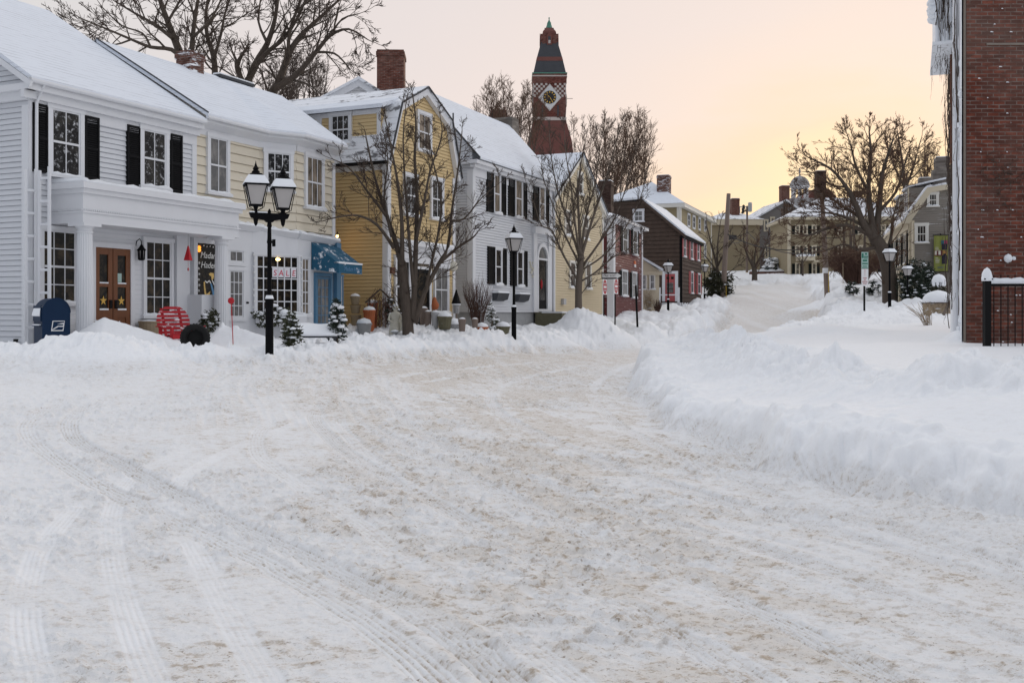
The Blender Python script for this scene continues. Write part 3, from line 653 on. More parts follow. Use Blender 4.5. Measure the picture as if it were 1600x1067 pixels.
    text_mesh('lettering', 'BOUTIQUE', f, sa+.30*W, z0+.10*Hh, .135, 'greyink', wf, .066)
    def blob(pts, m, name='painted_figure', o=.062):
        MB().prism_o(f, [P(u, v) for u, v in pts], o, o+.003).build(name, m, wf)
    blob([(.52,.535),(.60,.555),(.72,.55),(.74,.50),(.70,.455),(.64,.44),(.62,.50),(.56,.51)], 'blond')
    blob([(.30,.40),(.36,.42),(.37,.33),(.42,.22),(.50,.24),(.58,.27),(.56,.22),(.48,.165),(.40,.155),(.34,.24)], 'blond')
    blob([(.58,.39),(.64,.39),(.74,.27),(.83,.175),(.70,.175),(.66,.26)], 'sky')
    for a, b in (((.36,.425),(.44,.40)), ((.44,.40),(.54,.43)), ((.54,.43),(.60,.39)), ((.66,.44),(.76,.36)), ((.76,.36),(.84,.25)), ((.84,.25),(.84,.18))):
        dx, dy = b[0]-a[0], b[1]-a[1]; l = math.hypot(dx, dy); nx, ny = -dy/l*.014, dx/l*.010
        blob([(a[0]-nx, a[1]-ny), (b[0]-nx, b[1]-ny), (b[0]+nx, b[1]+ny), (a[0]+nx, a[1]+ny)], 'chalk', 'painted_line', .0655)
    for u, v in ((.1,.93),(.1,.89)): MB().ball(f.p(*[P(u,v)[0]], .075, P(u,v)[1]), .055, .02, .055, 8, 6).build('lit_globe', 'fairy', wf)
    for i in range(6): MB().ball(f.p(P(.09+.02*(i % 2), .1)[0], .07, P(0, .27+.085*i)[1]), .03, .015, .035, 6, 4).build('garland_bud', 'chalk', wf)
    for i in range(5): MB().ball(f.p(P(.30+.13*i, .1)[0], .07, P(0, .965-.01*(i % 2))[1]), .022, .012, .022, 6, 4).build('garland_bud', 'chalk', wf)
    # panelled box and pier beside the chair
    a, b = f.s(291), f.s(313); zz = f.z(302, 461)
    MB().box(f, a-.1, b, .125, .60, -.9, zz).build('panelled_box', 'white', h)
    MB().box(f, f.s(270), f.s(290), .024, .14, zb, 1.96).box(f, f.s(296), f.s(303)-.11, .024, .16, zb, 1.96).pieces('pier', 'white', h)
    # half glazed white door right of the column
    f2 = f; sa, sb = f.s(356), f.s(377); za, zb2 = f.z(366, 500), f.z(366, 421)
    win(f2, h, sa, sb, f.z(366, 496), f.z(366, 423), cols=3, rows=4, pane='glassgrey', off=.03, cas=.10, meet=False, sill=False, name='glazed_door')
    win(f2, h, sa, sb, f.z(366, 410), f.z(366, 392), cols=2, rows=1, pane='glassgrey', off=.03, cas=.10, meet=False, sill=False, name='transom')
    MB().tube([f.p(sb+.13, .06, .30), f.p(sb+.13, .14, .30)], .03, 6).build('door_knob', 'iron', h)
    MB().box(g, 2*w-.42, 2*w-.30, .0, .05, -.62, -.55).build('vent', 'black', h)
    return f, h
FA, HA = white_shop()

def cream_shop():
    f1 = Fr(*FA.p(5.08, 0, 0)[:2], .469, 1.); P1 = at(404, 0, 28.9)[:2]; P2 = at(462, 0, 29.55)[:2]; P0 = (f1.x, f1.y)
    f2 = Fr(*P1, P2[0]-P1[0], P2[1]-P1[1]); f3 = Fr(*P2, .41, 1.)
    P3 = f3.p(f3.s(521), 0, 0)[:2]; B3 = (-7.95, 35.4); B0 = f1.p(0, -7, 0)[:2]
    L1 = math.dist(P0, P1); L2 = math.dist(P1, P2); L3 = math.dist(P2, P3); ze = 4.98; zm = 2.36; zb = -1.1
    h = thing('shop_house', 'cream shingled shop house with a stepped bay front and blue door', 'house', (P0[0], P0[1], zb))
    mb = MB().prism_z([f1.p(.02, -.05, 0)[:2], f1.p(L1, -.05, 0)[:2], f2.p(L2, -.05, 0)[:2], f3.p(L3-.03, -.05, 0)[:2], B3, B0], zb, ze)
    fe = Fr(*B3, P3[0]-B3[0], P3[1]-B3[1]); Le = math.dist(B3, P3)
    for f, L in ((f1, L1), (f2, L2), (f3, L3)): lap(mb, f, [(zm+.05, 0, L), (ze, 0, L)], .245, .042)
    mb.build('wall', 'creamlap', h)
    # ground floor: plain white shopfront
    Q1 = FA.p(f1.s(392)+5.08, .03, 0)[:2]; Q2 = f3.p(.02, .06, 0)[:2]; Q3 = f3.p(L3, .06, 0)[:2]
    g = Fr(*Q1, Q2[0]-Q1[0], Q2[1]-Q1[1]); Lg = math.dist(Q1, Q2); g3 = Fr(*Q2, .41, 1.)
    gm = MB().prism_z([f1.p(.03, .03, 0)[:2], Q1, Q2, g3.p(L3+.02, 0, 0)[:2], g3.p(L3, -.4, 0)[:2], f2.p(L2, -.4, 0)[:2], f1.p(.03, -.3, 0)[:2]], zb, zm); gm.build('shopfront_wall', 'white', h)
    cb = MB(); cb.box(f3, L3-.12, L3+.03, 0, .05, zm, ze-.4)
    for f, L in ((f1, L1), (f2, L2), (f3, L3)): cb.box(f, 0, L, .031, .05, ze-.30, ze-.12)
    cb.pieces('corner_board', 'white', h)
    # eaves and roof follow the bends of the front
    def off(o): return [f1.p(-.0, o, 0)[:2], f1.p(L1-o*.10, o, 0)[:2], f2.p(L2+o*.30, o, 0)[:2], f3.p(L3+.12, o, 0)[:2]]
    A = off(.33); C = off(.04); ev = MB()
    for i in range(3):
        ev.hexa([C[i]+(ze-.14,), C[i+1]+(ze-.14,), A[i+1]+(ze-.02,), A[i]+(ze-.02,), C[i]+(ze+.06,), C[i+1]+(ze+.06,), A[i+1]+(ze+.06,), A[i]+(ze+.06,)])
    ev.build('cornice', 'white', h)
    MB().tube([f1.p(0, .40, ze+.10)]+[p+(ze+.10,) for p in off(.40)[1:]], .055, 8).build('gutter', 'white', h)
    E = off(.43); zr = 7.42; R0 = (-11.39-.0, 28.06, zr); R1 = (-7.95, 35.4, zr); rm = MB()
    RR = [R0, tuple(R0[i]+(R1[i]-R0[i])*.45 for i in range(3)), tuple(R0[i]+(R1[i]-R0[i])*.62 for i in range(3)), R1]
    E3 = [p+(ze+.09,) for p in E]; up = lambda p, t: (p[0], p[1], p[2]+t)
    for i in range(3):
        rm.quad(up(E3[i], .1), up(E3[i+1], .1), up(RR[i+1], .1), up(RR[i], .1)); rm.quad(E3[i], RR[i], RR[i+1], E3[i+1]); rm.quad(E3[i], E3[i+1], up(E3[i+1], .1), up(E3[i], .1))
    rm.quad(E3[0], up(E3[0], .1), up(RR[0], .1), RR[0]); rm.quad(E3[3], RR[3], up(RR[3], .1), up(E3[3], .1))
    b0 = (R0[0]-4.6, R0[1]+2.1, ze); b1 = (R1[0]-4.6, R1[1]+2.1, ze); rm.quad(up(RR[0], .1), up(RR[3], .1), b1, b0); rm.quad(RR[0], b0, b1, RR[3])
    rm.build('roof', 'roofsnow', h)
    MB().tube([up(E3[0], .12), up(RR[0], .12)], .022, 6).build('roof_edge', 'slate', h)
    MB().quad(f3.p(L3, 0, ze), B3+(ze,), up(R1, 0)).build('gable', 'white', h)
    # windows
    pxwin(f1, h, 325, 352, 217, 302, cols=2, rows=2, pane='glassgrey', off=.035)
    pxwin(f2, h, 416, 452, 240, 298, cols=3, rows=2, pane='glassfrost', off=.035)
    pxwin(f3, h, 477, 501, 247, 325, cols=3, rows=2, pane='glassmottled', off=.035, meet=True)
    # ledge between the floors
    led = MB()
    def ledge(p, q, zp, zq):
        k = Fr(*p[:2], q[0]-p[0], q[1]-p[1]); L = math.dist(p[:2], q[:2])
        led.hexa([k.p(0,.0,zp-.16),k.p(L,0,zq-.16),k.p(L,.10,zq-.14),k.p(0,.10,zp-.14),k.p(0,0,zp),k.p(L,0,zq),k.p(L,.24,zq),k.p(0,.24,zp)])
        return k, L
    pa, pb, pc, pd = f1.p(f1.s(350), .0, 0), f1.p(L1-.02, .0, 0), f2.p(L2, .0, 0), f3.p(L3+.06, 0, 0)
    seg = [(pa, pb, 2.44, 2.42), (pb, pc, 2.40, 2.30), (pc, pd, 2.30, 2.22)]; fr = [ledge(*q) for q in seg]
    le = led.build('ledge', 'white', h); sn = MB()
    for (k, L), (p, q, zp, zq) in zip(fr, seg):
        n = 12
        for i in range(n):
            a, b = L*i/n, L*(i+1)/n; z0, z1 = zp+(zq-zp)*i/n, zp+(zq-zp)*(i+1)/n; t0 = .05+.03*math.sin(i*1.7); t1 = .05+.03*math.sin(i*1.7+1.7)
            sn.hexa([k.p(a,.0,z0+.002),k.p(b,0,z1+.002),k.p(b,.22,z1+.002),k.p(a,.22,z0+.002),k.p(a,0,z0+t0+.06),k.p(b,0,z1+t1+.06),k.p(b,.20,z1+t1),k.p(a,.20,z0+t0)])
    sn.build('snow_cap', 'snow', le)
    # many-paned shop windows with the sale sheets
    z0 = g.z(430, 489); z1 = g.z(430, 400)
    w = win(g, h, g.s(399), g.s(464), z0, z1, cols=6, rows=5, pane='glassshop', off=.03, cas=.07, meet=False, mw=.03)
    a, b = g.s(399), g.s(464); W = b-a
    for ch, u in (('S', .436), ('A', .578), ('L', .732), ('E', .886)):
        q = a+u*W; zz = z0+(z1-z0)*.71
        sh = MB().box(g, q-.065*W, q+.065*W, .0665, .072, zz-.135, zz+.135).build('sale_sheet', 'paper', w)
        text_mesh('letter', ch, g, q, zz-.09, .23, 'ink', sh, .0745, .1, 'CENTER')
    MB().ball(g.p(a+.50*W, .075, z1-.10), .075, .03, .045, 10, 6).build('lit_lamp', 'bulb', w)
    # strings of bulbs along the window edge
    for x, k in ((a-.09, 11), (b+.09, 11)):
        for i in range(k): MB().ball(g.p(x+R.uniform(-.03, .03), .10, z0+(z1-z0)*i/(k-1)), .022, .022, .03, 6, 4).build('string_bulb', 'chalk', w)
    win(g3, h, g3.s(470.5), g3.s(481), g3.z(476, 492), g3.z(476, 404), cols=2, rows=5, pane='glassmottled', off=.0, cas=.045, meet=False, mw=.03)
    # blue door and side light below the awning
    sa, sb = g3.s(493), g3.s(514); zt = g3.z(503, 432)
    d = MB().box(g3, sa-.10, sa, 0, .07, zb, zt+.1).box(g3, sb, sb+.10, 0, .07, zb, zt+.1).box(g3, sa, sb, 0, .07, zt, zt+.1).box(g3, sa, sb, 0, .04, zb, -.35)
    d = d.build('door', 'bluedoor', h)
    win(g3, d, sa+.04, sb-.04, -.33, zt-.05, cols=3, rows=5, frame='bluedoor', sash='bluedoor', pane='glassgrey', off=.0, cas=.03, meet=False, sill=False, name='door_window')
    w2 = win(g3, h, g3.s(524), g3.s(533), g3.z(528, 500), g3.z(528, 432), cols=2, rows=4, frame='bluedoor', pane='glassshop', off=.0, cas=.05, meet=False)
    MB().box(g3, L3-.14, L3+.10, .0, .14, zb, zm-.2).build('door_pillar', 'bluedoor', h)
    # awning
    a, b = g3.s(486), L3-.02; zt = 2.10; z1 = 1.46; oo = .95
    aw = MB().prism_s(g3, [(.01, 1.30), (.01, zt), (oo, z1), (oo, z1-.28)], a, b).build('awning', 'awning', h)
    MB().box(g3, a, b, oo-.16, oo+.02, z1-.0, z1+.055).build('snow_edge', 'snow', aw)
    text_mesh('lettering', 'Madam Haden', g3, a+.22*(b-a), z1-.20, .17, 'sky', aw, oo+.006, .1)
    # planter box under the shop window
    pb_ = MB().box(g, a*0+g.s(396), g.s(468), .13, .40, z0-.33, z0-.10).build('window_box', 'white', h)
    MB().box(g, g.s(396), g.s(468), .13, .40, z0-.10, z0-.04).build('snow_cap', 'snow', pb_)
    ridge = Fr(R0[0], R0[1], R1[0]-R0[0], R1[1]-R0[1])
    chimney(ridge, h, ridge.s(297), .0, 6.6, 7.98, .60, .55, 'chimsnow', snow=False)
    rv = MB().box(ridge, ridge.s(338), ridge.s(392), -.14, .16, zr+.06, zr+.15).build('ridge_vent', 'slate', h)
    MB().box(ridge, ridge.s(338), ridge.s(392), -.14, .13, zr+.152, zr+.20).build('snow_cap', 'snow', rv)
    return f3, h, g3, L3, g
FB3, HB, GB3, LB3, GB = cream_shop()

def yellow_house():
    f = Fr(-4.06, 33.3, .45, 1.); L = 4.7; D = 9.; zb = -1.; ze = 5.0; zk = 6.88; za = 7.72; k = .62
    h = thing('gambrel_house', 'ochre yellow gambrel house with a wide side dormer and street-level shop', 'house', f.p(0, 0, zb))
    prof = [(0, zb), (L, zb), (L, ze), (L-k, zk), (L/2, za), (k, zk), (0, ze)]
    mb = MB().prism_o(f, [(s+(.05 if s < .1 else -.05 if s > L-.1 else 0), z-(.05 if z > ze else 0)) for s, z in prof], -D, -.05)
    lap(mb, f, [(zb, 0, L), (ze, 0, L), (zk, k, L-k), (za-.03, L/2, L/2)], .118, .030)
    g = f.side(0, D); lap(mb, g, [(zb, 0, D), (ze, 0, D)], .118, .030); mb.build('wall', 'yellow', h)
    cb = MB().box(f, -.03, .17, 0, .05, zb, ze-.1).box(f, L-.16, L+.02, 0, .05, zb, ze-.05).box(g, D-.15, D+.03, 0, .05, zb, ze-.1).box(g, 0, D, .0, .04, ze-.32, ze-.06)
    cb.pieces('corner_board', 'white', h)
    out = [(-.22, ze-.08), (k-.06, zk+.03), (L/2, za+.05), (L-k+.06, zk+.03), (L+.2, ze-.08)]
    def offs(pr, t): return [(s, z+t) for s, z in pr]
    rk = MB(); inn = [(-.05, ze-.16), (k+.05, zk-.17), (L/2, za-.18), (L-k-.05, zk-.17), (L+.05, ze-.16)]
    for i in range(4): rk.hexa([f.p(*p) for p in ((inn[i][0], .03, inn[i][1]), (inn[i+1][0], .03, inn[i+1][1]), (inn[i+1][0], .20, inn[i+1][1]), (inn[i][0], .20, inn[i][1]), (out[i][0], .03, out[i][1]), (out[i+1][0], .03, out[i+1][1]), (out[i+1][0], .20, out[i+1][1]), (out[i][0], .20, out[i][1]))])
    rk.pieces('rake_board', 'white', h)
    slab(f, h, out, -D-.1, .24, .09, 'roofsnow2', axis='o')
    MB().tube([f.p(s, .25, z+.04) for s, z in out], .035, 6).build('roof_edge', 'slate', h)
    MB().box(g, 0, D+.1, .02, .26, ze-.14, ze-.06).build('eave', 'black', h)
    # long shed dormer on the side roof
    w0, w1 = .35, 4.25; zd0, zd1 = 5.25, 6.72; dm = MB()
    a, b = D-w1, D-w0; o = -.14
    dm.prism_s(g, [(-.9, zd0), (o, zd0), (o, zd1), (-.9, zd1+.1)], a, b)
    lap(dm, g, [(zd0, D-2.72, b), (zd1, D-2.72, b)], .118, .030, o); d = dm.build('dormer', 'yellow', h)
    wm = MB(); lap(wm, g, [(zd0, a, D-2.72), (zd1, a, D-2.72)], .118, .030, o); wm.build('snowy_wall', 'ivywall', d)
    MB().box(g, D-2.80, D-2.62, o, o+.05, zd0, zd1).box(g, b-.1, b+.02, o, o+.05, zd0, zd1).box(g, a, b, o, o+.04, zd1-.16, zd1).pieces('corner_board', 'white', d)
    gg = Fr(*g.p(0, o, 0)[:2], g.ux, g.uy)
    pxwin(gg, d, 520, 547, 181, 226, cols=3, rows=2, pane='glassfrost', off=.035)
    slab(g, d, [(.12, zd1-.02), (-1.9, 7.42)], a-.1, b+.25, .13, 'roofsnow')
    # front windows
    pxwin(f, h, 652, 670, 180, 236, cols=2, rows=2, pane='glassmottled', off=.035)
    pxwin(f, h, 631, 648, 276, 336, cols=2, rows=2, off=.035, pane='glassfrost'); pxwin(f, h, 673, 689, 282, 342, cols=2, rows=2, off=.035, pane='glassfrost')
    # shop front
    z1 = f.z(650, 405); sf = MB().box(f, .55, L-.30, .0, .07, 1.72, 2.28).box(f, .5, L-.25, 0, .20, 2.28, 2.40); sf = sf.build('shop_sign_band', 'white', h)
    MB().box(f, .5, L-.25, .0, .19, 2.402, 2.47).build('snow_cap', 'snow', sf)
    win(f, h, f.s(617), f.s(637), f.z(627, 492), f.z(627, 404), cols=2, rows=2, pane='glassshop', off=.035)
    win(f, h, f.s(678), f.s(697), f.z(687, 488), f.z(687, 418), cols=2, rows=2, pane='glassgrey', off=.035)
    sa, sb = f.s(647), f.s(669); zt = f.z(658, 421)
    d = MB().box(f, sa-.12, sa, 0, .07, zb, zt+.62).box(f, sb, sb+.14, 0, .07, zb, zt+.62).box(f, sa, sb, 0, .07, zt, zt+.09).box(f, sa, sb, 0, .07, zt+.5, zt+.62).build('door_frame', 'white', h)
    MB().box(f, sa, sb, .0, .03, zt+.09, zt+.5).build('transom_pane', 'glassmottled', d)
    dd = MB().box(f, sa, sa+.12, .0, .05, zb, zt).box(f, sb-.12, sb, 0, .05, zb, zt).box(f, sa+.12, sb-.12, 0, .048, zt-.13, zt).box(f, sa+.12, sb-.12, 0, .048, zb, -.3); dd = dd.build('door', 'black', h)
    MB().box(f, sa+.12, sb-.12, .0, .03, -.3, zt-.13).build('pane', 'glassshop', dd)
    MB().box(f, f.s(614)-.28, f.s(614)-.05, .05, .12, f.z(614, 428), f.z(614, 418)).build('name_board', 'brownpanel', h)
    MB().ball(f.p(f.s(697)+.28, .14, f.z(702, 416)), .17, .06, .20, 10, 6, jit=.08).build('carved_plaque', 'statue', h)
    for px, py in ((663, 308), (657, 330)):
        s, z = f.s(px), f.z(px, py); mb = MB()
        for i in range(60):
            t = R.uniform(0, 6.28); q = R.uniform(.12, .2); mb.tube([f.p(s+q*math.cos(t), .05+R.uniform(0, .08), z+q*math.sin(t)), f.p(s+q*1.1*math.cos(t+.5), .1, z+q*1.1*math.sin(t+.5))], .012, 3)
        mb.build('wreath', 'twig', h)
    MB().tube([f.p(L-.25, .1, 7.0-.3), f.p(L-.25, .1, 7.3)], .03, 5).build('vent_pipe', 'slate', h)
    pl = bpy.data.lights.new('porch_lamp_light', 'POINT'); pl.energy = 2.5; pl.color = (1, .55, .18); pl.shadow_soft_size = .06
    lp = at(527, 369, 33.25); lo = bpy.data.objects.new('porch_lamp_light', pl); COL.objects.link(lo)
    r = thing('wall_lamp', 'small lit orange wall lamp on the yellow side wall above the awning', 'lamp', lp)
    MB().ball(lp, .045, .045, .06, 8, 6).build('bulb', 'bulb', r); MB().tube([(lp[0]-.02, lp[1]+.25, lp[2]+.12), (lp[0], lp[1]+.05, lp[2]+.14), (lp[0], lp[1], lp[2]+.07)], .012, 5).build('bracket', 'iron', r)
    MB().lathe(lp[0], lp[1], [(.07, lp[2]+.04), (.02, lp[2]+.10)], 8).build('shade', 'iron', r)
    lo.location = (lp[0]+.03, lp[1]-.12, lp[2]-.05)
    return f, h, g, D
FC, HC, GC, DC = yellow_house()

def small_roof_behind():
    # white pedimented house rising behind the yellow one, with the big brick chimney
    Y = 42.; a = at(478, 0, Y); b = at(632, 0, Y); f = Fr(a[0], Y, 1, .04, ); W = b[0]-a[0]
    za = (HY-124)/F*Y; ze = (HY-172)/F*Y; sm = f.s(561)
    h = thing('pedimented_house', 'white house with a low pediment rising behind the yellow gambrel', 'house', f.p(0, 0, -.5))
    mb = MB().prism_o(f, [(0, -.5), (W, -.5), (W, ze), (sm, za-.1), (0, ze)], -7, -.05); lap(mb, f, [(ze-2.5, 0, W), (ze, 0, W), (za-.1, sm, sm)], .15, .025); mb.build('wall', 'greylap', h)
    for nm, t0, t1, o0, o1, m in (('pediment_trim', -.30, -.02, -.02, .12, 'white'), ('roof', -.02, .10, -7, .2, 'roofsnow2')):
        q = MB()
        for s0, z0, s1, z1 in ((-.2, ze-.05, sm, za), (sm, za, W+.2, ze-.05)):
            q.prism_o(f, [(s0, z0+t0), (s1, z1+t0), (s1, z1+t1), (s0, z0+t1)], o0, o1)
        q.build(nm, m, h)
    c = f.s(608); chimney(f, h, c, -1.2, ze-.5, (HY-80)/F*(Y+1), 1.12, 1.15, 'chimbrick', snow=False)
small_roof_behind()

def black_shutter_house():
    f = Fr(-1.51, 39.0, .431, 1.); L = 8.4; zb = -1.; z0 = .06; ze = 5.80; w = 2.13; zr = 8.62; D = 7.2
    h = thing('clapboard_house', 'white clapboard house with black shutters and an arched doorway', 'house', f.p(0, 0, zb))
    mb = MB().prism_s(f, [(-D, z0), (-.05, z0), (-.05, ze+.34), (-w, zr-.08), (-D, ze-.4)], .05, L-.05)
    lap(mb, f, [(z0, 0, L), (ze, 0, L)], .108, .028)
    g = f.side(0, D); lap(mb, g, [(z0, 0, D), (ze-.4, 0, D), (ze+.42, 1.4, D), (zr-.06, D-w, D-w)], .108, .028); mb.build('wall', 'whitelap', h)
    MB().prism_s(f, [(-D+.05, zb), (-.06, zb), (-.06, z0-.001), (-D+.05, z0-.001)], .08, L-.08).build('foundation', 'stone', h)
    MB().box(f, -.03, .20, 0, .045, z0, ze-.3).box(f, L-.2, L, 0, .045, z0, ze-.3).box(g, D-.2, D+.03, 0, .045, z0, ze-.3).box(f, 0, L, .0, .05, ze-.55, ze-.12).pieces('corner_board', 'white', h)
    MB().box(f, -.22, L+.2, .0, .22, ze-.25, ze-.12).box(f, -.3, L+.25, .0, .34, ze-.12, ze+.02).box(g, D-.6, D+.26, 0, .26, ze-.12, ze+.02).build('cornice', 'white', h)
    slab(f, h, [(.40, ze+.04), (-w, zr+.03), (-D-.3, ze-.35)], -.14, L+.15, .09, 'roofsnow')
    MB().tube([f.p(-.16, .40, ze+.09), f.p(-.16, -w, zr+.08), f.p(-.16, -D-.3, ze-.3)], .035, 6).build('roof_edge', 'slate', h)
    MB().tube([f.p(L-.02, .12, ze-.1), f.p(L-.02, .10, zb)], .05, 6).build('downpipe', 'white', h)
    for (a, b), (c, d), (e, q) in (((759, 769), (770.5, 779), (780.5, 788.5)), ((793, 802), (804, 813.5), (814.5, 821.5)), ((831.5, 840), (841.5, 849), (850.5, 856))):
        xm = (c+d)/2; t = f.z(xm, 274+(xm-775)*.245); bt = f.z(xm, 333+(xm-775)*.19)
        win(f, h, f.s(c), f.s(d), bt, t, cols=1, rows=2, pane='glassmottled', off=.035, cas=.07); shutter(f, h, f.s(a), f.s(b), bt-.02, t+.08); shutter(f, h, f.s(e), f.s(q), bt-.02, t+.08)
    for (a, b), (c, d), (e, q) in (((760.5, 771), (772.5, 781), (782.5, 789.5)), ((796, 805), (806.5, 814.5), (816, 822))):
        xm = (c+d)/2; t = f.z(xm, 390+(xm-776)*.12); bt = f.z(xm, 444+(xm-776)*.08)
        win(f, h, f.s(c), f.s(d), bt, t, cols=1, rows=2, pane='glass', off=.035, cas=.07); shutter(f, h, f.s(a), f.s(b), bt-.02, t+.08); shutter(f, h, f.s(e), f.s(q), bt-.02, t+.08)
        sx = f.s(c)-.25; sw = f.s(d)+.30; bx = MB().prism_s(f, [(.02, bt-.68), (.22, bt-.62), (.30, bt-.36), (.02, bt-.36)], sx, sw).build('window_box', 'slate', h)
        MB().box(f, sx, sw, .02, .29, bt-.358, bt-.28).build('snow_cap', 'snow', bx)
    sa, sb = f.s(838.5), f.s(852.5); xm = 845.5; zt = f.z(xm, 405); zs = z0+.14; R_ = (sb-sa)/2; sc = (sa+sb)/2
    sr = MB().box(f, sa-.55, sa-.16, 0, .10, z0, zt+R_+.55).box(f, sb+.16, sb+.52, 0, .10, z0, zt+R_+.55).box(f, sa-.65, sb+.62, 0, .22, zt+R_+.55, zt+R_+.85).box(f, sa-.72, sb+.7, 0, .30, zt+R_+.85, zt+R_+.95)
    arc = [(sc+(R_+.16)*math.cos(t), zt+(R_+.16)*math.sin(t)) for t in [math.pi*i/12 for i in range(13)]]; inn = [(sc+R_*math.cos(t), zt+R_*math.sin(t)) for t in [math.pi*i/12 for i in range(13)]]
    for i in range(12): sr.hexa([f.p(*q) for q in ((arc[i][0],.0,arc[i][1]),(arc[i+1][0],0,arc[i+1][1]),(inn[i+1][0],0,inn[i+1][1]),(inn[i][0],0,inn[i][1]),(arc[i][0],.11,arc[i][1]),(arc[i+1][0],.11,arc[i+1][1]),(inn[i+1][0],.11,inn[i+1][1]),(inn[i][0],.11,inn[i][1]))])
    sr.box(f, sa-.16, sa, 0, .11, z0, zt).box(f, sb, sb+.16, 0, .11, z0, zt).box(f, sa, sb, .0, .11, zt-.05, zt+.03).box(f, sa, sb, 0, .11, zs-.1, zs)
    dr = sr.build('doorway', 'white', h)
    MB().prism_o(f, inn, .012, .03).build('fanlight', 'glassgrey', dr)
    dm = MB().box(f, sa, sb, .01, .035, zs, zt-.05).build('door', 'glass', dr); MB().box(f, sa+.06, sb-.06, .036, .05, zs+.02, zs+.40).build('basket', 'black', dm); MB().ball(f.p(sc-.12, .06, zs+1.1), .05, .03, .22, 8, 6).build('red_ribbon', 'red', dm)
    st = MB().box(f, sa-.3, sb+.9, .32, 1.3, -1., .02).box(f, sb-.15, sb+1.7, .32, 1.6, -1., -.28); st.box(f, sa-.3, sb+.5, .05, .318, -1., .05); st = st.build('door_steps', 'paver', h)
    MB().box(f, sa-.25, sb+.88, .34, 1.28, .022, .09).box(f, sb+.9, sb+1.68, .34, 1.58, -.278, -.21).build('snow_cap', 'snow', st)
    pq = MB()
    for i in range(14): pq.ball(f.p(f.s(829)+R.uniform(-.18, .18), .05, f.z(829, 422)+R.uniform(-.35, .35)), .05, .02, .07, 6, 4)
    pq.build('floral_plaque', 'statue', h)
    ridge = Fr(*f.p(0, -w, 0)[:2], f.ux, f.uy)
    sc_ = ridge.s(801); chimney(ridge, h, sc_, -.35, zr-2.3, (HY-185)/F*ridge.Y(801), .78, 1.0, 'stonechim', cap=False, snow=False)
    for px, py in ((703, 183),): q = at(px, py, 40.6); MB().tube([(q[0], q[1], q[2]-.5), (q[0], q[1], q[2]+.14)], .07, 6).build('vent_pipe', 'iron', h)
    return f, h
FD, HD = black_shutter_house()

def tan_house():
    f = Fr(1.9, 47.0, .43, 1.); L = 7.2; D = 11.; zb = -1.; z0 = -.02; ze = 5.35; za = 7.8
    h = thing('gabled_house', 'pale tan clapboard house with a steep gable behind the street tree', 'house', f.p(0, 0, zb))
    mb = MB().prism_o(f, [(.05, z0), (L-.05, z0), (L-.05, ze), (L/2, za-.1), (.05, ze)], -D, -.05); lap(mb, f, [(z0, 0, L), (ze, 0, L), (za, L/2, L/2)], .12, .030)
    g = f.side(0, D); lap(mb, g, [(z0, 0, D), (ze, 0, D)], .12, .030); mb.build('wall', 'tan', h)
    MB().box(f, .05, L-.05, -D, -.05, zb, z0-.001).build('foundation', 'paver', h)
    MB().box(f, -.03, .16, 0, .045, z0, ze-.1).box(f, L-.16, L+.03, 0, .045, z0, ze-.1).pieces('corner_board', 'trim', h)
    rk = MB()
    for a, b, c, d in ((-.2, ze-.12, L/2, za+.02), (L/2, za+.02, L+.2, ze-.12)): rk.prism_o(f, [(a, b-.22), (c, d-.25), (c, d), (a, b)], .0, .16)
    rk.pieces('rake_board', 'trim', h)
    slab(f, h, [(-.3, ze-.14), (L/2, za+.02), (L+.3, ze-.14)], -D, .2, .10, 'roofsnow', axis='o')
    MB().tube([f.p(-.3, .22, ze-.06), f.p(L/2, .22, za+.1), f.p(L+.3, .22, ze-.06)], .04, 5).build('roof_edge', 'slate', h)
    for a, b, y0, y1 in ((889.5, 897, 411, 449), (914, 921, 413, 451), (882, 889, 332, 368), (910, 917, 340, 374), (902, 908, 272, 304)): pxwin(f, h, a, b, y0, y1, cols=1, rows=2, pane='glass' if y0 > 300 else 'glassfrost', off=.035, cas=.10, frame='trim', sash='trim')
    MB().box(f, f.s(876), f.s(880), .02, .16, f.z(878, 476), f.z(878, 467)).build('meter_box', 'steel', h)
tan_house()

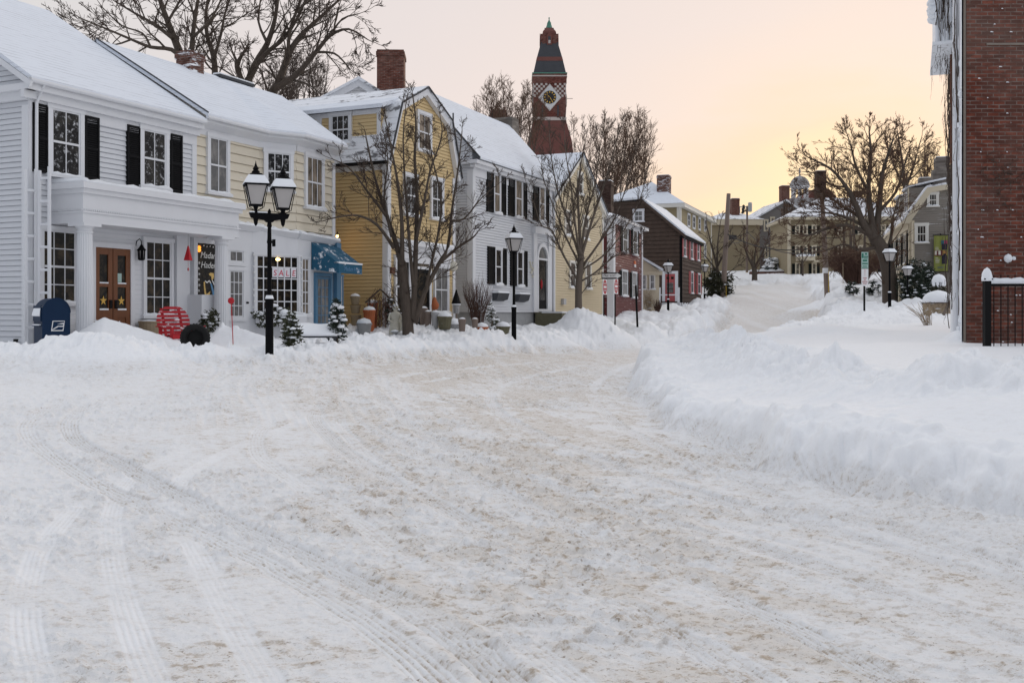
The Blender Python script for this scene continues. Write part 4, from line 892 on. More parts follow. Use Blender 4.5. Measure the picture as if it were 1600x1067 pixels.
def red_house():
    f = Fr(5.6, 57.0, .32, 1.); L = 8.9; D = 6.5; zb = -1.; ze = 5.35
    h = thing('red_house', 'dark red clapboard house with white corner boards and a low roof', 'house', f.p(0, 0, zb))
    mb = MB().prism_s(f, [(-D, zb), (-.05, zb), (-.05, ze), (-D, ze)], .05, L-.05); lap(mb, f, [(zb, 0, L), (ze, 0, L)], .14, .032); g = f.side(0, D); lap(mb, g, [(zb, 0, D), (ze, 0, D)], .14, .032); mb.build('wall', 'maroon', h)
    MB().box(f, -.06, .42, 0, .07, zb, ze-.3).box(f, L-.30, L+.03, 0, .06, zb, ze-.3).box(g, D-.30, D+.06, 0, .07, zb, ze-.3).box(f, 0, L, 0, .06, ze-.30, ze-.08).box(g, 0, D, 0, .06, ze-.75, ze-.08).pieces('corner_board', 'white', h)
    MB().box(f, -.35, L+.35, -D-.3, .38, ze-.08, ze+.08).build('cornice', 'white', h)
    e = [f.p(-.38, .42, ze+.09), f.p(L+.38, .42, ze+.09), f.p(L+.38, -D-.4, ze+.09), f.p(-.38, -D-.4, ze+.09)]; r0, r1 = f.p(2.6, -D/2, ze+1.25), f.p(L-2.6, -D/2, ze+1.25)
    MB().quad(e[0], e[1], r1, r0).quad(e[1], e[2], r1).quad(e[2], e[3], r0, r1).quad(e[3], e[0], r0).quad(*e[::-1]).build('roof', 'roofsnow2', h)
    for (a, b, c, d, y0, y1) in ((972, 979, 969.5, 981, 356, 394), (988, 994, 985.5, 996, 360, 398), (970.5, 978.5, 968, 981.5, 424, 462), (986.5, 993, 984, 996, 427, 465)):
        xm = (a+b)/2; z1, z0 = f.z(xm, y0), f.z(xm, y1); sa, sb = f.s(a), f.s(b)
        win(f, h, sa, sb, z0, z1, cols=1, rows=2, pane='glassgrey', off=.035, cas=.09); shutter(f, h, sa-.58, sa-.10, z0, z1, 'green'); shutter(f, h, sb+.10, sb+.55, z0, z1, 'green')
    c = Fr(*f.p(0, -1.2, 0)[:2], g.ux*-1, g.uy*-1); q = at(947, 284, 58.8)
    chimney(Fr(q[0], q[1], .96, -.28), h, 0, 0, ze-.2, q[2], .72, .9, 'darkchim')
    sg = MB().box(f, f.s(990)-.0, f.s(992.5), .0, .06, f.z(991, 413), f.z(991, 408)).build('wall_plaque', 'orange', h); MB().box(f, f.s(990), f.s(992.5), .0, .06, f.z(991, 417.5), f.z(991, 413.2)).build('wall_plaque', 'signwhite', h)
red_house()

def porch_house():
    f = Fr(8.75, 68.0, 1., -.06); W = 1.02; zb = -.8; ze = 2.85
    h = thing('entrance_lodge', 'small cream entrance lodge squeezed between red and brown houses', 'small building', (8.75, 68, zb))
    MB().prism_o(f, [(0, zb), (W, zb), (W, ze), (-.3, ze+.9), (-.3, zb)], -3, 0).build('wall', 'cream', h)
    slab(f, h, [(W+.25, ze-.05), (-.6, ze+1.05)], -3.1, .25, .16, 'roofsnow', axis='o')
    MB().box(f, -.4, W+.2, .0, .12, ze-.30, ze-.05).build('cornice', 'cream', h)
    pxwin(f, h, 1004, 1009, 430, 452, cols=2, rows=3, pane='glassgrey', frame='trim', cas=.08); pxwin(f, h, 1016, 1022, 430, 452, cols=2, rows=2, pane='glassgrey', frame='trim', cas=.08)
porch_house()

def shingle_house():
    f = Fr(12.4, 75.0, .345, 1.); L = 9.5; zb = -.6; ze = 5.75; w = 2.9; zr = 8.45; D = 7.5
    h = thing('shingled_house', 'dark brown shingled house with faded red shutters and red door', 'house', f.p(0, 0, zb))
    mb = MB().prism_s(f, [(-D, zb), (-.05, zb), (-.05, ze), (-w, zr-.12), (-D, zr-.35)], .05, L-.05); lap(mb, f, [(zb, 0, L), (ze, 0, L)], .30, .055)
    g = f.side(0, D); lap(mb, g, [(zb, 0, D), (ze, 0, D), (ze+.24, 0, D), (zr-.36, .0, D-w+.36), (zr-.1, .0, D-w)], .30, .055); mb.build('wall', 'shingle', h)
    MB().box(f, -.06, .12, 0, .06, zb, ze-.1).box(g, D-.12, D+.06, 0, .06, zb, ze-.1).box(f, -.2, L+.2, .0, .22, ze-.22, ze-.02).pieces('corner_board', 'black', h)
    slab(f, h, [(.35, ze-.02), (-w, zr+.03), (-D, zr-.22)], -.25, L+.25, .14, 'roofsnow')
    rk = MB(); rk.prism_s(f, [(.33, ze-.25), (-w, zr-.20), (-w, zr+.02), (.33, ze-.03)], -.30, -.22); rk.pieces('rake_board', 'shingle', h)
    for a, b, c, d, y0, y1 in ((1067, 1070, 1064.8, 1072.5, 373, 401), (1078, 1081, 1075.5, 1083.5, 376, 405), (1088.5, 1091, 1086, 1093.5, 379.5, 407), (1078.5, 1081.5, 1075.5, 1084.5, 426, 458), (1089.5, 1092.5, 1087, 1095, 429, 459)):
        xm = (a+b)/2; z1, z0 = f.z(xm, y0), f.z(xm, y1); sa, sb = f.s(a), f.s(b)
        win(f, h, sa, sb, z0, z1, cols=1, rows=2, pane='glass', off=.04, cas=.10); shutter(f, h, f.s(c), sa-.1, z0-.05, z1+.05, 'pink'); shutter(f, h, sb+.1, f.s(d), z0-.05, z1+.05, 'pink')
    pxwin(g, h, 992, 1004, 330, 346, cols=2, rows=2, pane='glassgrey', off=.04, cas=.14)
    sa, sb = g.s(1039.5), g.s(1055); z0, z1 = g.z(1047, 471), g.z(1047, 428)
    d = MB().box(g, sa-.22, sa, 0, .09, z0, z1+.2).box(g, sb, sb+.22, 0, .09, z0, z1+.2).box(g, sa, sb, 0, .09, z1, z1+.2).build('door_frame', 'white', h)
    dd = MB().box(g, sa, sb, .0, .06, z0, z0+.62).box(g, sa, sb, 0, .06, z1-.65, z1).box(g, sa, sa+.12, 0, .06, z0+.62, z1-.65).box(g, sb-.12, sb, 0, .06, z0+.62, z1-.65).build('door', 'pink', h)
    MB().box(g, sa+.12, sb-.12, .0, .045, z0+.62, z1-.65).build('pane', 'glassgrey', dd); MB().box(g, sa+.1, sa+.3, .061, .065, z1-.4, z1-.2).box(g, sb-.3, sb-.1, .061, .065, z1-.4, z1-.2).build('small_pane', 'glass', dd)
    st = MB().box(g, sa-.3, D+.05, .0, 1.1, zb, z0-.1).build('porch_deck', 'steel', h); rl = MB()
    for s in [sa-.2+i*.18 for i in range(13)]: rl.box(g, s, s+.07, 1.02, 1.08, zb, z0-.1)
    for s in (sa-.25, sb+.35, D-.05): rl.box(g, s, s+.1, .98, 1.09, z0-.1, z0+1.0)
    rl.box(g, sa-.25, D+.05, 1.0, 1.08, z0+.42, z0+.50).box(g, sb+.35, D+.05, 1.0, 1.08, z0+.92, z0+1.0); rl.build('porch_rail', 'white', h)
shingle_house()

def hip_house():
    f = Fr(15.6, 95.0, .375, 1.); L = 17.; D = 9.; zb = 0.; ze = 9.85
    h = thing('three_storey_house', 'tall dull yellow house with a tall brick chimney and hipped roof', 'house', f.p(0, 0, zb))
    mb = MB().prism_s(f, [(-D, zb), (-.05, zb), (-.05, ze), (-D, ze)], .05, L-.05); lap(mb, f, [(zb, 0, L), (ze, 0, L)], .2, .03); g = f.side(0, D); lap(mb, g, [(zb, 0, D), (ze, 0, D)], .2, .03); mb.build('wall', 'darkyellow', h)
    MB().box(f, -.05, .35, 0, .07, zb, ze).box(f, L-.3, L, 0, .07, zb, ze).box(g, D-.3, D+.05, 0, .07, zb, ze).pieces('corner_board', 'trim', h)
    MB().box(f, -.45, L+.4, -D-.3, .5, ze, ze+.35).build('cornice', 'trim', h)
    e = [f.p(-.5, .55, ze+.36), f.p(L+.45, .55, ze+.36), f.p(L+.45, -D-.5, ze+.36), f.p(-.5, -D-.5, ze+.36)]; r0, r1 = f.p(3.2, -3.4, ze+2.9), f.p(L-1.0, -3.4, ze+2.4)
    MB().quad(e[3], e[0], r0).quad(e[2], e[3], r0, r1).quad(*e[::-1]).build('roof', 'roofsnow', h); MB().quad(e[0], e[1], r1, r0).quad(e[1], e[2], r1).build('bare_roof', 'greyroof', h)
    for a, b, y0, y1 in ((1074, 1077, 336, 353), (1082, 1085, 339, 356), (1091, 1093.5, 342, 358), (1100, 1102, 344.5, 360), (1100, 1102, 384, 402), (1091, 1093.5, 384, 402)): pxwin(f, h, a, b, y0, y1, cols=1, rows=2, off=.03, cas=.14, snow=False, sill=False)
    q = at(1037.5, 275, 97.5); chimney(Fr(q[0], q[1], .936, -.351), h, 0, 0, ze, q[2], 1.15, 1.1, 'chimsnow')
hip_house()

# ---------------------------------------------------------------- houses at the top of the hill
def hill_houses():
    # yellow house at the end of the road
    Y = 126.; f = Fr(at(1108, 0, Y)[0], Y, 1, .05); W = at(1188, 0, Y)[0]-f.x; zb = 3.; ze = f.z(1150, 352)
    h = thing('hilltop_house', 'dull yellow house with one tall brick chimney at the top of the road', 'house', f.p(0, 0, zb))
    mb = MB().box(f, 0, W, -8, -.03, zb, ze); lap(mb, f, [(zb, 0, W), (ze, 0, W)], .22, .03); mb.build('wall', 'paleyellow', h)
    MB().box(f, -.3, W+.3, -8.2, .4, ze, ze+.7).build('cornice', 'cream', h)
    e = [f.p(-.5, .5, ze+.71), f.p(W+.5, .5, ze+.71), f.p(W+.5, -8.3, ze+.71), f.p(-.5, -8.3, ze+.71)]; r0, r1 = f.p(2.6, -4, ze+1.9), f.p(W-1.5, -4, ze+1.9)
    MB().quad(e[0], e[1], r1, r0).quad(e[1], e[2], r1).quad(e[2], e[3], r0, r1).quad(e[3], e[0], r0).quad(*e[::-1]).build('roof', 'roofsnow2', h)
    q = at(1148, 311, Y+3); chimney(Fr(q[0], q[1], 1, 0), h, 0, 0, ze, q[2], 1.0, 1.1, 'chimbrick')
    rd = MB().box(f, f.s(1156), f.s(1184), -5, -4.9, ze+2.75, ze+2.85)
    for i in range(9): rd.box(f, f.s(1156)+i*.27, f.s(1156)+i*.27+.06, -5, -4.92, ze+1.4, ze+2.75)
    rd.build('roof_rail', 'stone', h)
    # grey house with the rising gable
    Y = 134.; f = Fr(at(1185, 0, Y)[0], Y, 1, .08); zb = 3.5; W = f.s(1262); ze = f.z(1186, 341); za = f.z(1226, 315); sm = f.s(1228)
    h = thing('hilltop_house', 'slate grey gabled house hung with bare vines on the hilltop', 'house', f.p(0, 0, zb))
    mb = MB().prism_o(f, [(0, zb), (W, zb), (W, ze), (sm, za), (0, ze)], -9, -.05); lap(mb, f, [(zb, 0, W), (ze, 0, W), (za, sm, sm)], .25, .03); mb.build('wall', 'grayhouse', h)
    slab(f, h, [(-.4, ze-.1), (sm, za+.05), (W+.4, ze-.1)], -9, .4, .22, 'roofsnow2', axis='o')
    for a, b, y0, y1 in ((1195, 1198.5, 345, 360), (1205, 1208.5, 341, 357), (1196, 1199, 385, 402), (1207, 1210, 383, 401)): pxwin(f, h, a, b, y0, y1, frame='cream', sash='cream', cols=1, rows=2, off=.04, cas=.16, snow=False, sill=False, pane='glassgrey')
    q = at(1225.5, 291, Y+1.5); chimney(Fr(q[0], q[1], 1, .1), h, 0, 0, ze, q[2], 1.05, 1.1, 'chimbrick')
    MB().box(f, f.s(1218), f.s(1228), .05, 1.6, zb, zb+3.6).build('porch', 'cream', h)
    # domed cupola house
    Y = 140.; x, _, z = at(1249.5, 310, Y); h = thing('cupola_house', 'brown-roofed house crowned with a white domed cupola', 'house', (x, Y, 4))
    f = Fr(x-2.2, Y-1, 1, 0); zt = (HY-316)/F*Y
    MB().box(f, -1.5, 9.5, -8, 0, 4, zt-1.2).build('wall', 'grayhouse', h)
    MB().prism_o(f, [(-1.8, zt-1.3), (9.8, zt-1.3), (6., zt+.4), (.6, zt+.4)], -8.2, .3).build('roof', 'greyroof', h)
    cu = MB().lathe(x, Y, [(1.25, zt-.5), (1.25, zt+.15)], 8)
    for k in range(8):
        t = k*math.pi/4+.39; cu.tube([(x+1.02*math.cos(t), Y+1.02*math.sin(t), zt+.1), (x+1.02*math.cos(t), Y+1.02*math.sin(t), zt+2.0)], .13, 6)
    cu.lathe(x, Y, [(1.15, zt+1.85), (1.4, zt+2.0), (1.4, zt+2.12)], 8); c = cu.build('cupola', 'white', h)
    dp = [(1.35*math.cos(a), zt+2.12+1.45*math.sin(a)) for a in [i*math.pi/16 for i in range(8)]]+[(.12, zt+3.6), (.06, zt+3.9), (.16, zt+4.1), (.03, zt+4.7)]
    d = MB().lathe(x, Y, dp, 16); d.smooth = True; d.build('dome', 'greyroof', c)
    # wide yellow house behind the elm
    Y = 112.; f = Fr(at(1231, 0, Y)[0], Y, 1, -.04); W = f.s(1412); zb = 3.; ze = f.z(1240, 344)
    h = thing('hilltop_house', 'wide dull yellow house with dark shutters behind the spreading elm', 'house', f.p(0, 0, zb))
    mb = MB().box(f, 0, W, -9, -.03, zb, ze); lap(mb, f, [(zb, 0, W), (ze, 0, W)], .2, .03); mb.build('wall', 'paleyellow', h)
    MB().box(f, -.05, .3, 0, .08, zb, ze).box(f, W-.3, W, 0, .08, zb, ze).pieces('corner_board', 'cream', h); MB().box(f, -.4, W+.4, -9.3, .5, ze, ze+.3).build('cornice', 'cream', h)
    e = [f.p(-.5, .6, ze+.31), f.p(W+.5, .6, ze+.31), f.p(W+.5, -9.5, ze+.31), f.p(-.5, -9.5, ze+.31)]; r0, r1 = f.p(4.6, -4.5, ze+2.9), f.p(W-3, -4.5, ze+2.9)
    MB().quad(e[0], e[1], r1, r0).quad(e[1], e[2], r1).quad(e[2], e[3], r0, r1).quad(e[3], e[0], r0).quad(*e[::-1]).build('roof', 'roofsnow2', h)
    for row, (y0, y1) in enumerate(((353, 366), (385, 400), (412, 430))):
        for x in (1246, 1258, 1272, 1312, 1344, 1380):
            if row == 2 and x == 1258: continue
            w = pxwin(f, h, x-2.2, x+2.2, y0, y1, frame='cream', sash='cream', cols=2, rows=2, off=.04, cas=.12, snow=False); sa, sb = f.s(x-2.2), f.s(x+2.2); z1, z0 = f.z(x, y0), f.z(x, y1)
            shutter(f, h, sa-.44, sa-.13, z0, z1, 'green'); shutter(f, h, sb+.13, sb+.44, z0, z1, 'green')
    po = MB().box(f, f.s(1243), f.s(1268), .0, 1.6, f.z(1255, 408), f.z(1255, 402)).build('porch_roof', 'cream', h); MB().box(f, f.s(1243), f.s(1268), .0, 1.55, f.z(1255, 402)+.01, f.z(1255, 398.5)).build('snow_cap', 'snow', po)
    MB().box(f, f.s(1269), f.s(1284), .0, .8, f.z(1276, 410), f.z(1276, 407)).build('door_hood', 'cream', h)
    for xx, yy, ww in ((1281.5, 268, 1.05), (1338, 300, .9)): q = at(xx, yy, Y+5); chimney(Fr(q[0], q[1], 1, 0), h, 0, 0, ze, q[2], ww, 1.1, 'darkchim')
    # brown slab of another roof between them
    Y = 150.; f = Fr(at(1258, 0, Y)[0], Y, 1, 0); W = f.s(1312); z = f.z(1280, 296)
    h = thing('hilltop_house', 'plain brown house rising behind the two dark chimneys', 'house', f.p(0, 0, 5))
    MB().box(f, 0, W, -8, 0, 5, z-2.).build('wall', 'grayhouse', h); MB().prism_o(f, [(-.3, z-2.1), (W+.3, z-2.1), (W-1.6, z), (1.2, z)], -8.3, .3).build('roof', 'redslate', h)
    Y = 118.; f = Fr(at(1372, 0, Y)[0], Y, 1, 0); W = f.s(1428); z = f.z(1390, 318)
    h = thing('hilltop_house', 'brown house with a snow-streaked roof behind the gambrel house', 'house', f.p(0, 0, 4))
    MB().box(f, 0, W, -8, 0, 4, z-2.4).build('wall', 'grayhouse', h); MB().prism_s(f, [(.4, z-2.5), (-4, z), (-8.4, z-2.5)], -.3, W+.3).build('roof', 'greyroof', h)
hill_houses()

def grey_gambrel():
    f = Fr(23.3, 60.0, .266, 1., flip=True); L = 13.5; zb = -.3; ze = 5.45       # the long side, facing the street on its left
    g = Fr(23.3, 60.0, .966, -.257); W = 7.4                                        # the gable end, facing us
    h = thing('gambrel_house', 'grey-brown clapboard gambrel house with stone chimneys beside the banner', 'house', g.p(0, 0, zb))
    zk = g.z(1451, 297); sk = g.s(1451); za = zk+.35; prof = [(0, zb), (W, zb), (W, ze), (W-sk, zk), (W/2, za), (sk, zk), (0, ze)]
    mb = MB().prism_o(g, [(s+(.05 if s < .1 else -.05 if s > W-.1 else 0), z-(.05 if z > ze else 0)) for s, z in prof], -L, -.05)
    lap(mb, g, [(zb, 0, W), (ze, 0, W), (zk, sk, W-sk), (za, W/2, W/2)], .13, .03); lap(mb, f, [(zb, 0, L), (ze, 0, L)], .13, .03); mb.build('wall', 'graylap', h)
    MB().box(g, -.03, .26, 0, .05, zb, ze).box(f, -.03, .26, 0, .05, zb, ze).pieces('corner_board', 'cream', h)
    out = [(-.38, ze-.02), (sk-.1, zk+.12), (W/2, za+.16), (W-sk+.1, zk+.12), (W+.3, ze)]; inn = [(-.05, ze-.22), (sk+.1, zk-.16), (W/2, za-.12), (W-sk-.1, zk-.16), (W, ze-.22)]; rk = MB()
    for i in range(4): rk.hexa([g.p(*p) for p in ((inn[i][0], .0, inn[i][1]), (inn[i+1][0], .0, inn[i+1][1]), (inn[i+1][0], .22, inn[i+1][1]), (inn[i][0], .22, inn[i][1]), (out[i][0], .0, out[i][1]), (out[i+1][0], .0, out[i+1][1]), (out[i+1][0], .22, out[i+1][1]), (out[i][0], .22, out[i][1]))])
    rk.pieces('rake_board', 'cream', h)
    slab(g, h, out, -L, .24, .12, 'roofsnow2', axis='o')
    MB().box(f, -.25, L, .0, .40, ze-.18, ze-.03).box(f, 0, L, 0, .10, ze-.5, ze-.18).build('cornice', 'cream', h)
    for i in range(4):
        s = 1.2+i*3.0; win(f, h, s, s+1.0, 3.0, 4.75, cols=2, rows=2, off=.035, pane='glass', frame='cream', cas=.12); shutter(f, h, s-.62, s-.13, 3.0, 4.75, 'green'); shutter(f, h, s+1.13, s+1.62, 3.0, 4.75, 'green')
    MB().box(f, 1.0, 2.6, .0, .5, zb, 2.6).build('door_porch', 'cream', h); MB().box(f, 1.3, 2.3, .501, .53, zb, 2.1).build('door', 'green', h)
    pxwin(g, h, 1452, 1463, 304, 322, cols=3, rows=2, frame='trim', sash='trim', off=.035, cas=.13); pxwin(g, h, 1433, 1446.5, 353, 379, cols=3, rows=2, frame='trim', sash='trim', off=.035, cas=.15)
    for s in (1.6, 6.6):                                                            # dormers over the street
        d = MB().box(f, s, s+2.2, -1.6, -.12, ze+.1, ze+2.1); d = d.build('dormer', 'graylap', h); slab(f, d, [(.05, ze+2.1), (-2.2, ze+2.55)], s-.15, s+2.35, .10, 'roofsnow2')
        MB().box(f, s-.03, s+2.23, -.14, -.09, ze+.1, ze+.22).box(f, s-.03, s+.14, -.14, -.09, ze+.22, ze+2.1).box(f, s+2.06, s+2.23, -.14, -.09, ze+.22, ze+2.1).pieces('dormer_trim', 'cream', d)
        win(Fr(*f.p(0, -.12, 0)[:2], f.ux, f.uy, True), d, s+.6, s+1.6, ze+.4, ze+1.8, cols=2, rows=2, off=.0, snow=False)
    q = at(1471.5, 247, 61.5); ch = Fr(q[0], q[1], .966, -.257); chimney(ch, h, 0, 0, ze, q[2], .74, .8, 'stonechim'); MB().box(ch, -.55, .55, -.42, .38, ze, q[2]-.75).build('chimney_base', 'stonechim', h)
    q = at(1444.5, 279, 64); chimney(Fr(q[0], q[1], .966, -.257), h, 0, 0, ze, q[2], .68, .6, 'stonechim')
    MB().tube([g.p(.12, .25, ze-.1), g.p(.12, .12, ze-.6), g.p(.12, .12, zb)], .06, 6).build('downpipe', 'cream', h); MB().box(g, g.s(1486), g.s(1488.5), .06, .16, zb, g.z(1487, 330)).build('downpipe', 'iron', h)
    # cloth banner on the gable wall
    a, b = g.s(1458), g.s(1480); z0, z1 = g.z(1469, 424), g.z(1469, 369); W_, H_ = b-a, z1-z0
    bt = thing('hanging_banner', 'olive green cloth banner with printed pictures on the grey house', 'banner', g.p((a+b)/2, .3, z0))
    gb = Fr(*g.p(0, .30, 0)[:2], g.ux, g.uy); bm = MB(); n = 12
    for i in range(n):
        s0, s1 = a+W_*i/n, a+W_*(i+1)/n; o0, o1 = .02*math.sin(i*.9), .02*math.sin((i+1)*.9)
        bm.hexa([gb.p(s0,o0-.01,z0),gb.p(s1,o1-.01,z0),gb.p(s1,o1+.01,z0),gb.p(s0,o0+.01,z0),gb.p(s0,o0-.01,z1),gb.p(s1,o1-.01,z1),gb.p(s1,o1+.01,z1),gb.p(s0,o0+.01,z1)])
    bm.build('cloth', 'banner', bt); rt = MB().tube([gb.p(a-.05, 0, z1+.03), gb.p(b+.05, 0, z1+.03)], .025, 6).tube([gb.p(a-.05, 0, z0-.03), gb.p(b+.05, 0, z0-.03)], .025, 6)
    rt.tube([gb.p((a+b)/2, 0, z1+.03), g.p((a+b)/2, .02, z1+.15)], .02, 5).tube([gb.p((a+b)/2, 0, z0-.03), g.p((a+b)/2, .02, z0-.03)], .02, 5); rt.build('rail', 'iron', bt)
    for u0, u1, v0, v1, m, o in ((.52, .95, .74, .87, 'bprint1', .034), (.72, .95, .74, .87, 'bprint2', .037), (.55, .95, .60, .77, 'bprint3', .040), (.02, .60, .43, .59, 'bprint5', .034), (.06, .20, .46, .57, 'statue', .038), (.32, .48, .46, .57, 'statue', .038), (.62, .95, .46, .58, 'bprint4', .034), (.56, .93, .20, .44, 'bprint3', .038), (.66, .84, .42, .49, 'bprint3', .041)):
        MB().box(gb, a+u0*W_, a+u1*W_, o-.002, o, z0+v0*H_, z0+v1*H_).build('printed_picture', m, bt)
    for i in range(9):
        v = (.66, .62, .58, .36, .32, .28, .24, .11, .08)[i]; MB().box(gb, a+(.1 if i < 7 else .25)*W_, a+(.45 if i < 7 else .8)*W_-R.uniform(0, .12), .034, .036, z0+v*H_, z0+(v+.013)*H_).pieces('printed_line', 'greyink' if i > 6 else 'statue', bt)
grey_gambrel()

def clock_tower():
    Y = 200.; k = Y/F; x0 = (858-CX)*k; Z = lambda py: (HY-py)*k
    h = thing('clock_tower', 'red brick clock tower with a diamond clock panel and steep slate cap', 'clock tower', (x0, Y, 6))
    def sq(prof, m, name, par=h): return MB().lathe(x0, Y, [(r*k, Z(py)) for r, py in prof], 4, math.pi/4, True).build(name, m, par)
    sq([(36, 450), (36, 246), (33.5, 225), (25, 193)], 'redslate', 'flared_base')
    sq([(25.5, 193), (25.5, 188)], 'sandstone', 'stone_band'); sq([(24.8, 188), (24.8, 136)], 'towerbrick', 'shaft'); sq([(26, 136), (26, 128), (27, 126)], 'towerbrick', 'upper_course'); sq([(26.6, 126), (26.6, 124)], 'sandstone', 'stone_band')
    sq([(26.4, 124), (26.4, 121.5)], 'towerbrick', 'cornice'); sq([(27, 121.5), (27, 119.8)], 'copper', 'gutter')
    rf = sq([(25, 119.8), (22, 106), (18.5, 91)], 'slate', 'roof'); sq([(21.0, 100.5), (19.4, 94)], 'redslate', 'roof_band', rf); sq([(18.5, 91), (12.6, 69)], 'slate', 'roof'); sq([(12.8, 70), (12, 62), (10, 52), (5, 45)], 'redslate', 'roof_top')
    fr = [Fr(x0-25*k, Y-25*k, 1, 0), Fr(x0-25*k, Y+25*k, 0, -1), Fr(x0+25*k, Y-25*k, 0, 1), Fr(x0+25*k, Y+25*k, -1, 0)]
    for i, f in enumerate(fr):
        c = 25*k; ck = MB(); n = 14; u = 50*k/n; o = .06-.2*k
        for r in range(6):
            for q in range(n):
                s = q*u+u/2; zz = Z(157)+r*u*1.0
                if (q+r) % 2 == 0 and (abs(s-c)/k+abs(zz+u/2-Z(158))/k*.85) > 20: ck.box(f, q*u+.02, q*u+u-.02, -.1, o+.02, zz, zz+u*.96)
        ck.build('chequer_stones', 'sandstone', h)
        dm = MB().prism_o(f, [(c-18*k, Z(158)), (c, Z(179)), (c+18*k, Z(158)), (c, Z(137))], -.1, .16).build('clock_panel', 'sandstone', h)
        MB().prism_o(f, [(c-16.6*k, Z(158)), (c, Z(177.4)), (c+16.6*k, Z(158)), (c, Z(138.6))], .161, .20).build('inner_panel', 'clockface', dm)
        ring = lambda r: [(c+r*k*math.cos(2*math.pi*j/28), Z(158)+r*k*math.sin(2*math.pi*j/28)) for j in range(28)]
        MB().prism_o(f, ring(10), .201, .26).build('dial', 'dial', dm); mk = MB()
        for j in range(12):
            t = math.pi*j/6; ca, sa = math.cos(t), math.sin(t); p = lambda r, w: (c+(r*ca-w*sa)*k, Z(158)+(r*sa+w*ca)*k); mk.prism_o(f, [p(6.6, -.62), p(9.2, -.8), p(9.2, .8), p(6.6, .62)], .261, .30)
        mk.pieces('hour_mark', 'gold', dm); hm = MB()
        for t, r in ((math.radians(-57), 8.0), (math.radians(138), 7.)):
            ca, sa = math.cos(t), math.sin(t); p = lambda q, w: (c+(q*ca-w*sa)*k, Z(158)+(q*sa+w*ca)*k); hm.prism_o(f, [p(-1, -.5), p(r, -.25), p(r, .25), p(-1, .5)], .301, .33)
        hm.pieces('clock_hand', 'gold', dm)
        for s in (-12.5, 11.5):
            MB().box(f, c+(s)*k, c+(s+2.4)*k, -.1, .02, Z(187), Z(170)).build('slit_window', 'slate', h); MB().box(f, c+(s-1.2)*k, c+(s+3.6)*k, -.1, .12, Z(170), Z(167)).box(f, c+(s-.8)*k, c+(s+3.2)*k, -.1, .1, Z(189), Z(187)).pieces('window_trim', 'towerbrick', h)
        # dormer with an opening on each face of the cap
        g = Fr(*f.p(c, -12*k, 0)[:2], f.ux, f.uy); dr = MB().prism_o(g, [(-13.2*k, Z(66.5)), (13.2*k, Z(66.5)), (13.2*k, Z(57)), (-13.2*k, Z(57))], -1.5*k, .6*k); dr.prism_o(g, [(-11*k, Z(72)), (11*k, Z(72)), (11*k, Z(66.6)), (-11*k, Z(66.6))], -1.5*k, .4*k)
        dr.prism_o(g, [(-9*k, Z(73)), (9*k, Z(73)), (0, Z(92))], -1*k, 3.0*k) if False else None
        d = dr.build('dormer', 'towerbrick', h); MB().prism_o(g, [(-4*k, Z(74)), (4*k, Z(74)), (4*k, Z(60)), (0, Z(53)), (-4*k, Z(60))], .6*k, 1.6*k).build('dormer_gable', 'redslate', d); MB().box(g, -2*k, 2*k, 1.61*k, 1.75*k, Z(72), Z(61)).build('opening', 'slate', d); MB().box(g, -1.6*k, 1.6*k, 1.751*k, 1.85*k, Z(72), Z(67)).pieces('louvre', 'sandstone', d)
        MB().prism_o(Fr(*f.p(c, -17*k, 0)[:2], f.ux, f.uy), [(-11.6*k, Z(75)), (11.6*k, Z(75)), (1*k, Z(92)), (-1*k, Z(92))], -3.*k, -.2*k) if False else None
    sp = MB().lathe(x0, Y, [(6*k, Z(46)), (5*k, Z(44)), (3.2*k, Z(38)), (3.4*k, Z(37)), (1.2*k, Z(33)), (.5*k, Z(30)), (1.2*k, Z(29.3)), (1.2*k, Z(28.3)), (.2*k, Z(27.6))], 8)
    for s in (-1, 1): sp.ball((x0+s*6.4*k, Y-2*k, Z(45.5)), 1.1*k, 1.1*k, 1.1*k, 6, 4); sp.ball((x0+s*6.4*k, Y-2*k, Z(48.5)), 1.1*k, 1.1*k, 1.1*k, 6, 4)
    sp.build('copper_spirelet', 'copper', h); MB().tube([(x0-42*k, Y, Z(154)), (x0+37*k, Y, Z(154.4))], .05, 4).build('lightning_rod', 'wire', h)
    # dark roof with a ridge turret in front of the tower
    Y2 = 150.; f = Fr((700-CX)/F*Y2, Y2, 1, .1); h2 = thing('dark_roofed_hall', 'dark brown roofed hall showing above the white roof ridge', 'building', f.p(0, 0, 2))
    a, b = f.s(745), f.s(828); z = lambda py: f.z(780, py)
    MB().box(f, a, b, -10, 0, 2, z(235)).build('wall', 'darkchim', h2); MB().prism_o(f, [(f.s(757), z(236)), (f.s(800), z(236)), (f.s(795.5), z(188)), (f.s(790), z(172)), (f.s(768), z(172)), (f.s(761), z(188))], -9, .2).build('roof', 'redslate', h2)
    for p in (768, 788): MB().lathe(*f.p(f.s(p), -.3, 0)[:2], [(.12, z(173)), (.12, z(170)), (.3, z(168.5)), (.1, z(166.5))], 6).build('finial', 'redslate', h2)
clock_tower()

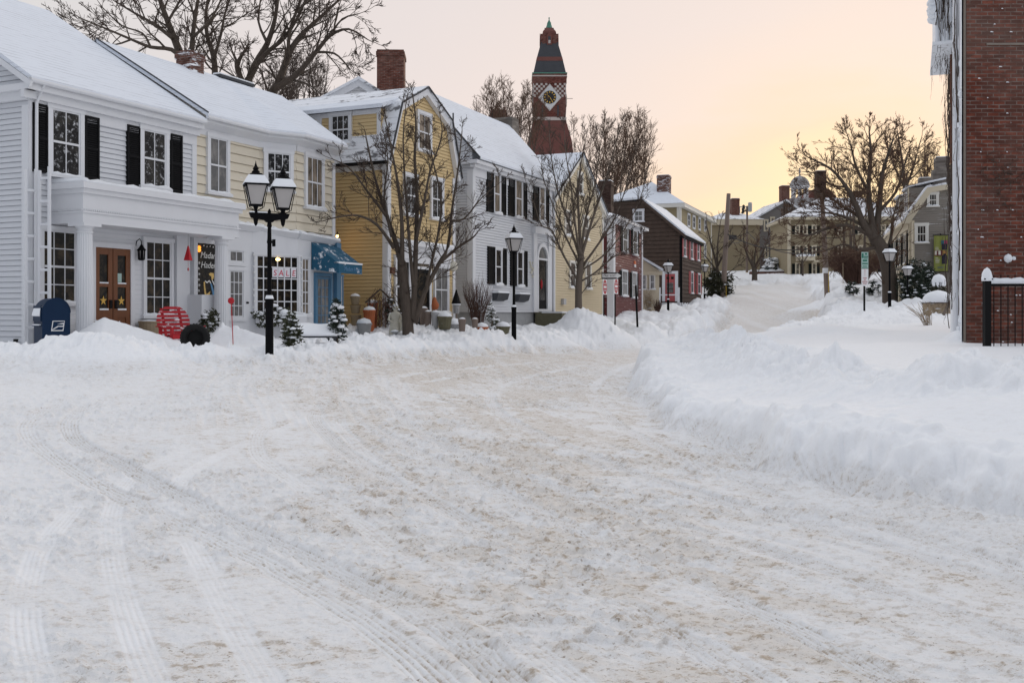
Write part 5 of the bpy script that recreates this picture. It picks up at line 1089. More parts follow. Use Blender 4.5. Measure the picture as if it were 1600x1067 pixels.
# ---------------------------------------------------------------- brick building on the right
def brick_building():
    Yb = 18.; xc = (1510-CX)/F*Yb; f = Fr(xc, Yb, 1, 0); h = thing('brick_building', 'tall dark red brick building at the right with a vine-covered side', 'building', (xc, Yb, -1.2))
    MB().prism_z([(xc, Yb), (xc+9, Yb), (xc+11.5, Yb+6.3), (xc+2.5, Yb+6.3)], -1.2, 8.2).build('wall', 'brick', h)
    MB().box(f, -.030, -.001, -.06, -.01, -1.2, 8.2).build('corner_strip', 'ice', h)
    g = Fr(xc-.06, Yb+.05, .39, 1., flip=True); L = 5.6
    MB().prism_z([g.p(0, 0, 0)[:2], g.p(L, 0, 0)[:2], g.p(L, -.9, 0)[:2], g.p(.6, -.03, 0)[:2]], -1.2, 7.9).build('side_wall', 'ivywall', h)
    MB().tube([g.p(.9, .07, -.4), g.p(.9, .07, 8)], .05, 8).build('downpipe', 'white', h); MB().tube([g.p(2.6, .07, 3.), g.p(2.6, .07, 8)], .04, 6).build('conduit', 'brownpanel', h)
    # boxed timber oriel high on the side wall, seen from below
    s0, s1 = 1.7, 4.4; zb = (HY-75)/F*20.2; o1 = .40
    orl = MB().box(g, s0, s1, .0, o1, zb, 8.2); n = 7
    for i in range(n): orl.box(g, s0-.03, s0-.001, o1*i/n+.01, o1*(i+.72)/n, zb-.05, 8.2)
    orl.box(g, s0-.05, s1, 0, o1+.05, zb-.06, zb-.001); orl = orl.build('oriel', 'ivywall', h)
    sn = MB()
    for i in range(34): z = zb+.55+i*.065; sn.ball(g.p(s0+R.uniform(.05, .5), o1+.03, z), .12, .16*min(1, (i+3)/10)+R.uniform(0, .03), .09, 8, 6, jit=.1)
    sn.build('clinging_snow', 'snow', orl)
    # bare vines
    vm = MB()
    def vine(s, o, z, dz, n, wob, r):
        p = [(s, o, z)]
        for i in range(n): s += R.uniform(-wob, wob); o = max(.02, o+R.uniform(-.02, .022)); z += dz*R.uniform(.5, 1.3); p.append((s, o, z))
        vm.tube([g.p(*q) for q in p], [r*(1-.75*i/n) for i in range(n+1)], 4)
        return p
    for i in range(70):
        p = vine(R.uniform(.25, L), .03, R.uniform(-.7, 5), R.uniform(.12, .22), R.randint(10, 26), .09, R.uniform(.008, .017))
        for q in p[2::2]:
            if R.random() < .75: vine(q[0], q[1]+R.uniform(0, .05), q[2], R.choice((-1, 1))*R.uniform(.02, .07), R.randint(3, 6), .07, .005)
    for i in range(26): vine(R.uniform(s0-.05, s1), R.uniform(.05, o1+.06), zb-.03, -R.uniform(.03, .10), R.randint(3, 9), .05, .005)
    for i in range(90): s = R.uniform(s0-.06, s0-.035); vine(s, R.uniform(.0, o1), R.uniform(zb, 7.5), R.uniform(.04, .12), R.randint(5, 14), .012, R.uniform(.005, .011))
    for i in range(30):                                                              # thin vines straying over the brick front
        x, z = R.uniform(.35, 1.3), R.uniform(1.7, 2.7); p = [f.p(x, .012, z)]
        for k in range(R.randint(5, 14)): x += R.uniform(-.11, .11); z += R.uniform(-.05, .09); p.append(f.p(max(.05, x), .012+R.uniform(0, .012), z))
        vm.tube(p, R.uniform(.003, .006), 3)
    vm.build('vines', 'twig', h)
    cs = MB()
    for i in range(60): s = R.uniform(.15, 3.4); cs.ball(g.p(s, R.uniform(-.02, .02), -.6+7.4*R.random()**1.5), R.uniform(.03, .06), R.uniform(.02, .045), R.uniform(.03, .12), 7, 5, jit=.2)
    cs.build('clinging_snow', 'snow', h)
    # snowballs and ledges of snow stuck to the brick
    for px, py, r in ((1574, 404, .075), (1583, 404, .035)): q = at(px, py, Yb); MB().ball((q[0], Yb-.03, q[2]), r, r*.7, r, 10, 8, jit=.12).build('stuck_snowball', 'snow', h)
    sl = MB()
    for i in range(46):
        x = xc+R.uniform(.1, 1.2); z = -.5+.068*R.randint(0, 120); w = R.uniform(.008, .03)*(1 if R.random() < .9 else 1.8); sl.hexa([f.p(x-xc+a*w, o, z+b) for a, o, b in ((-1, -.002, 0), (1, -.002, 0), (1, .014, 0), (-1, .014, 0), (-.5, -.002, .02), (.6, -.002, .018), (.5, .006, .012), (-.7, .006, .010))])
    sl.build('stuck_snow', 'snow', h)
    MB().box(f, .35, 9, .0, .02, (HY-71)/F*Yb, (HY-68)/F*Yb).build('wall_crack', 'ice', h)
    # iron fence
    Yf = 16.9; xf = (1542-CX)/F*Yf; zt = (HY-443)/F*Yf; fz = -.75; ff = Fr(xf, Yf, 1, 0)
    t = thing('iron_fence', 'black iron railing with a square post and a thick snow cap', 'fence', (xf, Yf, fz))
    MB().box(ff, -.05, .05, -.05, .05, fz, zt+.06).build('post', 'iron', t)
    MB().box(ff, .051, 4.2, -.02, .02, zt-.045, zt-.005).box(ff, -.07, .07, -.07, .07, zt+.06, zt+.08).build('rail', 'iron', t)
    for i in range(34): x = .115+i*.117; MB().tube([ff.p(x, 0, fz), ff.p(x, 0, zt+.14)], .009, 6).build('picket', 'iron', t)
    n = 60; pr = [(.055+4.1*i/n, zt+.085+.012*math.sin(i*2.1)+R.uniform(-.008, .008)) for i in range(n+1)]; MB().prism_o(ff, [(.055, zt-.003)]+pr+[(4.155, zt-.003)], -.05, .05).build('snow_cap', 'snow', t, smooth=True)
    b = MB().ball(ff.p(0, 0, zt+.06), .085, .085, .20, 12, 8, -.1, .05); b.build('post_snow', 'snow', t)
brick_building()
# ---------------------------------------------------------------- street lamps
def lantern(root, x, y, z, sc=1.):
    """a four-sided glass lantern, corner towards the street, with a snowy cap; z is the top of its post"""
    a = math.pi/4+.35; q = lambda prof: MB().lathe(x, y, [(r*sc, z+h*sc) for r, h in prof], 4, a, True)
    c = [(math.cos(a+i*math.pi/2), math.sin(a+i*math.pi/2)) for i in range(4)]; k = sc*math.sqrt(2)
    g = q([(.115, .16), (.205, .56)]).build('lantern_glass', 'frosted', root)
    fr = MB()
    for cx_, cy_ in c:
        fr.tube([(x+cx_*.117*k, y+cy_*.117*k, z+.15*sc), (x+cx_*.209*k, y+cy_*.209*k, z+.57*sc)], .012*sc, 5)
        fr.tube([(x+cx_*.232*k, y+cy_*.232*k, z+.57*sc), (x+cx_*.15*k, y+cy_*.15*k, z+.10*sc), (x+cx_*.05*k, y+cy_*.05*k, z+.05*sc)], .009*sc, 5)
    fr.lathe(x, y, [(.122*sc, z+.13*sc), (.122*sc, z+.165*sc)], 4, a, True).lathe(x, y, [(.24*sc, z+.56*sc), (.245*sc, z+.59*sc)], 4, a, True)
    fr.lathe(x, y, [(.055*sc, z-.02*sc), (.035*sc, z+.05*sc), (.06*sc, z+.13*sc)], 10); fr.build('lantern_frame', 'lampblack', root)
    r = q([(.25, .59), (.13, .80), (.105, .82)]).build('lantern_roof', 'lampblack', root)
    q([(.252, .596), (.247, .625), (.165, .775), (.15, .765), (.235, .60)]).build('snow_cap', 'snow', r)
    MB().lathe(x, y, [(.085*sc, z+.82*sc), (.085*sc, z+.86*sc), (.05*sc, z+.90*sc), (.07*sc, z+.92*sc), (.03*sc, z+.98*sc), (.012*sc, z+1.04*sc), (.004*sc, z+1.09*sc)], 8).build('finial', 'lampblack', root)
def post(root, x, y, z0, z1, sc=1., bh=.85):
    sc *= .74
    p = MB().lathe(x, y, [(.115*sc, z0-.4), (.11*sc, z0+bh*.95), (.12*sc, z0+bh), (.12*sc, z0+bh+.05), (.085*sc, z0+bh+.07), (.09*sc, z0+bh+.12), (.065*sc, z0+bh+.15), (.058*sc, z1-.45), (.075*sc, z1-.42), (.06*sc, z1-.36), (.05*sc, z1-.12), (.07*sc, z1-.10), (.05*sc, z1)], 14); p.build('post', 'lampblack', root)
    MB().lathe(x, y, [(.121*sc, z0+bh+.051), (.10*sc, z0+bh+.10), (.091*sc, z0+bh+.12)], 14).build('ring_snow', 'snow', root)
def lamp(px, ytop, ybase, Y, sc, label, bh=.85):
    x, _, zb = at(px, ybase, Y); zt = (HY-ytop)/F*Y
    t = thing('street_lamp', label, 'street lamp', (x, Y, zb), 'street lamps along the snowy street'); post(t, x, Y, zb, zt-1.09*sc, sc, bh); lantern(t, x, Y, zt-1.09*sc, sc); return t
lamp(803, 350, 523, 33.3, .95, 'black single street lamp before the black-shuttered white house')
lamp(1044, 403, 490, 66, 1.0, 'snow-capped street lamp before the red door of the shingled house')
lamp(1101, 407, 476, 84, 1.0, 'snow-capped street lamp beside the dark olive hedge')
lamp(1390, 379, 484, 54, 1.05, 'tall snow-capped street lamp in front of the elm trunk')
lamp(1418, 408, 484, 56, .85, 'shorter thin street lamp beside the dark evergreen bush', .7)
def double_lamp():
    Y = 20.5; x, _, zb = at(421, 545, Y); zt = (HY-346)/F*Y
    t = thing('street_lamp', 'black double-headed street lamp in front of the shops', 'street lamp', (x, Y, zb), 'street lamps along the snowy street')
    post(t, x, Y, zb, zt, .98, .95); d = Fr(x, Y, .97, .45)
    b = MB().prism_o(d, [(-.40, zt+.16), (.40, zt+.16), (.36, zt+.06), (.1, zt+.02), (.06, zt-.02), (-.06, zt-.02), (-.1, zt+.02), (-.36, zt+.06)], -.05, .05)
    for s in (-.27, .27): b.lathe(*d.p(s, 0, 0)[:2], [(.01, zt-.10), (.035, zt-.06), (.05, zt+.03), (.06, zt+.06)], 8); b.lathe(*d.p(s, 0, 0)[:2], [(.06, zt+.16), (.05, zt+.19)], 8)
    b.lathe(x, Y, [(.03, zt+.16), (.035, zt+.2), (.01, zt+.25)], 8); b = b.build('crossbar', 'lampblack', t); MB().box(d, -.39, -.05, -.045, .045, zt+.161, zt+.185).build('snow_cap', 'snow', b)
    MB().box(d, .06, .11, -.04, .06, zt-.50, zt-.36).build('junction_box', 'lampblack', t)
    lantern(t, *d.p(-.27, 0, 0)[:2], zt+.17, .94); lantern(t, *d.p(.27, 0, 0)[:2], zt+.12, .94)
double_lamp()

# ---------------------------------------------------------------- before the white shop
def mailbox():
    x, y, _ = at(66, 500, 20.7); z1 = (HY-466)/F*20.9; z0 = z1-1.27; f = Fr(x, y, .74, .67); D = .55
    t = thing('mailbox', 'dark blue round-topped mailbox half buried in the snow bank', 'mailbox', (x, y, z0))
    arch = [(D/2+D/2*math.cos(a), z0+.98+.29*math.sin(a)) for a in [math.pi*i/16 for i in range(17)]]
    MB().prism_o(f, [(0, z0+.12), (D, z0+.12)]+arch, -.52, 0).build('body', 'mailblue', t)
    for s in (.03, D-.08):
        for o in (-.50, -.06): MB().box(f, s, s+.05, o, o+.045, z0-.2, z0+.12).build('leg', 'mailblue', t)
    rim = MB()
    for i in range(16):
        a, b = arch[i], arch[i+1]; c = lambda p: (D/2+(p[0]-D/2)*1.03, z0+.98+(p[1]-z0-.98)*1.03)
        rim.hexa([f.p(*q) for q in ((a[0], -.02, a[1]-.01), (b[0], -.02, b[1]-.01), (c(b)[0], -.02, c(b)[1]), (c(a)[0], -.02, c(a)[1]), (a[0], .012, a[1]-.01), (b[0], .012, b[1]-.01), (c(b)[0], .012, c(b)[1]), (c(a)[0], .012, c(a)[1]))])
    rim.build('rim', 'mailblue', t)
    MB().prism_o(f, [(-.03, z0+.80), (.0, z0+.80), (.0, z0+1.12), (-.02, z0+1.12)], -.49, -.03).build('hopper_door', 'mailblue', t)
    MB().prism_o(f, [(-.06, z0+.92), (-.031, z0+.90), (-.021, z0+1.02), (.02, z0+1.10), (-.01, z0+1.11)], -.47, -.05).build('lodged_snow', 'snow', t)
    MB().box(f, -.055, -.001, -.46, -.07, z0+.70, z0+.715).build('handle', 'mailblue', t); MB().box(f, -.05, -.002, -.45, -.08, z0+.716, z0+.74).build('handle_snow', 'snow', t)
    sx, sz, w, hh = .17, z0+.60, .24, .21
    b = MB().prism_o(f, [(sx, sz), (sx+w, sz), (sx+w+.03, sz+hh), (sx+.03, sz+hh)], .001, .004).build('emblem', 'signwhite', t); P = lambda u, v: (sx+u*w+.03*v, sz+v*hh)
    for pts in ([(.08,.10),(.92,.10),(.97,.40),(.55,.42),(.25,.20)], [(.06,.16),(.20,.28),(.46,.50),(.90,.52),(.94,.66),(.40,.66),(.72,.76),(.96,.80),(.97,.93),(.07,.93)]):
        MB().prism_o(f, [P(*p) for p in pts], .0045, .006).build('emblem_print', 'mailblue', b)
mailbox()
def ladder(p0, p1, ztop, zbot, first, label):
    t = thing('ladder', label, 'ladder', (p0[0], p0[1], zbot), 'white ladders beside the porch')
    f = Fr(p0[0], p0[1], p1[0]-p0[0], p1[1]-p0[1]); W = math.dist(p0, p1)
    for s in (0, W-.055): MB().box(f, s, s+.055, -.02, .03, zbot, ztop[0] if s == 0 else ztop[1]).build('rail', 'white', t)
    z = first; rs = MB()
    while z > zbot+.1: MB().box(f, .055, W-.055, -.012, .018, z-.018, z+.018).build('rung', 'white', t); MB().box(f, .056, W-.056, -.010, .016, z+.019, z+.032).build('rung_snow', 'snow', t); z -= .487
ladder(at(37.5, 0, 21.75)[:2], at(58, 0, 21.95)[:2], (3.07, 3.09), -1.0, 2.62, 'white wooden ladder, nearer the mailbox side of the house corner')
ladder(at(60.5, 0, 21.85)[:2], at(79, 0, 21.75)[:2], (3.05, 3.12), -1.0, 2.87, 'white wooden ladder in front of the left porch window')
def red_chair():
    x, y, zb = at(278, 534, 23.1); zb = -.80; f = Fr(x, y, .905, -.424); t = thing('garden_chair', 'snowy red round-backed wooden garden chair on the porch', 'chair', (x, y, zb))
    # s points out to the street; o runs along the house front
    b = Fr(*f.p(-.10, 0, 0)[:2], .62, .78); R0 = .37; zc = zb+.62
    for i in range(8):
        z = zc-R0+.006+i*.0915; o = -.16*(z-zb-.3); W = lambda q: 1.14*math.sqrt(max(.004, R0*R0-(q-zc)**2)); zz = [z, z+.02, z+.042, z+.062]
        MB().prism_o(b, [(W(q), q) for q in zz]+[(-W(q), q) for q in zz[::-1]], o-.012, o+.012).build('back_slat', 'redsnow', t)
    for s in (-.22, .22): MB().prism_s(b, [(-.20, zb+.92), (-.17, zb+.92), (.06, zb+.2), (.03, zb+.2)], s-.03, s+.03).build('back_brace', 'red', t)
    for s in (-.42, .36): MB().box(b, s, s+.10, -.1, .52, zb+.50, zb+.525).build('arm', 'redsnow', t); MB().box(b, s+.03, s+.075, .42, .50, zb, zb+.50).build('leg', 'red', t); MB().box(b, s+.03, s+.075, -.02, .06, zb, zb+.50).build('leg', 'red', t)
    for i in range(4): MB().box(b, -.37, .37, .06+i*.12, .16+i*.12, zb+.34-.02*(3-i), zb+.36-.02*(3-i)).build('seat_slat', 'redsnow', t)
    MB().box(b, -.40, .40, .53, .55, zb+.24, zb+.34).build('apron', 'red', t)
red_chair()
def tyre():
    x, y, z = at(305, 528, 21.6); f = Fr(x, y, .97, .22); t = thing('tyre', 'black rubber tyre standing upright in the snow by the red chair', 'tyre', (x, y, z-.3))
    mb = MB(); n = 28; prof = [(.30, -.07), (.30, .07), (.27, .105), (.20, .10), (.165, .07), (.165, -.07), (.20, -.10), (.27, -.105)]
    for i in range(n):
        for j in range(8):
            q = [(i, j), (i+1, j), (i+1, j+1), (i, j+1)]; mb.quad(*[f.p(prof[b % 8][0]*math.cos(2*math.pi*a/n), prof[b % 8][1], z+prof[b % 8][0]*math.sin(2*math.pi*a/n)) for a, b in q])
    mb.build('casing', 'rubber', t); MB().prism_o(f, [(.164*math.cos(2*math.pi*i/20), z+.164*math.sin(2*math.pi*i/20)) for i in range(20)], -.06, -.02).build('hub', 'rubber', t)
    sn = MB()
    for i in range(7): a = math.radians(62+i*10); sn.ball(f.p(.30*math.cos(a), R.uniform(-.03, .03), z+.305*math.sin(a)), .03, .05, .012, 8, 4)
    mb2 = MB()
    for i in range(30):
        a = 2*math.pi*i/30; ff = lambda r, w, o: f.p(r*math.cos(a+w), o, z+r*math.sin(a+w)); mb2.hexa([ff(.298, -.05, -.072), ff(.298, .05, -.072), ff(.298, .05, .072), ff(.298, -.05, .072), ff(.309, -.04, -.07), ff(.309, .04, -.07), ff(.309, .04, .07), ff(.309, -.04, .07)])
    mb2.build('tread', 'rubber', t)
tyre()
def reflector():
    x, y, z = at(365, 526, 22.3); z = gz(x, y)-.02; zt = (HY-470)/F*22.3; t = thing('marker_stake', 'thin red stake with a round red reflector by the column', 'marker', (x, y, z-.2))
    MB().tube([(x, y, z-.2), (x-.05, y, zt)], .010, 6).build('stake', 'red', t); MB().ball((x-.05, y-.02, zt), .072, .02, .075, 14, 8).build('reflector', 'red', t)
    s = MB(); s.ball((x, y, z-.02), .13, .1, .10, 10, 6, jit=.12); s.build('snowy_foot', 'statue', t)
reflector()
for px, yb, Y, lab in ((233, 520, 24.7, 'pale wicker tub under the window right of the porch doors'), (150, 512, 23.2, 'pale wicker tub half hidden behind the porch column')):
    x, y, z = at(px, yb, Y); z = min(z, -.58); t = thing('tub', lab, 'planter', (x, y, z-.1), 'wicker tubs on the porch')
    MB().lathe(x, y, [(.19, z-.15), (.235, z+.10), (.24, z+.34), (.25, z+.36), (.25, z+.40), (.21, z+.40), (.20, z+.36)], 18).build('tub', 'barrel', t)
    b = MB().ball((x, y, z+.37), .2, .2, .06, 12, 6, -.2, .05); b.build('snow_cap', 'snow', t)
def wall_lantern():
    f = FA; s = f.s(221, .2); z = f.z(221, 407, .2); x, y, _ = f.p(s, .20, 0)
    m = MB().lathe(x, y, [(.05, z), (.085, z+.02), (.095, z+.24)], 6).build('wall_lantern', 'lampblack', HA)
    MB().lathe(x, y, [(.074, z+.025), (.086, z+.235)], 6, .5).build('pane', 'frosted', m); MB().lathe(x, y, [(.12, z+.24), (.05, z+.33), (.02, z+.38)], 6).build('cap', 'lampblack', m)
    MB().tube([f.p(s, .02, z+.35), f.p(s, .05, z+.47), f.p(s, .14, z+.52), f.p(s, .20, z+.46), f.p(s, .20, z+.38)], .012, 6).build('bracket', 'lampblack', m)
wall_lantern()
def bell():
    f = FA; s = f.s(294, .75); z = f.z(294, 407, .75); x, y, _ = f.p(s, .75, 0); t = thing('hanging_bell', 'small red metal bell hanging from the porch ceiling', 'bell', (x, y, z))
    MB().lathe(x, y, [(.105, z), (.11, z+.01), (.05, z+.22), (.015, z+.36)], 4, .6).build('bell', 'red', t)
    MB().tube([(x, y, z+.36), (x, y, 1.96)], .004, 4).build('cord', 'wire', t); MB().tube([(x, y, z), (x, y, z-.19)], .004, 4).ball((x, y, z-.22), .02, .02, .05, 6, 4).build('clapper', 'red', t)
bell()

# ---------------------------------------------------------------- shrubs and other plants
def leaves(mb, c, rx, ry, rz, n, size, shell=.45, rg=R, zlo=-1., taper=0., up=0.):
    """many small leaf blades through a crown's volume, in loose clumps"""
    cl = []
    while len(cl) < max(6, n//26):
        v = Vector((rg.uniform(-1, 1), rg.uniform(-1, 1), rg.uniform(zlo, 1)))
        if shell < v.length < 1: cl.append(v*rg.uniform(.86, 1.06))
    for i in range(n):
        v = rg.choice(cl)+Vector((rg.gauss(0, .11), rg.gauss(0, .11), rg.gauss(0, .11))); k = 1-taper*(v.z-zlo)/(1-zlo) if taper else 1
        p = Vector((c[0]+v.x*rx*k, c[1]+v.y*ry*k, c[2]+v.z*rz)); a = Vector((rg.gauss(0, 1), rg.gauss(0, 1), rg.gauss(0, .7)+up)).normalized(); b = a.cross(Vector((rg.gauss(0, 1), rg.gauss(0, 1), rg.gauss(0, 1)))).normalized()
        s = size*rg.uniform(.6, 1.4); mb.quad(p-b*s*.28, p+a*s*.5-b*s*.1, p+a*s, p+a*s*.4+b*s*.32)
    return cl
def shrub(px, ybase, ytop, Y, wpx, label, name='evergreen_shrub', m='leaf', n=900, size=.07, snow=40, taper=0., pot=None, group=None, srad=.06, depth=None, sz=.5, cat='shrub'):
    k = Y/F; x, _, zb = at(px, ybase, Y); zt = (HY-ytop)*k; rx = wpx*k/2; ry = depth or rx; t = thing(name, label, cat, (x, Y, zb-.1), group)
    if not (420 < px < 430) and gz(x, Y) < zb: zb = gz(x, Y)
    base = zb
    if pot: MB().lathe(x, Y, [(.15, zb-.15), (.22, zb+pot)], 12).build('pot', 'slate', t); base = zb+pot*.8
    cz = (base+zt)/2; rz = (zt-base)/2
    MB().tube([(x, Y, zb-.2), (x+.02, Y, cz), (x, Y, zt-rz*.4)], [.035, .025, .01], 6).build('stem', 'bark', t)
    mb = MB(); cl = leaves(mb, (x, Y, cz), rx, ry, rz, n, size, taper=taper); mb.build('foliage', m, t)
    if snow:
        sn = MB(); cs = [v for v in cl if v.z > -.75 or R.random() < .3]
        for i in range(snow):
            v = R.choice(cs); q = 1-taper*(v.z+1)/2 if taper else 1; r = srad*R.uniform(.5, 1.35)
            sn.ball((x+v.x*rx*q*1.03, Y+v.y*ry*q*1.03, cz+v.z*rz+r*.3), r*1.25, r*1.25, r*sz*1.3, 8, 5, -.6, .16)
        sn.build('snow', 'snow', t)
    return t
shrub(455, 542, 490, 22.6, 40, 'small potted evergreen spilling over its pot, beside the double lamp', m='olive', n=1500, size=.085, snow=85, srad=.045, group='potted evergreens by the snowy bench', taper=.55)
shrub(526, 536, 468, 24.0, 42, 'cone-shaped potted evergreen heaped with snow, right of the snowy bench', m='leaf', n=1700, size=.08, snow=110, srad=.055, group='potted evergreens by the snowy bench', taper=.8)
shrub(328, 522, 484, 25.2, 34, 'loose evergreen boughs below the painted shop window', m='olive', n=700, size=.10, snow=22, srad=.05)
shrub(425, 512, 478, 26.8, 60, 'evergreen boughs overhanging the shop window box', m='olive', n=900, size=.10, snow=60, srad=.07, depth=.22, group=None)
shrub(1434, 476, 408, 57, 62, 'large snow-dusted evergreen bush against the grey gambrel house', m='leaf', n=5200, size=.15, snow=170, srad=.075, depth=1.0)
shrub(1333, 458, 441, 66, 24, 'small dark fir seedling poking through the snow, left of the parking sign', m='leaf', n=420, size=.16, snow=10, srad=.06)
shrub(1364, 456, 440, 68, 26, 'small dark fir seedling in the snow beside the elm trunk', m='leaf', n=420, size=.16, snow=12, srad=.06)
shrub(1124, 476, 422, 88, 46, 'dark olive evergreen hedge beside the utility pole', name='hedge', m='hedge', n=4200, size=.24, snow=30, srad=.11, depth=1.4)
shrub(1206, 430, 402, 117, 32, 'snow-laden spruce on the hilltop below the grey house', m='leaf', n=1300, size=.3, snow=150, srad=.26, taper=.45)
shrub(1467, 472, 428, 52, 22, 'olive shrub under a round snow hood below the banner', m='hedge', n=900, size=.11, snow=0)
def hood():
    x, y, z = at(1467, 438, 51.7); m = MB().ball((x, y, z-.05), .34, .34, .36, 16, 8, -.15, .05)
    for i in range(7): a = R.uniform(0, 6.28); m.ball((x+.28*math.cos(a), y+.28*math.sin(a), z-.16), .07, .07, .16, 7, 5, jit=.1)
    o = m.build('snow_hood', 'snow'); tag(o, 'rounded hood of snow resting on the olive shrub', 'snow')
hood()
def snowy_hedge():
    Y = 40.; x, _, zb = at(1465, 492, Y); zr = (HY-473)/F*Y; zt = (HY-454)/F*Y; r = .58; t = thing('round_hedge', 'round clipped twiggy hedge under a thick dome of snow', 'hedge', (x, Y, zb-.2))
    MB().lathe(x, Y, [(r*.8, zb-.3), (r*.9, zb), (r*.97, zr)], 20).build('twig_ball', 'straw', t); tw = MB()
    for i in range(420):
        a = R.uniform(0, 6.28); z = R.uniform(zb-.1, zr); q = r*(.85+.13*(z-zb)/(zr-zb)); p = Vector((x+q*math.cos(a), Y+q*math.sin(a), z)); tw.tube([p, p+Vector((R.uniform(-.1, .1), R.uniform(-.1, .1), R.uniform(-.02, .12)))], .005, 3)
    tw.lathe(x, Y, [(r*1.0, zr-.03), (r*1.02, zr+.0)], 20); tw.build('twigs', 'twig', t)
    b = MB().ball((x, Y, zr+.01), r*1.0, r*1.0, zt-zr, 20, 8, -.05, .02); b.build('snow_dome', 'snow', t)
    p = at(1474, 492, 38.6); q = at(1487, 468, 39.4); o = MB().tube([p, q], [.06, .045], 7).build('log', 'palebark'); tag(o, 'pale bare log leaning by the snow-domed hedge', 'log')
    x, y, z = at(1452, 511, 30); st = MB()
    for i in range(26): a = R.uniform(-.5, .5); st.tube([(x+R.uniform(-.08, .08), y+R.uniform(-.08, .08), z-.1), (x+a*.3-.12, y+R.uniform(-.2, .2), z+.3), (x+a*.8-.3, y+R.uniform(-.3, .3), z+R.uniform(.4, .75))], [.010, .008, .003], 4)
    o = st.build('dry_bush', 'straw'); tag(o, 'clump of dry pale stalks in the snow near the brick building', 'bush')
snowy_hedge()
def twig_bush(px, yb, yt, Y, wpx, n, label, m='redtwig', rad_=.008, fan=.8, name='bare_bush'):
    k = Y/F; x, _, zb = at(px, yb, Y); zt = zb+(yb-yt)*k; zb = min(zb, gz(x, Y)); H = zt-zb; W = wpx*k/2; mb = MB()
    for i in range(n):
        a = R.uniform(0, 6.28); q = R.random()**.6*W; h = H*R.uniform(.55, 1.); dx, dy = math.cos(a)*q, math.sin(a)*q*.7; s = .22
        p0 = Vector((x+dx*s, Y+dy*s, zb-.15)); p2 = Vector((x+dx, Y+dy, zb+h)); p1 = p0.lerp(p2, .5)+Vector((-dx*.12*fan, -dy*.12, H*.06)); mb.tube([p0, p1, p2], [rad_, rad_*.8, rad_*.35], 4)
        for j in range(3): u = p0.lerp(p2, R.uniform(.4, .9)); mb.tube([u, u+Vector((R.uniform(-.3, .3)*W, R.uniform(-.3, .3)*W, R.uniform(.1, .3)*H))], [rad_*.6, rad_*.3], 3)
    o = mb.build(name, m); return tag(o, label, 'bush')
twig_bush(746, 500, 434, 37.2, 52, 95, 'fan of reddish bare twigs at the corner of the black-shuttered house', rad_=.009)
twig_bush(1013, 487, 452, 66.5, 24, 60, 'bare pale bush before the small entrance lodge', 'straw', .012)
twig_bush(1027, 490, 468, 66.8, 16, 60, 'low brown grassy clump under the porch deck', 'redtwig', .014)
twig_bush(1338, 432, 386, 92, 118, 520, 'wide thicket of brown bare stems behind the parking sign', 'redtwig', .022, name='bare_thicket')
shrub(768, 514, 474, 36.4, 26, 'small snowy potted shrub beside the reddish twigs', m='olive', n=420, size=.09, snow=46, srad=.06, taper=.5)
shrub(776, 512, 496, 38.4, 16, 'tiny dark plant against the stone foundation', m='leaf', n=220, size=.08, snow=12, srad=.04)
def snow_bench():
    Y = 23.6; a = at(463, 530, Y); f = Fr(a[0], Y, .98, .18); L = .95; z = at(470, 534, Y)[2]; t = thing('bench', 'low dark bench under a thick sloping slab of snow', 'bench', (a[0], Y, z-.3))
    MB().box(f, .0, L, -.48, .02, z+.09, z+.13).build('seat', 'slate', t)
    for s in (.04, L-.10):
        for o in (-.42, -.06): MB().box(f, s, s+.06, o, o+.06, z-.35, z+.09).build('leg', 'slate', t)
    mb = MB(); n = 10
    pr = lambda i: [(.05, z+.131), (.045, z+.175+.01*math.sin(i)), (-.1, z+.24+.01*math.sin(i*1.3)), (-.30, z+.36), (-.46, z+.42+.015*math.sin(i*.8)), (-.50, z+.40), (-.50, z+.131)]
    mb.rings([[f.p(.02+(L-.04)*i/n, o, zz) for o, zz in pr(i)] for i in range(n+1)]); mb.smooth = True; mb.build('snow_slab', 'snow', t)
snow_bench()

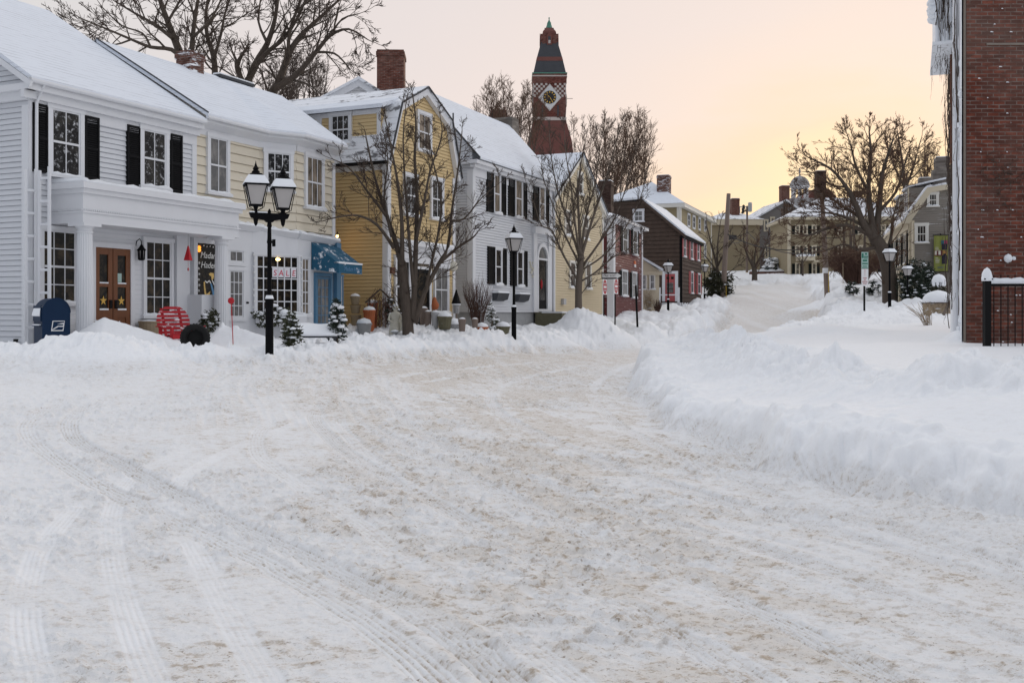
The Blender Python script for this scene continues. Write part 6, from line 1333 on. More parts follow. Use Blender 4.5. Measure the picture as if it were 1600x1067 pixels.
# ---------------------------------------------------------------- garden ware in front of the yellow house
def garden_ware():
    def pot(px, yb, Y, r, h, m, lab, name='clay_pot', group=None, cap=True, cat='pot', stack=False):
        x, y, z = at(px, yb, Y); zg = gz(x, y)-.04; low = z if z < zg or stack else zg; t = thing(name, lab, cat, (x, y, low), group)
        MB().lathe(x, y, [(r*.75, low), (r*.95, z+h*.75), (r*1.05, z+h*.78), (r*1.05, z+h), (r*.85, z+h), (r*.8, z+h*.8)], 14).build('pot', m, t)
        if cap: b = MB().ball((x, y, z+h*.9), r*1.0, r*1.0, r*.75, 12, 6, -.1, .06); b.build('snow_cap', 'snow', t)
        return t
    g = 'pots stacked against the yellow side wall'
    for i, (yb, lab) in enumerate(((505, 'squat white pot at the bottom of the pale stack'), (490, 'squat white pot in the middle of the pale stack'), (476, 'snow-topped white pot crowning the pale stack'))): pot(556-i*.5, yb, 33.0, .17-.005*i, .27, 'barrel', lab, group=g, cap=(i == 2), stack=(i > 0))
    pot(577, 500, 32.6, .20, .32, 'terracotta', 'snow-filled terracotta pot in front of its taller neighbour', group=g); pot(582, 486, 33.0, .18, .26, 'terracotta', 'snow-filled terracotta pot raised behind the other', group=g)
    pot(569, 516, 31.8, .24, .22, 'grey', 'low grey tin tub below the terracotta pots', 'tin_tub', cat='tub')
    pot(722, 519, 32.6, .12, .42, 'pole', 'tall brown clay chimney pot nearest the twig bush', 'chimney_pot', cat='pot'); pot(742, 516, 34.2, .11, .38, 'pole', 'tall brown clay jar beside the snowy potted shrub', 'clay_jar', cat='jar'); pot(753, 519, 34.6, .22, .18, 'terracotta', 'wide low terracotta bowl in the snow', 'clay_bowl', cat='bowl')
    pot(680, 506, 33.2, .13, .38, 'steel', 'small steel churn beside the shop door', 'churn', cat='churn'); pot(695, 509, 33.0, .24, .3, 'paver', 'mossy stone urn with a snow cap below the shop window', 'stone_urn', cat='urn')
    pot(786, 517, 37.2, .26, .16, 'paver', 'low stone trough capped with snow by the foundation', 'stone_trough', cat='trough'); pot(662, 505, 33.6, .14, .5, 'pole', 'upright log planter left of the shop door', 'log_planter', cat='planter'); pot(669, 507, 33.3, .12, .42, 'pole', 'upright log planter right beside the first log', 'log_planter', cat='planter')
    pot(707, 514, 33.4, .3, .16, 'stone', 'snow-filled low stone basin near the tall clay pot', 'basin', cat='basin')
    # twig trellis house
    x, y, z = at(594, 503, 32.8); z = min(z, gz(x, y)); t = thing('trellis', 'rough twig trellis with a gabled top against the yellow wall', 'trellis', (x, y, z)); f = Fr(x-.38, y, .98, .2)
    for s in (0, .18, .38, .56, .74): MB().tube([f.p(s, 0, z-.1), f.p(s+R.uniform(-.03, .03), 0, z+.85)], .022, 5).build('upright', 'pole', t)
    MB().tube([f.p(-.1, .02, z+.78), f.p(.38, .02, z+1.22)], .028, 5).build('rafter', 'bark', t); MB().tube([f.p(.86, .02, z+.78), f.p(.38, .02, z+1.22)], .028, 5).build('rafter', 'bark', t); tw = MB()
    for i in range(130): s = R.uniform(0, .76); zz = z+R.uniform(-.05, .95); tw.tube([f.p(s, R.uniform(-.05, .1), zz), f.p(s+R.uniform(-.2, .2), R.uniform(-.05, .12), zz+R.uniform(.05, .4))], .009, 3)
    tw.build('twigs', 'redtwig', t)
    shrub(613, 500, 463, 33.0, 22, 'dark leafy shrub squeezed between trellis and statue', m='leaf', n=420, size=.09, snow=16, srad=.05)
    # cast stone figure of a robed woman with a child
    x, y, z = at(618, 517, 31.6); z = min(z, gz(x, y)); t = thing('garden_statue', 'pale cast stone statue of a robed woman with a child', 'statue', (x, y, z)); b = MB()
    rg = [(.17, 0), (.16, .18), (.13, .38), (.115, .48), (.15, .60), (.14, .66), (.05, .70), (.045, .73), (.075, .78), (.08, .84), (.045, .90), (.01, .915)]
    b.rings([[(x+r*1.15*math.cos(a)+(.02*math.sin(3*a) if h < .4 else 0), y+r*.8*math.sin(a), z+h) for a in [2*math.pi*i/16 for i in range(16)]] for r, h in rg]); b.smooth = True
    b.tube([(x-.15, y-.02, z+.62), (x-.20, y-.08, z+.45), (x-.08, y-.17, z+.38)], [.05, .042, .03], 7).tube([(x+.15, y-.02, z+.62), (x+.21, y-.08, z+.46), (x+.14, y-.17, z+.40)], [.05, .042, .03], 7); b.build('figure', 'statue', t)
    c = MB(); c.rings([[(x+.24+r*math.cos(a), y-.08+r*.8*math.sin(a), z+h) for a in [2*math.pi*i/12 for i in range(12)]] for r, h in ((.11, 0), (.09, .2), (.07, .33), (.09, .40), (.03, .45), (.05, .49), (.055, .54), (.02, .585))]); c.smooth = True; c.build('child_figure', 'statue', t)
    q = MB().ball((x, y, z+.88), .085, .075, .06, 10, 5, -.2, .05); q.ball((x-.13, y, z+.63), .07, .07, .04, 8, 4, -.3, .1); q.ball((x+.13, y, z+.63), .07, .07, .04, 8, 4, -.3, .1); q.build('snow', 'snow', t)
    x, y, z = at(617, 523, 31.0); t = thing('bird_bath', 'low bird bath dish filled with snow in front of the statue', 'bird bath', (x, y, z-.1)); MB().lathe(x, y, [(.06, z-.15), (.05, z+.02), (.13, z+.09), (.15, z+.10), (.12, z+.07)], 14).build('dish', 'stone', t); q = MB().ball((x, y, z+.08), .13, .13, .07, 12, 5, -.1, .05); q.build('snow_cap', 'snow', t)
    # pointed birdhouse on a post
    x, y, z = at(713, 505, 35.2); z = min(z, gz(x, y)); t = thing('birdhouse', 'tall dark birdhouse with a pointed cone roof', 'birdhouse', (x, y, z)); MB().tube([(x, y, z-.1), (x, y, z+.55)], .03, 6).build('post', 'pole', t); MB().lathe(x, y, [(.10, z+.5), (.11, z+.85), (.02, z+.86)], 8).build('house_box', 'grey', t); MB().lathe(x, y, [(.17, z+.84), (.02, z+1.32)], 10).build('cone_roof', 'iron', t); MB().lathe(x, y, [(.15, z+.80), (.165, z+.835)], 10).build('snow_rim', 'snow', t)
    x, y, z = at(679, 476, 36.0); t = thing('gourd', 'brown gourd hanging in front of the shop window', 'gourd', (x, y, z)); b = MB().lathe(x, y, [(.02, z-.2), (.13, z-.14), (.16, z), (.07, z+.16), (.05, z+.24), (.01, z+.27)], 10); b.smooth = True; b.build('gourd', 'terracotta', t); MB().tube([(x, y, z+.27), (x, y, z+.8)], .006, 4).build('cord', 'wire', t)
garden_ware()

# ---------------------------------------------------------------- signs, poles, wires
def signs():
    for px, yc, yb, Y, lab in ((943.5, 448.5, 499, 50.5, 'DO NOT ENTER sign, the nearer of two on the one-way corner'), (961, 447.5, 497, 51.5, 'DO NOT ENTER sign in front of the red house corner board')):
        x, _, z = at(px, yc, Y); zb = (HY-yb)/F*Y; t = thing('traffic_sign', lab, 'road sign', (x, Y, zb), 'no-entry signs at the street corner'); f = Fr(x, Y-.03, .34, .94)
        zb = min(zb, gz(x, Y)); MB().lathe(x, Y, [(.035, zb-.3), (.035, z+.5 if px < 950 else z+.38)], 8).build('post', 'iron', t)
        sb = MB().box(f, -.38, .38, .04, .055, z-.38, z+.38).build('plate', 'signwhite', t)
        MB().prism_o(f, [(.355*math.cos(2*math.pi*i/28), z+.355*math.sin(2*math.pi*i/28)) for i in range(28)], .056, .06).build('red_disc', 'signred', sb); MB().box(f, -.27, .27, .061, .064, z-.055, z+.055).build('white_bar', 'signwhite', sb)
        text_mesh('lettering', 'DO NOT', f, 0, z+.12, .14, 'signwhite', sb, .064, align='CENTER'); text_mesh('lettering', 'ENTER', f, 0, z-.22, .14, 'signwhite', sb, .064, align='CENTER')
    x, Y, z = at(956, 431, 49.9); f = Fr(x, Y, .98, -.12); zb = (HY-500)/F*Y
    t = thing('traffic_sign', 'black ONE WAY sign with a white arrow pointing right', 'road sign', (x, Y, z)); MB().box(f, -.50, .50, .05, .07, z-.16, z+.16).build('plate', 'signblack', t)
    MB().prism_o(f, [(-.46, z-.09), (.24, z-.09), (.24, z-.145), (.47, z), (.24, z+.145), (.24, z+.09), (-.46, z+.09)], .071, .075).build('arrow', 'signwhite', t); text_mesh('lettering', 'ONE WAY', f, -.12, z-.045, .13, 'signblack', t, .079, align='CENTER')
    MB().tube([(x-.36, Y+.0, z-.0), (x-.40, Y+.62, z)], .02, 5).build('bracket', 'iron', t)
    x, Y, zb = at(996.5, 511, 46.5); t = MB().tube([(x, Y, zb-.3), at(993.5, 446, 46.5)], .05, 7).build('sign_post', 'iron'); tag(t, 'bare dark leaning post standing in the snow bank', 'post')
    # parking signs
    Y = 45.; x, _, zb = at(1350.5, 486, Y); t = thing('parking_sign', 'green and white parking signs on a black post', 'parking sign', (x, Y, zb)); f = Fr(x, Y, 1, .08)
    zb = min(zb, gz(x, Y)); MB().lathe(x, Y, [(.045, zb-.3), (.045, (HY-394)/F*Y)], 8).build('post', 'iron', t); W = .155; zz = lambda py: (HY-py)/F*Y
    a = MB().box(f, -W, W, .05, .062, zz(447), zz(420.4)).build('white_plate', 'signwhite', t); b = MB().box(f, -W, W, .05, .062, zz(419.8), zz(394)).build('green_plate', 'signpale', t)
    for (s0, s1, y0, y1) in ((-.14, -.06, 403.5, 396), (0, .1, 398.5, 395.5), (-.05, .14, 402, 400.2), (-.05, .12, 404.5, 403), (-.1, .1, 408.8, 406), (-.12, .13, 413, 411), (-.1, .09, 416.8, 415.6), (-.13, .12, 418.9, 418)): MB().box(f, s0, s1, .063, .066, zz(y0), zz(y1)).build('green_print', 'signgreen', b)
    MB().prism_o(f, [(-.005, zz(431)), (.005, zz(431)), (.005, zz(423)), (.02, zz(423)), (0, zz(421.3)), (-.02, zz(423)), (-.005, zz(423))], .063, .066).build('red_arrow', 'signred', a)
    for i, tx in enumerate(('PARK', 'BY', 'PERMIT', 'ONLY')): text_mesh('lettering', tx, f, 0, zz(435.5+i*2.9), .075, 'signred', a, .066, align='CENTER')
    # utility poles
    def upole(p0, p1, r, lab, extra=None):
        t = thing('utility_pole', lab, 'utility pole', p0, 'wooden utility poles'); q = Vector(p0); d = Vector(p1)-q; MB().tube([(q.x, q.y, min(q.z, gz(q.x, q.y))-.4), q+d*.5, p1], [r, r*.9, r*.72], 10).build('shaft', 'pole', t); return t
    upole(at(1129, 470, 87), at(1138.5, 303, 88), .24, 'tall thick utility pole beside the olive hedge')
    t2 = upole(at(1167, 436, 120), at(1167.5, 322, 120), .15, 'thin utility pole carrying a transformer can'); x, y, z = at(1169, 334, 119.6)
    MB().lathe(x+.22, y, [(.1, z+.2), (.24, z+.25), (.24, z+1.25), (.12, z+1.32)], 12).build('transformer', 'steel', t2); sc = MB()
    for i in range(5): u = at(1161.5+R.uniform(-1.5, 1.5), 322+i*2.6, 119.6); sc.ball(u, .16, .12, .16, 6, 4); sc.tube([u, at(1166, 330, 120)], .03, 4)
    sc.build('insulators', 'wire', t2); x, y, z = at(1167, 432, 119.8); MB().lathe(x, y, [(.17, z), (.17, z+.5)], 10).build('yellow_band', 'yellowst', t2)
    t3 = upole(at(1293, 456, 71), at(1284, 303, 72), .19, 'leaning utility pole in front of the wide yellow house'); x, y, z = at(1289.5, 419, 71); MB().lathe(x, y, [(.2, z-.35), (.2, z)], 10).build('pale_collar', 'signwhite', t3)
    for (px, y0, y1, Y, m, lab) in ((1294.5, 463, 424, 70, 'yellowst', 'yellow marker stake beside the leaning utility pole'), (1317, 454, 411, 84, 'straw', 'thin tan stake standing in open snow'), (1134.5, 470, 447, 86, 'yellowst', 'short yellow stake at the foot of the thick pole')): o = MB().tube([at(px+.6, y0+20, Y), at(px, y1, Y)], .022, 5).build('marker_stake', m); tag(o, lab, 'stake')
    def cable(a, b, sag, r, lab):
        a, b = Vector(a), Vector(b); o = MB().tube([a.lerp(b, i/14)-Vector((0, 0, sag*4*(i/14)*(1-i/14))) for i in range(15)], r, 5).build('overhead_cable', 'wire'); tag(o, lab, 'cable', 'overhead cables')
    cable(at(1137, 366, 87.5), at(1288, 384, 71.5), .75, .045, 'thick dark overhead cable between the two nearer utility poles')
    cable(at(1167, 362, 120), at(1288, 391, 71.5), 1.1, .04, 'pale sagging cable from the thin pole to the leaning pole')
    cable(at(1137, 372, 87.6), at(1167.5, 360, 120), .9, .035, 'short cable between the thick pole and the thin pole')
    cable(at(1288, 372, 71.6), at(1440, 300, 63), .8, .03, 'cable from the leaning pole to the grey gambrel house')
    x, y, z = at(1145, 371, 89); o = MB().box(Fr(x, y, 1, .2), -.3, .3, -.15, .15, z-.2, z+.2).tube([(x, y, z+.2), (x, y, z+.45)], .03, 4).build('cable_box', 'wire'); tag(o, 'small dark splice box hanging on the cable', 'cable box')
    Y = 114.; f = Fr(at(1172, 0, Y)[0], Y, 1, -.02); W = f.s(1228); o = MB().box(f, 0, W, -.5, 0, f.z(1200, 434), f.z(1200, 424.5)).build('low_wall', 'chimbrick'); tag(o, 'low brick garden wall in the snow at the hilltop', 'wall'); 
    q = MB(); n = 24; q.prism_o(f, [(0, f.z(1200, 424.4))]+[(W*i/n, f.z(1200, 424.4)+.12+.16*math.sin(i*.55)**2+R.uniform(0, .06)) for i in range(n+1)]+[(W, f.z(1200, 424.4))], -.5, .02); q.build('snow_cap', 'snow', o, smooth=True)
signs()
# ---------------------------------------------------------------- bare trees
def perp(d, rg):
    v = Vector((rg.gauss(0, 1), rg.gauss(0, 1), rg.gauss(0, 1))); v -= d*v.dot(d); return v.normalized()
class Tree:
    def __init__(self, seed): self.rg = random.Random(seed); self.lines = []; self.roots = []
    def limb(self, pts, r0, r1):
        P = [Vector(p) for p in pts]; Q = []
        for i in range(len(P)-1):
            a, b, c, d = P[max(i-1, 0)], P[i], P[i+1], P[min(i+2, len(P)-1)]
            for j in range(3): t = j/3; Q.append(.5*((2*b)+(c-a)*t+(2*a-5*b+4*c-d)*t*t+(3*b-a-3*c+d)*t**3))
        Q.append(P[-1]); n = len(Q)-1; rr = [r0+(r1-r0)*(i/n)**.8 for i in range(n+1)]; self.lines.append((Q, rr)); return Q, rr
    def grow(self, p, d, L, r, level, up, wig, ratio, dens, rmin):
        rg = self.rg; n = 5 if level > 1 else 4; pts = [p.copy()]; d = d.normalized()
        for i in range(n): d = (d+perp(d, rg)*wig*.7+Vector((0, 0, up*.6))).normalized(); p = p+d*(L/n); pts.append(p.copy())
        rr = [max(rmin*(.75 if level == 0 else 1), r*(1-.72*i/n)) for i in range(n+1)]; self.lines.append((pts, rr))
        if level <= 0: return
        m = max(2, int(dens*rg.uniform(.75, 1.25)))
        for j in range(m):
            t = rg.uniform(.12, .95); i = min(n-1, int(t*n)); q = pts[i].lerp(pts[i+1], t*n-i); dd = (pts[i+1]-pts[i]).normalized(); a = rg.uniform(.35, .85)
            self.grow(q, dd*math.cos(a)+perp(dd, rg)*math.sin(a), L*ratio*rg.uniform(.6, 1.25)*(1-.25*t), max(rmin, rr[i]*.62), level-1, up, wig, ratio, dens, rmin)
    def dress(self, limb, every, L, level, up=.05, wig=.22, ratio=.58, dens=4, rmin=.006, start=.2, ang=(.5, 1.1)):
        Q, rr = limb; rg = self.rg; tot = sum((b-a).length for a, b in zip(Q, Q[1:])); run = 0; nxt = tot*start
        for k, (a, b) in enumerate(zip(Q, Q[1:])):
            l = (b-a).length
            while nxt < run+l:
                t = (nxt-run)/l; q = a.lerp(b, t); d = (b-a).normalized(); s = nxt/tot; an = rg.uniform(*ang)
                self.grow(q, d*math.cos(an)+perp(d, rg)*math.sin(an), L*rg.uniform(.55, 1.2)*(1.15-.55*s), max(rmin, min(rr[k]*.55, L*.022)), level, up, wig, ratio, dens, rmin); nxt += every*rg.uniform(.6, 1.4)
            run += l
        d = (Q[-1]-Q[-2]).normalized(); self.grow(Q[-1], d, L*.45, rr[-1], level, up, wig, ratio, dens, rmin)
    def build(self, name, label, cat='tree', split=.022, bark='bark', twig='twig', group=None):
        for Q, rr in self.lines:
            if Q[0] in self.roots: g = gz(Q[0].x, Q[0].y)-.25; Q[0:0] = [Vector((Q[0].x, Q[0].y, g))] if g < Q[0].z-.05 else []; rr[0:0] = [rr[0]]*(len(Q)-len(rr))
        p0 = self.lines[0][0][0]; t = thing(name, label, cat, tuple(p0), group); a, b = MB(), MB(); a.smooth = True
        for pts, rr in self.lines:
            if max(rr) >= split: a.tube(pts, rr, 8 if max(rr) > .07 else 5, True)
            else: b.tube(pts, rr, 3, False)
        a.build('trunk', bark, t); b.build('crown', twig, t); return t
def px_tree(seed, Y, limbs, spread, name, label, tw, split=.022, bark='bark', twig='twig', yoff=None):
    """limbs: list of ([(px, py), ...], r0, r1, depth lean); tw: keyword arguments for dress(), or a list matching the limbs"""
    T = Tree(seed); rg = T.rg
    for pts, r0, r1, dz in limbs:
        n = len(pts)-1; P = [at(px, py, Y+(dz*(i/n)**1.2 if n else 0)) for i, (px, py) in enumerate(pts)]; l = T.limb(P, r0, r1)
        if not T.roots: T.roots.append(l[0][0])
        if tw and r1 < 9: T.dress(l, **(tw if r0 < tw.get('_', 99) else tw))
    return T.build(name, label, split=split, bark=bark, twig=twig)
TW = dict(every=.27, L=.85, level=2, up=.07, wig=.20, ratio=.60, dens=5.2, rmin=.0070)
# the many-stemmed street tree in front of the yellow house
px_tree(11, 31., [([(638,526),(636,490),(632,450),(628,412)], .19, .14, .1), ([(628,415),(620,385),(607,345),(592,300),(582,262),(572,215)], .10, .02, .9), ([(616,388),(590,352),(560,337),(530,339),(503,346)], .065, .012, -.9),
    ([(604,338),(575,300),(545,262),(512,246)], .055, .010, -.5), ([(645,500),(648,440),(650,380),(652,310),(648,250),(650,195),(645,150)], .11, .018, .4), ([(650,375),(662,320),(672,268),(690,215),(688,185)], .06, .012, -.7),
    ([(648,505),(664,455),(686,412),(700,385),(706,330),(716,262),(722,205)], .10, .015, .8), ([(688,410),(714,388),(738,372),(748,360)], .06, .016, -.4), ([(704,345),(725,342),(752,310),(782,285)], .045, .008, -.8),
    ([(628,412),(628,350),(622,290),(612,235),(602,185)], .085, .014, -.5), ([(612,370),(600,310),(606,250),(598,200)], .05, .010, .8), ([(665,450),(690,330),(676,250),(668,200)], .05, .010, .9), ([(648,470),(640,380),(634,300),(630,220),(634,165)], .07, .012, -.2)],
    0, 'street_tree', 'many-stemmed bare street tree in front of the yellow house', TW)
# the vase-shaped tree above its snow heap
TW2 = dict(every=.32, L=1.25, level=2, up=.12, wig=.13, ratio=.60, dens=4.6, rmin=.0088, ang=(.3, .75))
px_tree(23, 43.5, [([(904,480),(904,450),(906,425),(908,400)], .16, .13, 0), ([(908,402),(905,350),(903,300),(908,255),(918,205)], .09, .012, .5), ([(904,440),(880,398),(862,360),(846,352),(835,320),(822,285)], .06, .010, -1.), ([(907,405),(890,352),(872,300),(862,250),(858,205)], .07, .010, .8),
    ([(908,402),(925,345),(945,285),(958,240),(968,205)], .075, .010, -.6), ([(904,442),(930,426),(958,402),(985,388),(996,372)], .055, .010, -.9), ([(907,420),(936,380),(962,338),(980,285),(990,240)], .065, .010, .9), ([(906,400),(898,345),(892,290),(884,240),(882,205)], .06, .009, -.8), ([(908,398),(915,340),(930,290),(936,240),(944,195)], .06, .009, .2), ([(907,415),(885,372),(868,330),(850,282),(846,250)], .055, .009, 1.0), ([(906,424),(945,398),(975,360),(1000,312),(1010,275)], .05, .009, .2)],
    0, 'street_tree', 'vase-shaped bare street tree rising from a snow heap', TW2, bark='palebark')
# old trees behind the shops
TW3 = dict(every=.55, L=2.3, level=3, up=.05, wig=.20, ratio=.62, dens=3.9, rmin=.0115)
px_tree(31, 44., [([(290,240),(291,150),(286,100),(272,60),(256,18),(240,-30)], .30, .07, .5), ([(286,95),(268,78),(235,74),(205,62),(165,45),(128,30)], .12, .025, -1.5), ([(270,60),(240,38),(212,22),(182,4)], .10, .03, 1.2), ([(292,140),(299,85),(303,40),(312,-15)], .17, .06, .5), ([(262,35),(282,0),(295,-30)], .07, .03, 1.), ([(235,74),(222,52),(190,40),(160,12)], .06, .02, 1.2), ([(205,62),(180,70),(150,66),(120,52)], .05, .015, -.6), ([(300,60),(330,30),(350,-10)], .08, .03, -1.)], 0, 'bare_tree', 'old bare tree behind the left roof ridge, spreading left', TW3, .03)
px_tree(37, 47., [([(336,240),(336,130),(334,90),(324,58),(322,18),(330,-20)], .19, .05, .6), ([(334,92),(345,55),(352,20),(365,-15)], .09, .03, -.8), ([(326,62),(305,40),(300,5)], .06, .02, .9)], 0, 'bare_tree', 'slender bare tree between the brick chimney and the spreading trees', TW3, .03)
px_tree(41, 46., [([(378,240),(384,145),(399,102),(418,68),(430,28),(436,-20)], .26, .06, .4), ([(398,104),(420,80),(446,58),(468,22),(484,-18)], .13, .04, -1.2), ([(418,68),(404,35),(408,-5)], .08, .03, 1.), ([(386,140),(371,110),(372,98)], .13, .10, -.3)], 0, 'bare_tree', 'thick bare tree with a broken stub, behind the ridge vent', TW3, .03)
px_tree(43, 45., [([(404,250),(418,160),(434,132),(452,84),(470,56),(500,28),(528,2)], .26, .05, .6), ([(428,140),(462,118),(492,84),(516,56),(545,46),(574,62)], .17, .025, -1.2), ([(494,82),(522,84),(540,100),(548,110)], .07, .02, -.8), ([(450,90),(453,48),(468,5),(478,-25)], .10, .04, 1.), ([(516,56),(535,30),(560,22)], .06, .02, .5), ([(440,122),(480,132),(500,146)], .07, .02, -.5)], 0, 'bare_tree', 'leaning bare tree reaching right towards the brick chimney', TW3, .03)
def thicket(seed, Y, x0, x1, ybase, ytop, n, name, label, r=.05, L=1.3, level=2, rmin=.012, twig='twig', lean=.25, every=.5, dens=4.4, up=.08, cat='tree'):
    T = Tree(seed); rg = T.rg; k = Y/F
    for i in range(n):
        px = rg.uniform(x0, x1); dy = rg.uniform(-1.5, 1.5)*k*30; a = at(px, ybase, Y+dy); H = (ybase-rg.uniform(ytop, ytop+(ybase-ytop)*.35))*k; lx = rg.uniform(-lean, lean)*H
        l = T.limb([a, (a[0]+lx*.35, a[1]+rg.uniform(-.3, .3), a[2]+H*.45), (a[0]+lx, a[1]+rg.uniform(-.6, .6), a[2]+H)], r*rg.uniform(.7, 1.2), rmin*1.2); T.roots.append(l[0][0]); T.dress(l, every, L, level, up, .12, .58, dens, rmin, .2, (.25, .7))
    return T.build(name, label, cat, split=.04, twig=twig)
thicket(51, 58, 420, 508, 200, 92, 18, 'bare_tree', 'low dense cluster of bare stems between the shops and the pediment', .06, 1.7, 2, .011)
thicket(53, 120, 752, 838, 260, 140, 16, 'bare_tree', 'fine pinkish bare tree behind the grey chimney and tower', .10, 3.0, 2, .018, 'sunlittwig')
thicket(57, 105, 940, 1006, 345, 192, 17, 'bare_tree', 'tall fine bare tree glowing behind the red house chimney', .085, 3.0, 2, .016, 'sunlittwig', .24)
thicket(59, 70, 893, 925, 330, 190, 5, 'bare_tree', 'upright bare tree immediately right of the clock tower', .06, 1.7, 2, .011, 'sunlittwig', .15)
# the spreading elm on the right and its neighbours
TW4 = dict(every=.28, L=1.9, level=3, up=.10, wig=.17, ratio=.60, dens=4.2, rmin=.0115)
px_tree(61, 58., [([(1391,478),(1389,430),(1381,395),(1367,372)], .44, .36, 0), ([(1367,374),(1350,352),(1337,320),(1322,292),(1298,264),(1262,246)], .26, .035, -1.), ([(1366,372),(1360,330),(1357,290),(1361,245),(1358,205)], .24, .04, .4), ([(1368,372),(1374,320),(1378,275),(1388,240),(1396,216)], .22, .04, .8), ([(1372,386),(1342,390),(1318,382),(1290,392)], .13, .03, -1.2), ([(1360,368),(1325,352),(1290,358),(1262,368),(1236,362)], .15, .025, -1.), ([(1345,340),(1310,318),(1282,300),(1256,298)], .12, .02, 1.0),
    ([(1352,355),(1318,338),(1285,332),(1250,332)], .11, .02, -.8), ([(1357,300),(1338,262),(1330,230),(1322,205)], .11, .02, 1.2), ([(1374,330),(1400,300),(1412,262),(1420,235)], .12, .02, 1.5), ([(1384,400),(1392,372),(1394,345),(1402,318)], .13, .03, -.5), ([(1322,292),(1300,290),(1275,272),(1252,268)], .08, .02, .6)], 0, 'elm_tree', 'huge spreading bare elm with a leaning trunk behind the street lamp', TW4, .05, twig='sunlittwig')
px_tree(67, 108., [([(1416,380),(1414,310),(1412,275),(1408,240),(1402,205)], .30, .05, 0), ([(1413,300),(1426,265),(1434,235),(1440,215)], .16, .04, 1.), ([(1412,290),(1396,258),(1388,232)], .14, .04, -1.)], 0, 'bare_tree', 'round-crowned bare tree against the sunset, above the grey dormers', dict(every=.8, L=3.4, level=3, up=.06, wig=.2, ratio=.6, dens=4.2, rmin=.020), .07, twig='sunlittwig')
thicket(71, 100, 1318, 1356, 372, 250, 5, 'bare_tree', 'bare tree behind the left limbs of the elm', .10, 2.6, 2, .018, 'sunlittwig')
thicket(73, 116, 1432, 1496, 345, 235, 6, 'bare_tree', 'thin bare trees behind the stone chimneys', .09, 2.6, 2, .018, 'sunlittwig', .12)
# trees left of the hill road
px_tree(79, 88., [([(1121,472),(1122,440),(1120,415),(1112,385),(1104,352)], .22, .04, 0), ([(1120,418),(1134,392),(1150,372),(1163,366)], .11, .03, -1.), ([(1121,425),(1106,405),(1094,392)], .09, .025, 1.), ([(1120,412),(1122,375),(1126,345)], .10, .03, .8), ([(1122,435),(1140,425),(1158,412)], .08, .02, 1.)], 0, 'bare_tree', 'dark bare tree entwined with the thick utility pole', dict(every=.8, L=2., level=2, up=.05, wig=.24, ratio=.56, dens=3.6, rmin=.018), .05)
px_tree(83, 108., [([(1179,438),(1179,426),(1178,418)], .30, .25, 0), ([(1178,420),(1170,404),(1163,385),(1162,370)], .16, .05, .5), ([(1179,418),(1188,402),(1196,385),(1200,372)], .15, .05, -.5), ([(1178,416),(1180,395),(1184,370)], .13, .04, 1.2)], 0, 'bare_tree', 'forked bare tree with a dense brown crown at the hilltop', dict(every=.7, L=2.1, level=2, up=.05, wig=.2, ratio=.6, dens=5, rmin=.02), .06, twig='redtwig')
px_tree(87, 107., [([(1254,428),(1254,416),(1253,410)], .12, .09, 0), ([(1253,412),(1247,404),(1242,398)], .06, .03, .3), ([(1254,411),(1260,403),(1264,397)], .06, .03, -.3), ([(1254,411),(1254,402),(1253,394)], .06, .03, .1)], 0, 'ornamental_tree', 'small round ornamental tree before the yellow house porch', dict(every=.3, L=.75, level=2, up=.03, wig=.25, ratio=.6, dens=4, rmin=.013), .04, twig='redtwig')
thicket(89, 131, 1224, 1238, 432, 320, 9, 'vine_clad_trunk', 'dark vine-clad trunk standing against the grey hilltop house', .22, 1.2, 2, .03, 'twig', .03, .6)
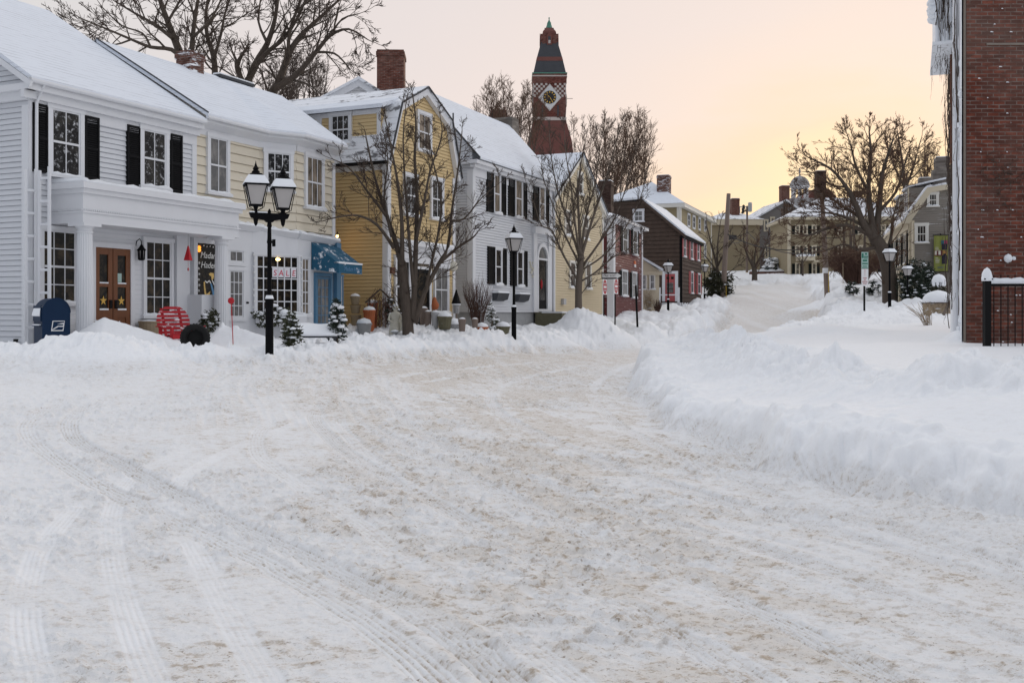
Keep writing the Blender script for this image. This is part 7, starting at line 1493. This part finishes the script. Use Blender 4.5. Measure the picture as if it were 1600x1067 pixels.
# ---------------------------------------------------------------- sky, light, camera
def light_and_camera():
    w = bpy.data.worlds.new('World'); S.world = w; w.use_nodes = True; t = w.node_tree; t.nodes.clear()
    out = t.nodes.new('ShaderNodeOutputWorld'); bg = t.nodes.new('ShaderNodeBackground'); bg2 = t.nodes.new('ShaderNodeBackground'); add = t.nodes.new('ShaderNodeMixShader'); add.inputs[0].default_value = .94
    sd = Vector((.394, 1, .130)).normalized(); el = math.asin(sd.z); az = math.atan2(sd.x, sd.y)
    sk = t.nodes.new('ShaderNodeTexSky'); sk.sky_type = 'NISHITA'; sk.sun_disc = False; sk.sun_elevation = el; sk.sun_rotation = az
    sk.dust_density = 3.; t.links.new(sk.outputs[0], bg.inputs[0]); bg.inputs[1].default_value = .05
    # thin overcast lit from behind by the low sun: warm near it, grey-pink away from it
    g = t.nodes.new('ShaderNodeTexCoord'); dt = N(t, 'VectorMath', operation='DOT_PRODUCT'); dt.inputs[1].default_value = sd
    nz = N(t, 'VectorMath', operation='NORMALIZE'); t.links.new(g.outputs['Generated'], nz.inputs[0]); t.links.new(nz.outputs[0], dt.inputs[0])
    sp = N(t, 'SeparateXYZ'); t.links.new(nz.outputs[0], sp.inputs[0])
    mz = N(t, 'Math', operation='MULTIPLY'); mz.inputs[1].default_value = -.35; t.links.new(sp.outputs[2], mz.inputs[0])
    q = N(t, 'Math', operation='ADD'); t.links.new(dt.outputs['Value'], q.inputs[0]); t.links.new(mz.outputs[0], q.inputs[1])
    cl = N(t, 'TexNoise', Scale=2.2, Detail=5., Roughness=.55)
    mp = t.nodes.new('ShaderNodeMapping'); mp.inputs['Scale'].default_value = (1, 1, 3.5); t.links.new(nz.outputs[0], mp.inputs[0]); t.links.new(mp.outputs[0], cl.inputs['Vector'])
    cn = N(t, 'Math', operation='MULTIPLY_ADD'); t.links.new(cl.outputs['Fac'], cn.inputs[0]); cn.inputs[1].default_value = .09; t.links.new(q.outputs[0], cn.inputs[2])
    m01 = ramp(t, cn.outputs[0], -1.0, 1.0)
    r = t.nodes.new('ShaderNodeValToRGB'); t.links.new(m01, r.inputs[0]); e = r.color_ramp.elements
    stops = SKY
    def pos(qv): return min(1, max(0, (qv+.045+1.)/2.))
    e[0].position = pos(stops[0][0]); e[0].color = stops[0][1]+(1,); e[1].position = pos(stops[-1][0]); e[1].color = stops[-1][1]+(1,)
    for p_, c_ in stops[1:-1]:
        n = e.new(pos(p_)); n.color = c_+(1,)
    t.links.new(r.outputs[0], bg2.inputs[0]); bg2.inputs[1].default_value = SKYK
    t.links.new(bg.outputs[0], add.inputs[1]); t.links.new(bg2.outputs[0], add.inputs[2]); t.links.new(add.outputs[0], out.inputs[0])
    L = bpy.data.lights.new('sun', 'SUN'); L.energy = 1.4; L.angle = rad(18); L.color = (1., .80, .58)
    o = bpy.data.objects.new('sun', L); COL.objects.link(o); o.rotation_euler = (-sd).to_track_quat('-Z', 'Y').to_euler()
    c = bpy.data.cameras.new('camera'); c.lens = 36; c.sensor_width = 36; c.shift_y = -(533.5-HY)/1600; c.clip_end = 3000; c.clip_start = .1
    co = bpy.data.objects.new('camera', c); COL.objects.link(co); co.location = (0, 0, 0); co.rotation_euler = (rad(90), 0, 0); S.camera = co
    S.view_settings.view_transform = 'Standard'; S.view_settings.look = 'None'; S.view_settings.gamma = 1; S.view_settings.exposure = 0.
    S.render.resolution_x = 1024; S.render.resolution_y = 682
    S.cycles.max_bounces = 6; S.cycles.use_denoising = True
SKYK = 1.0
SKY = [(-1., (.46, .485, .54)), (-.6, (.64, .665, .73)), (-.2, (1.19, 1.205, 1.27)), (.2, (1.05, 1.045, 1.07)), (.56, (.765, .745, .745)), (.80, (.87, .785, .765)), (.88, (.93, .805, .755)), (.915, (.97, .81, .72)), (.94, (1.02, .775, .585)), (.958, (1.12, .86, .54))]
light_and_camera()
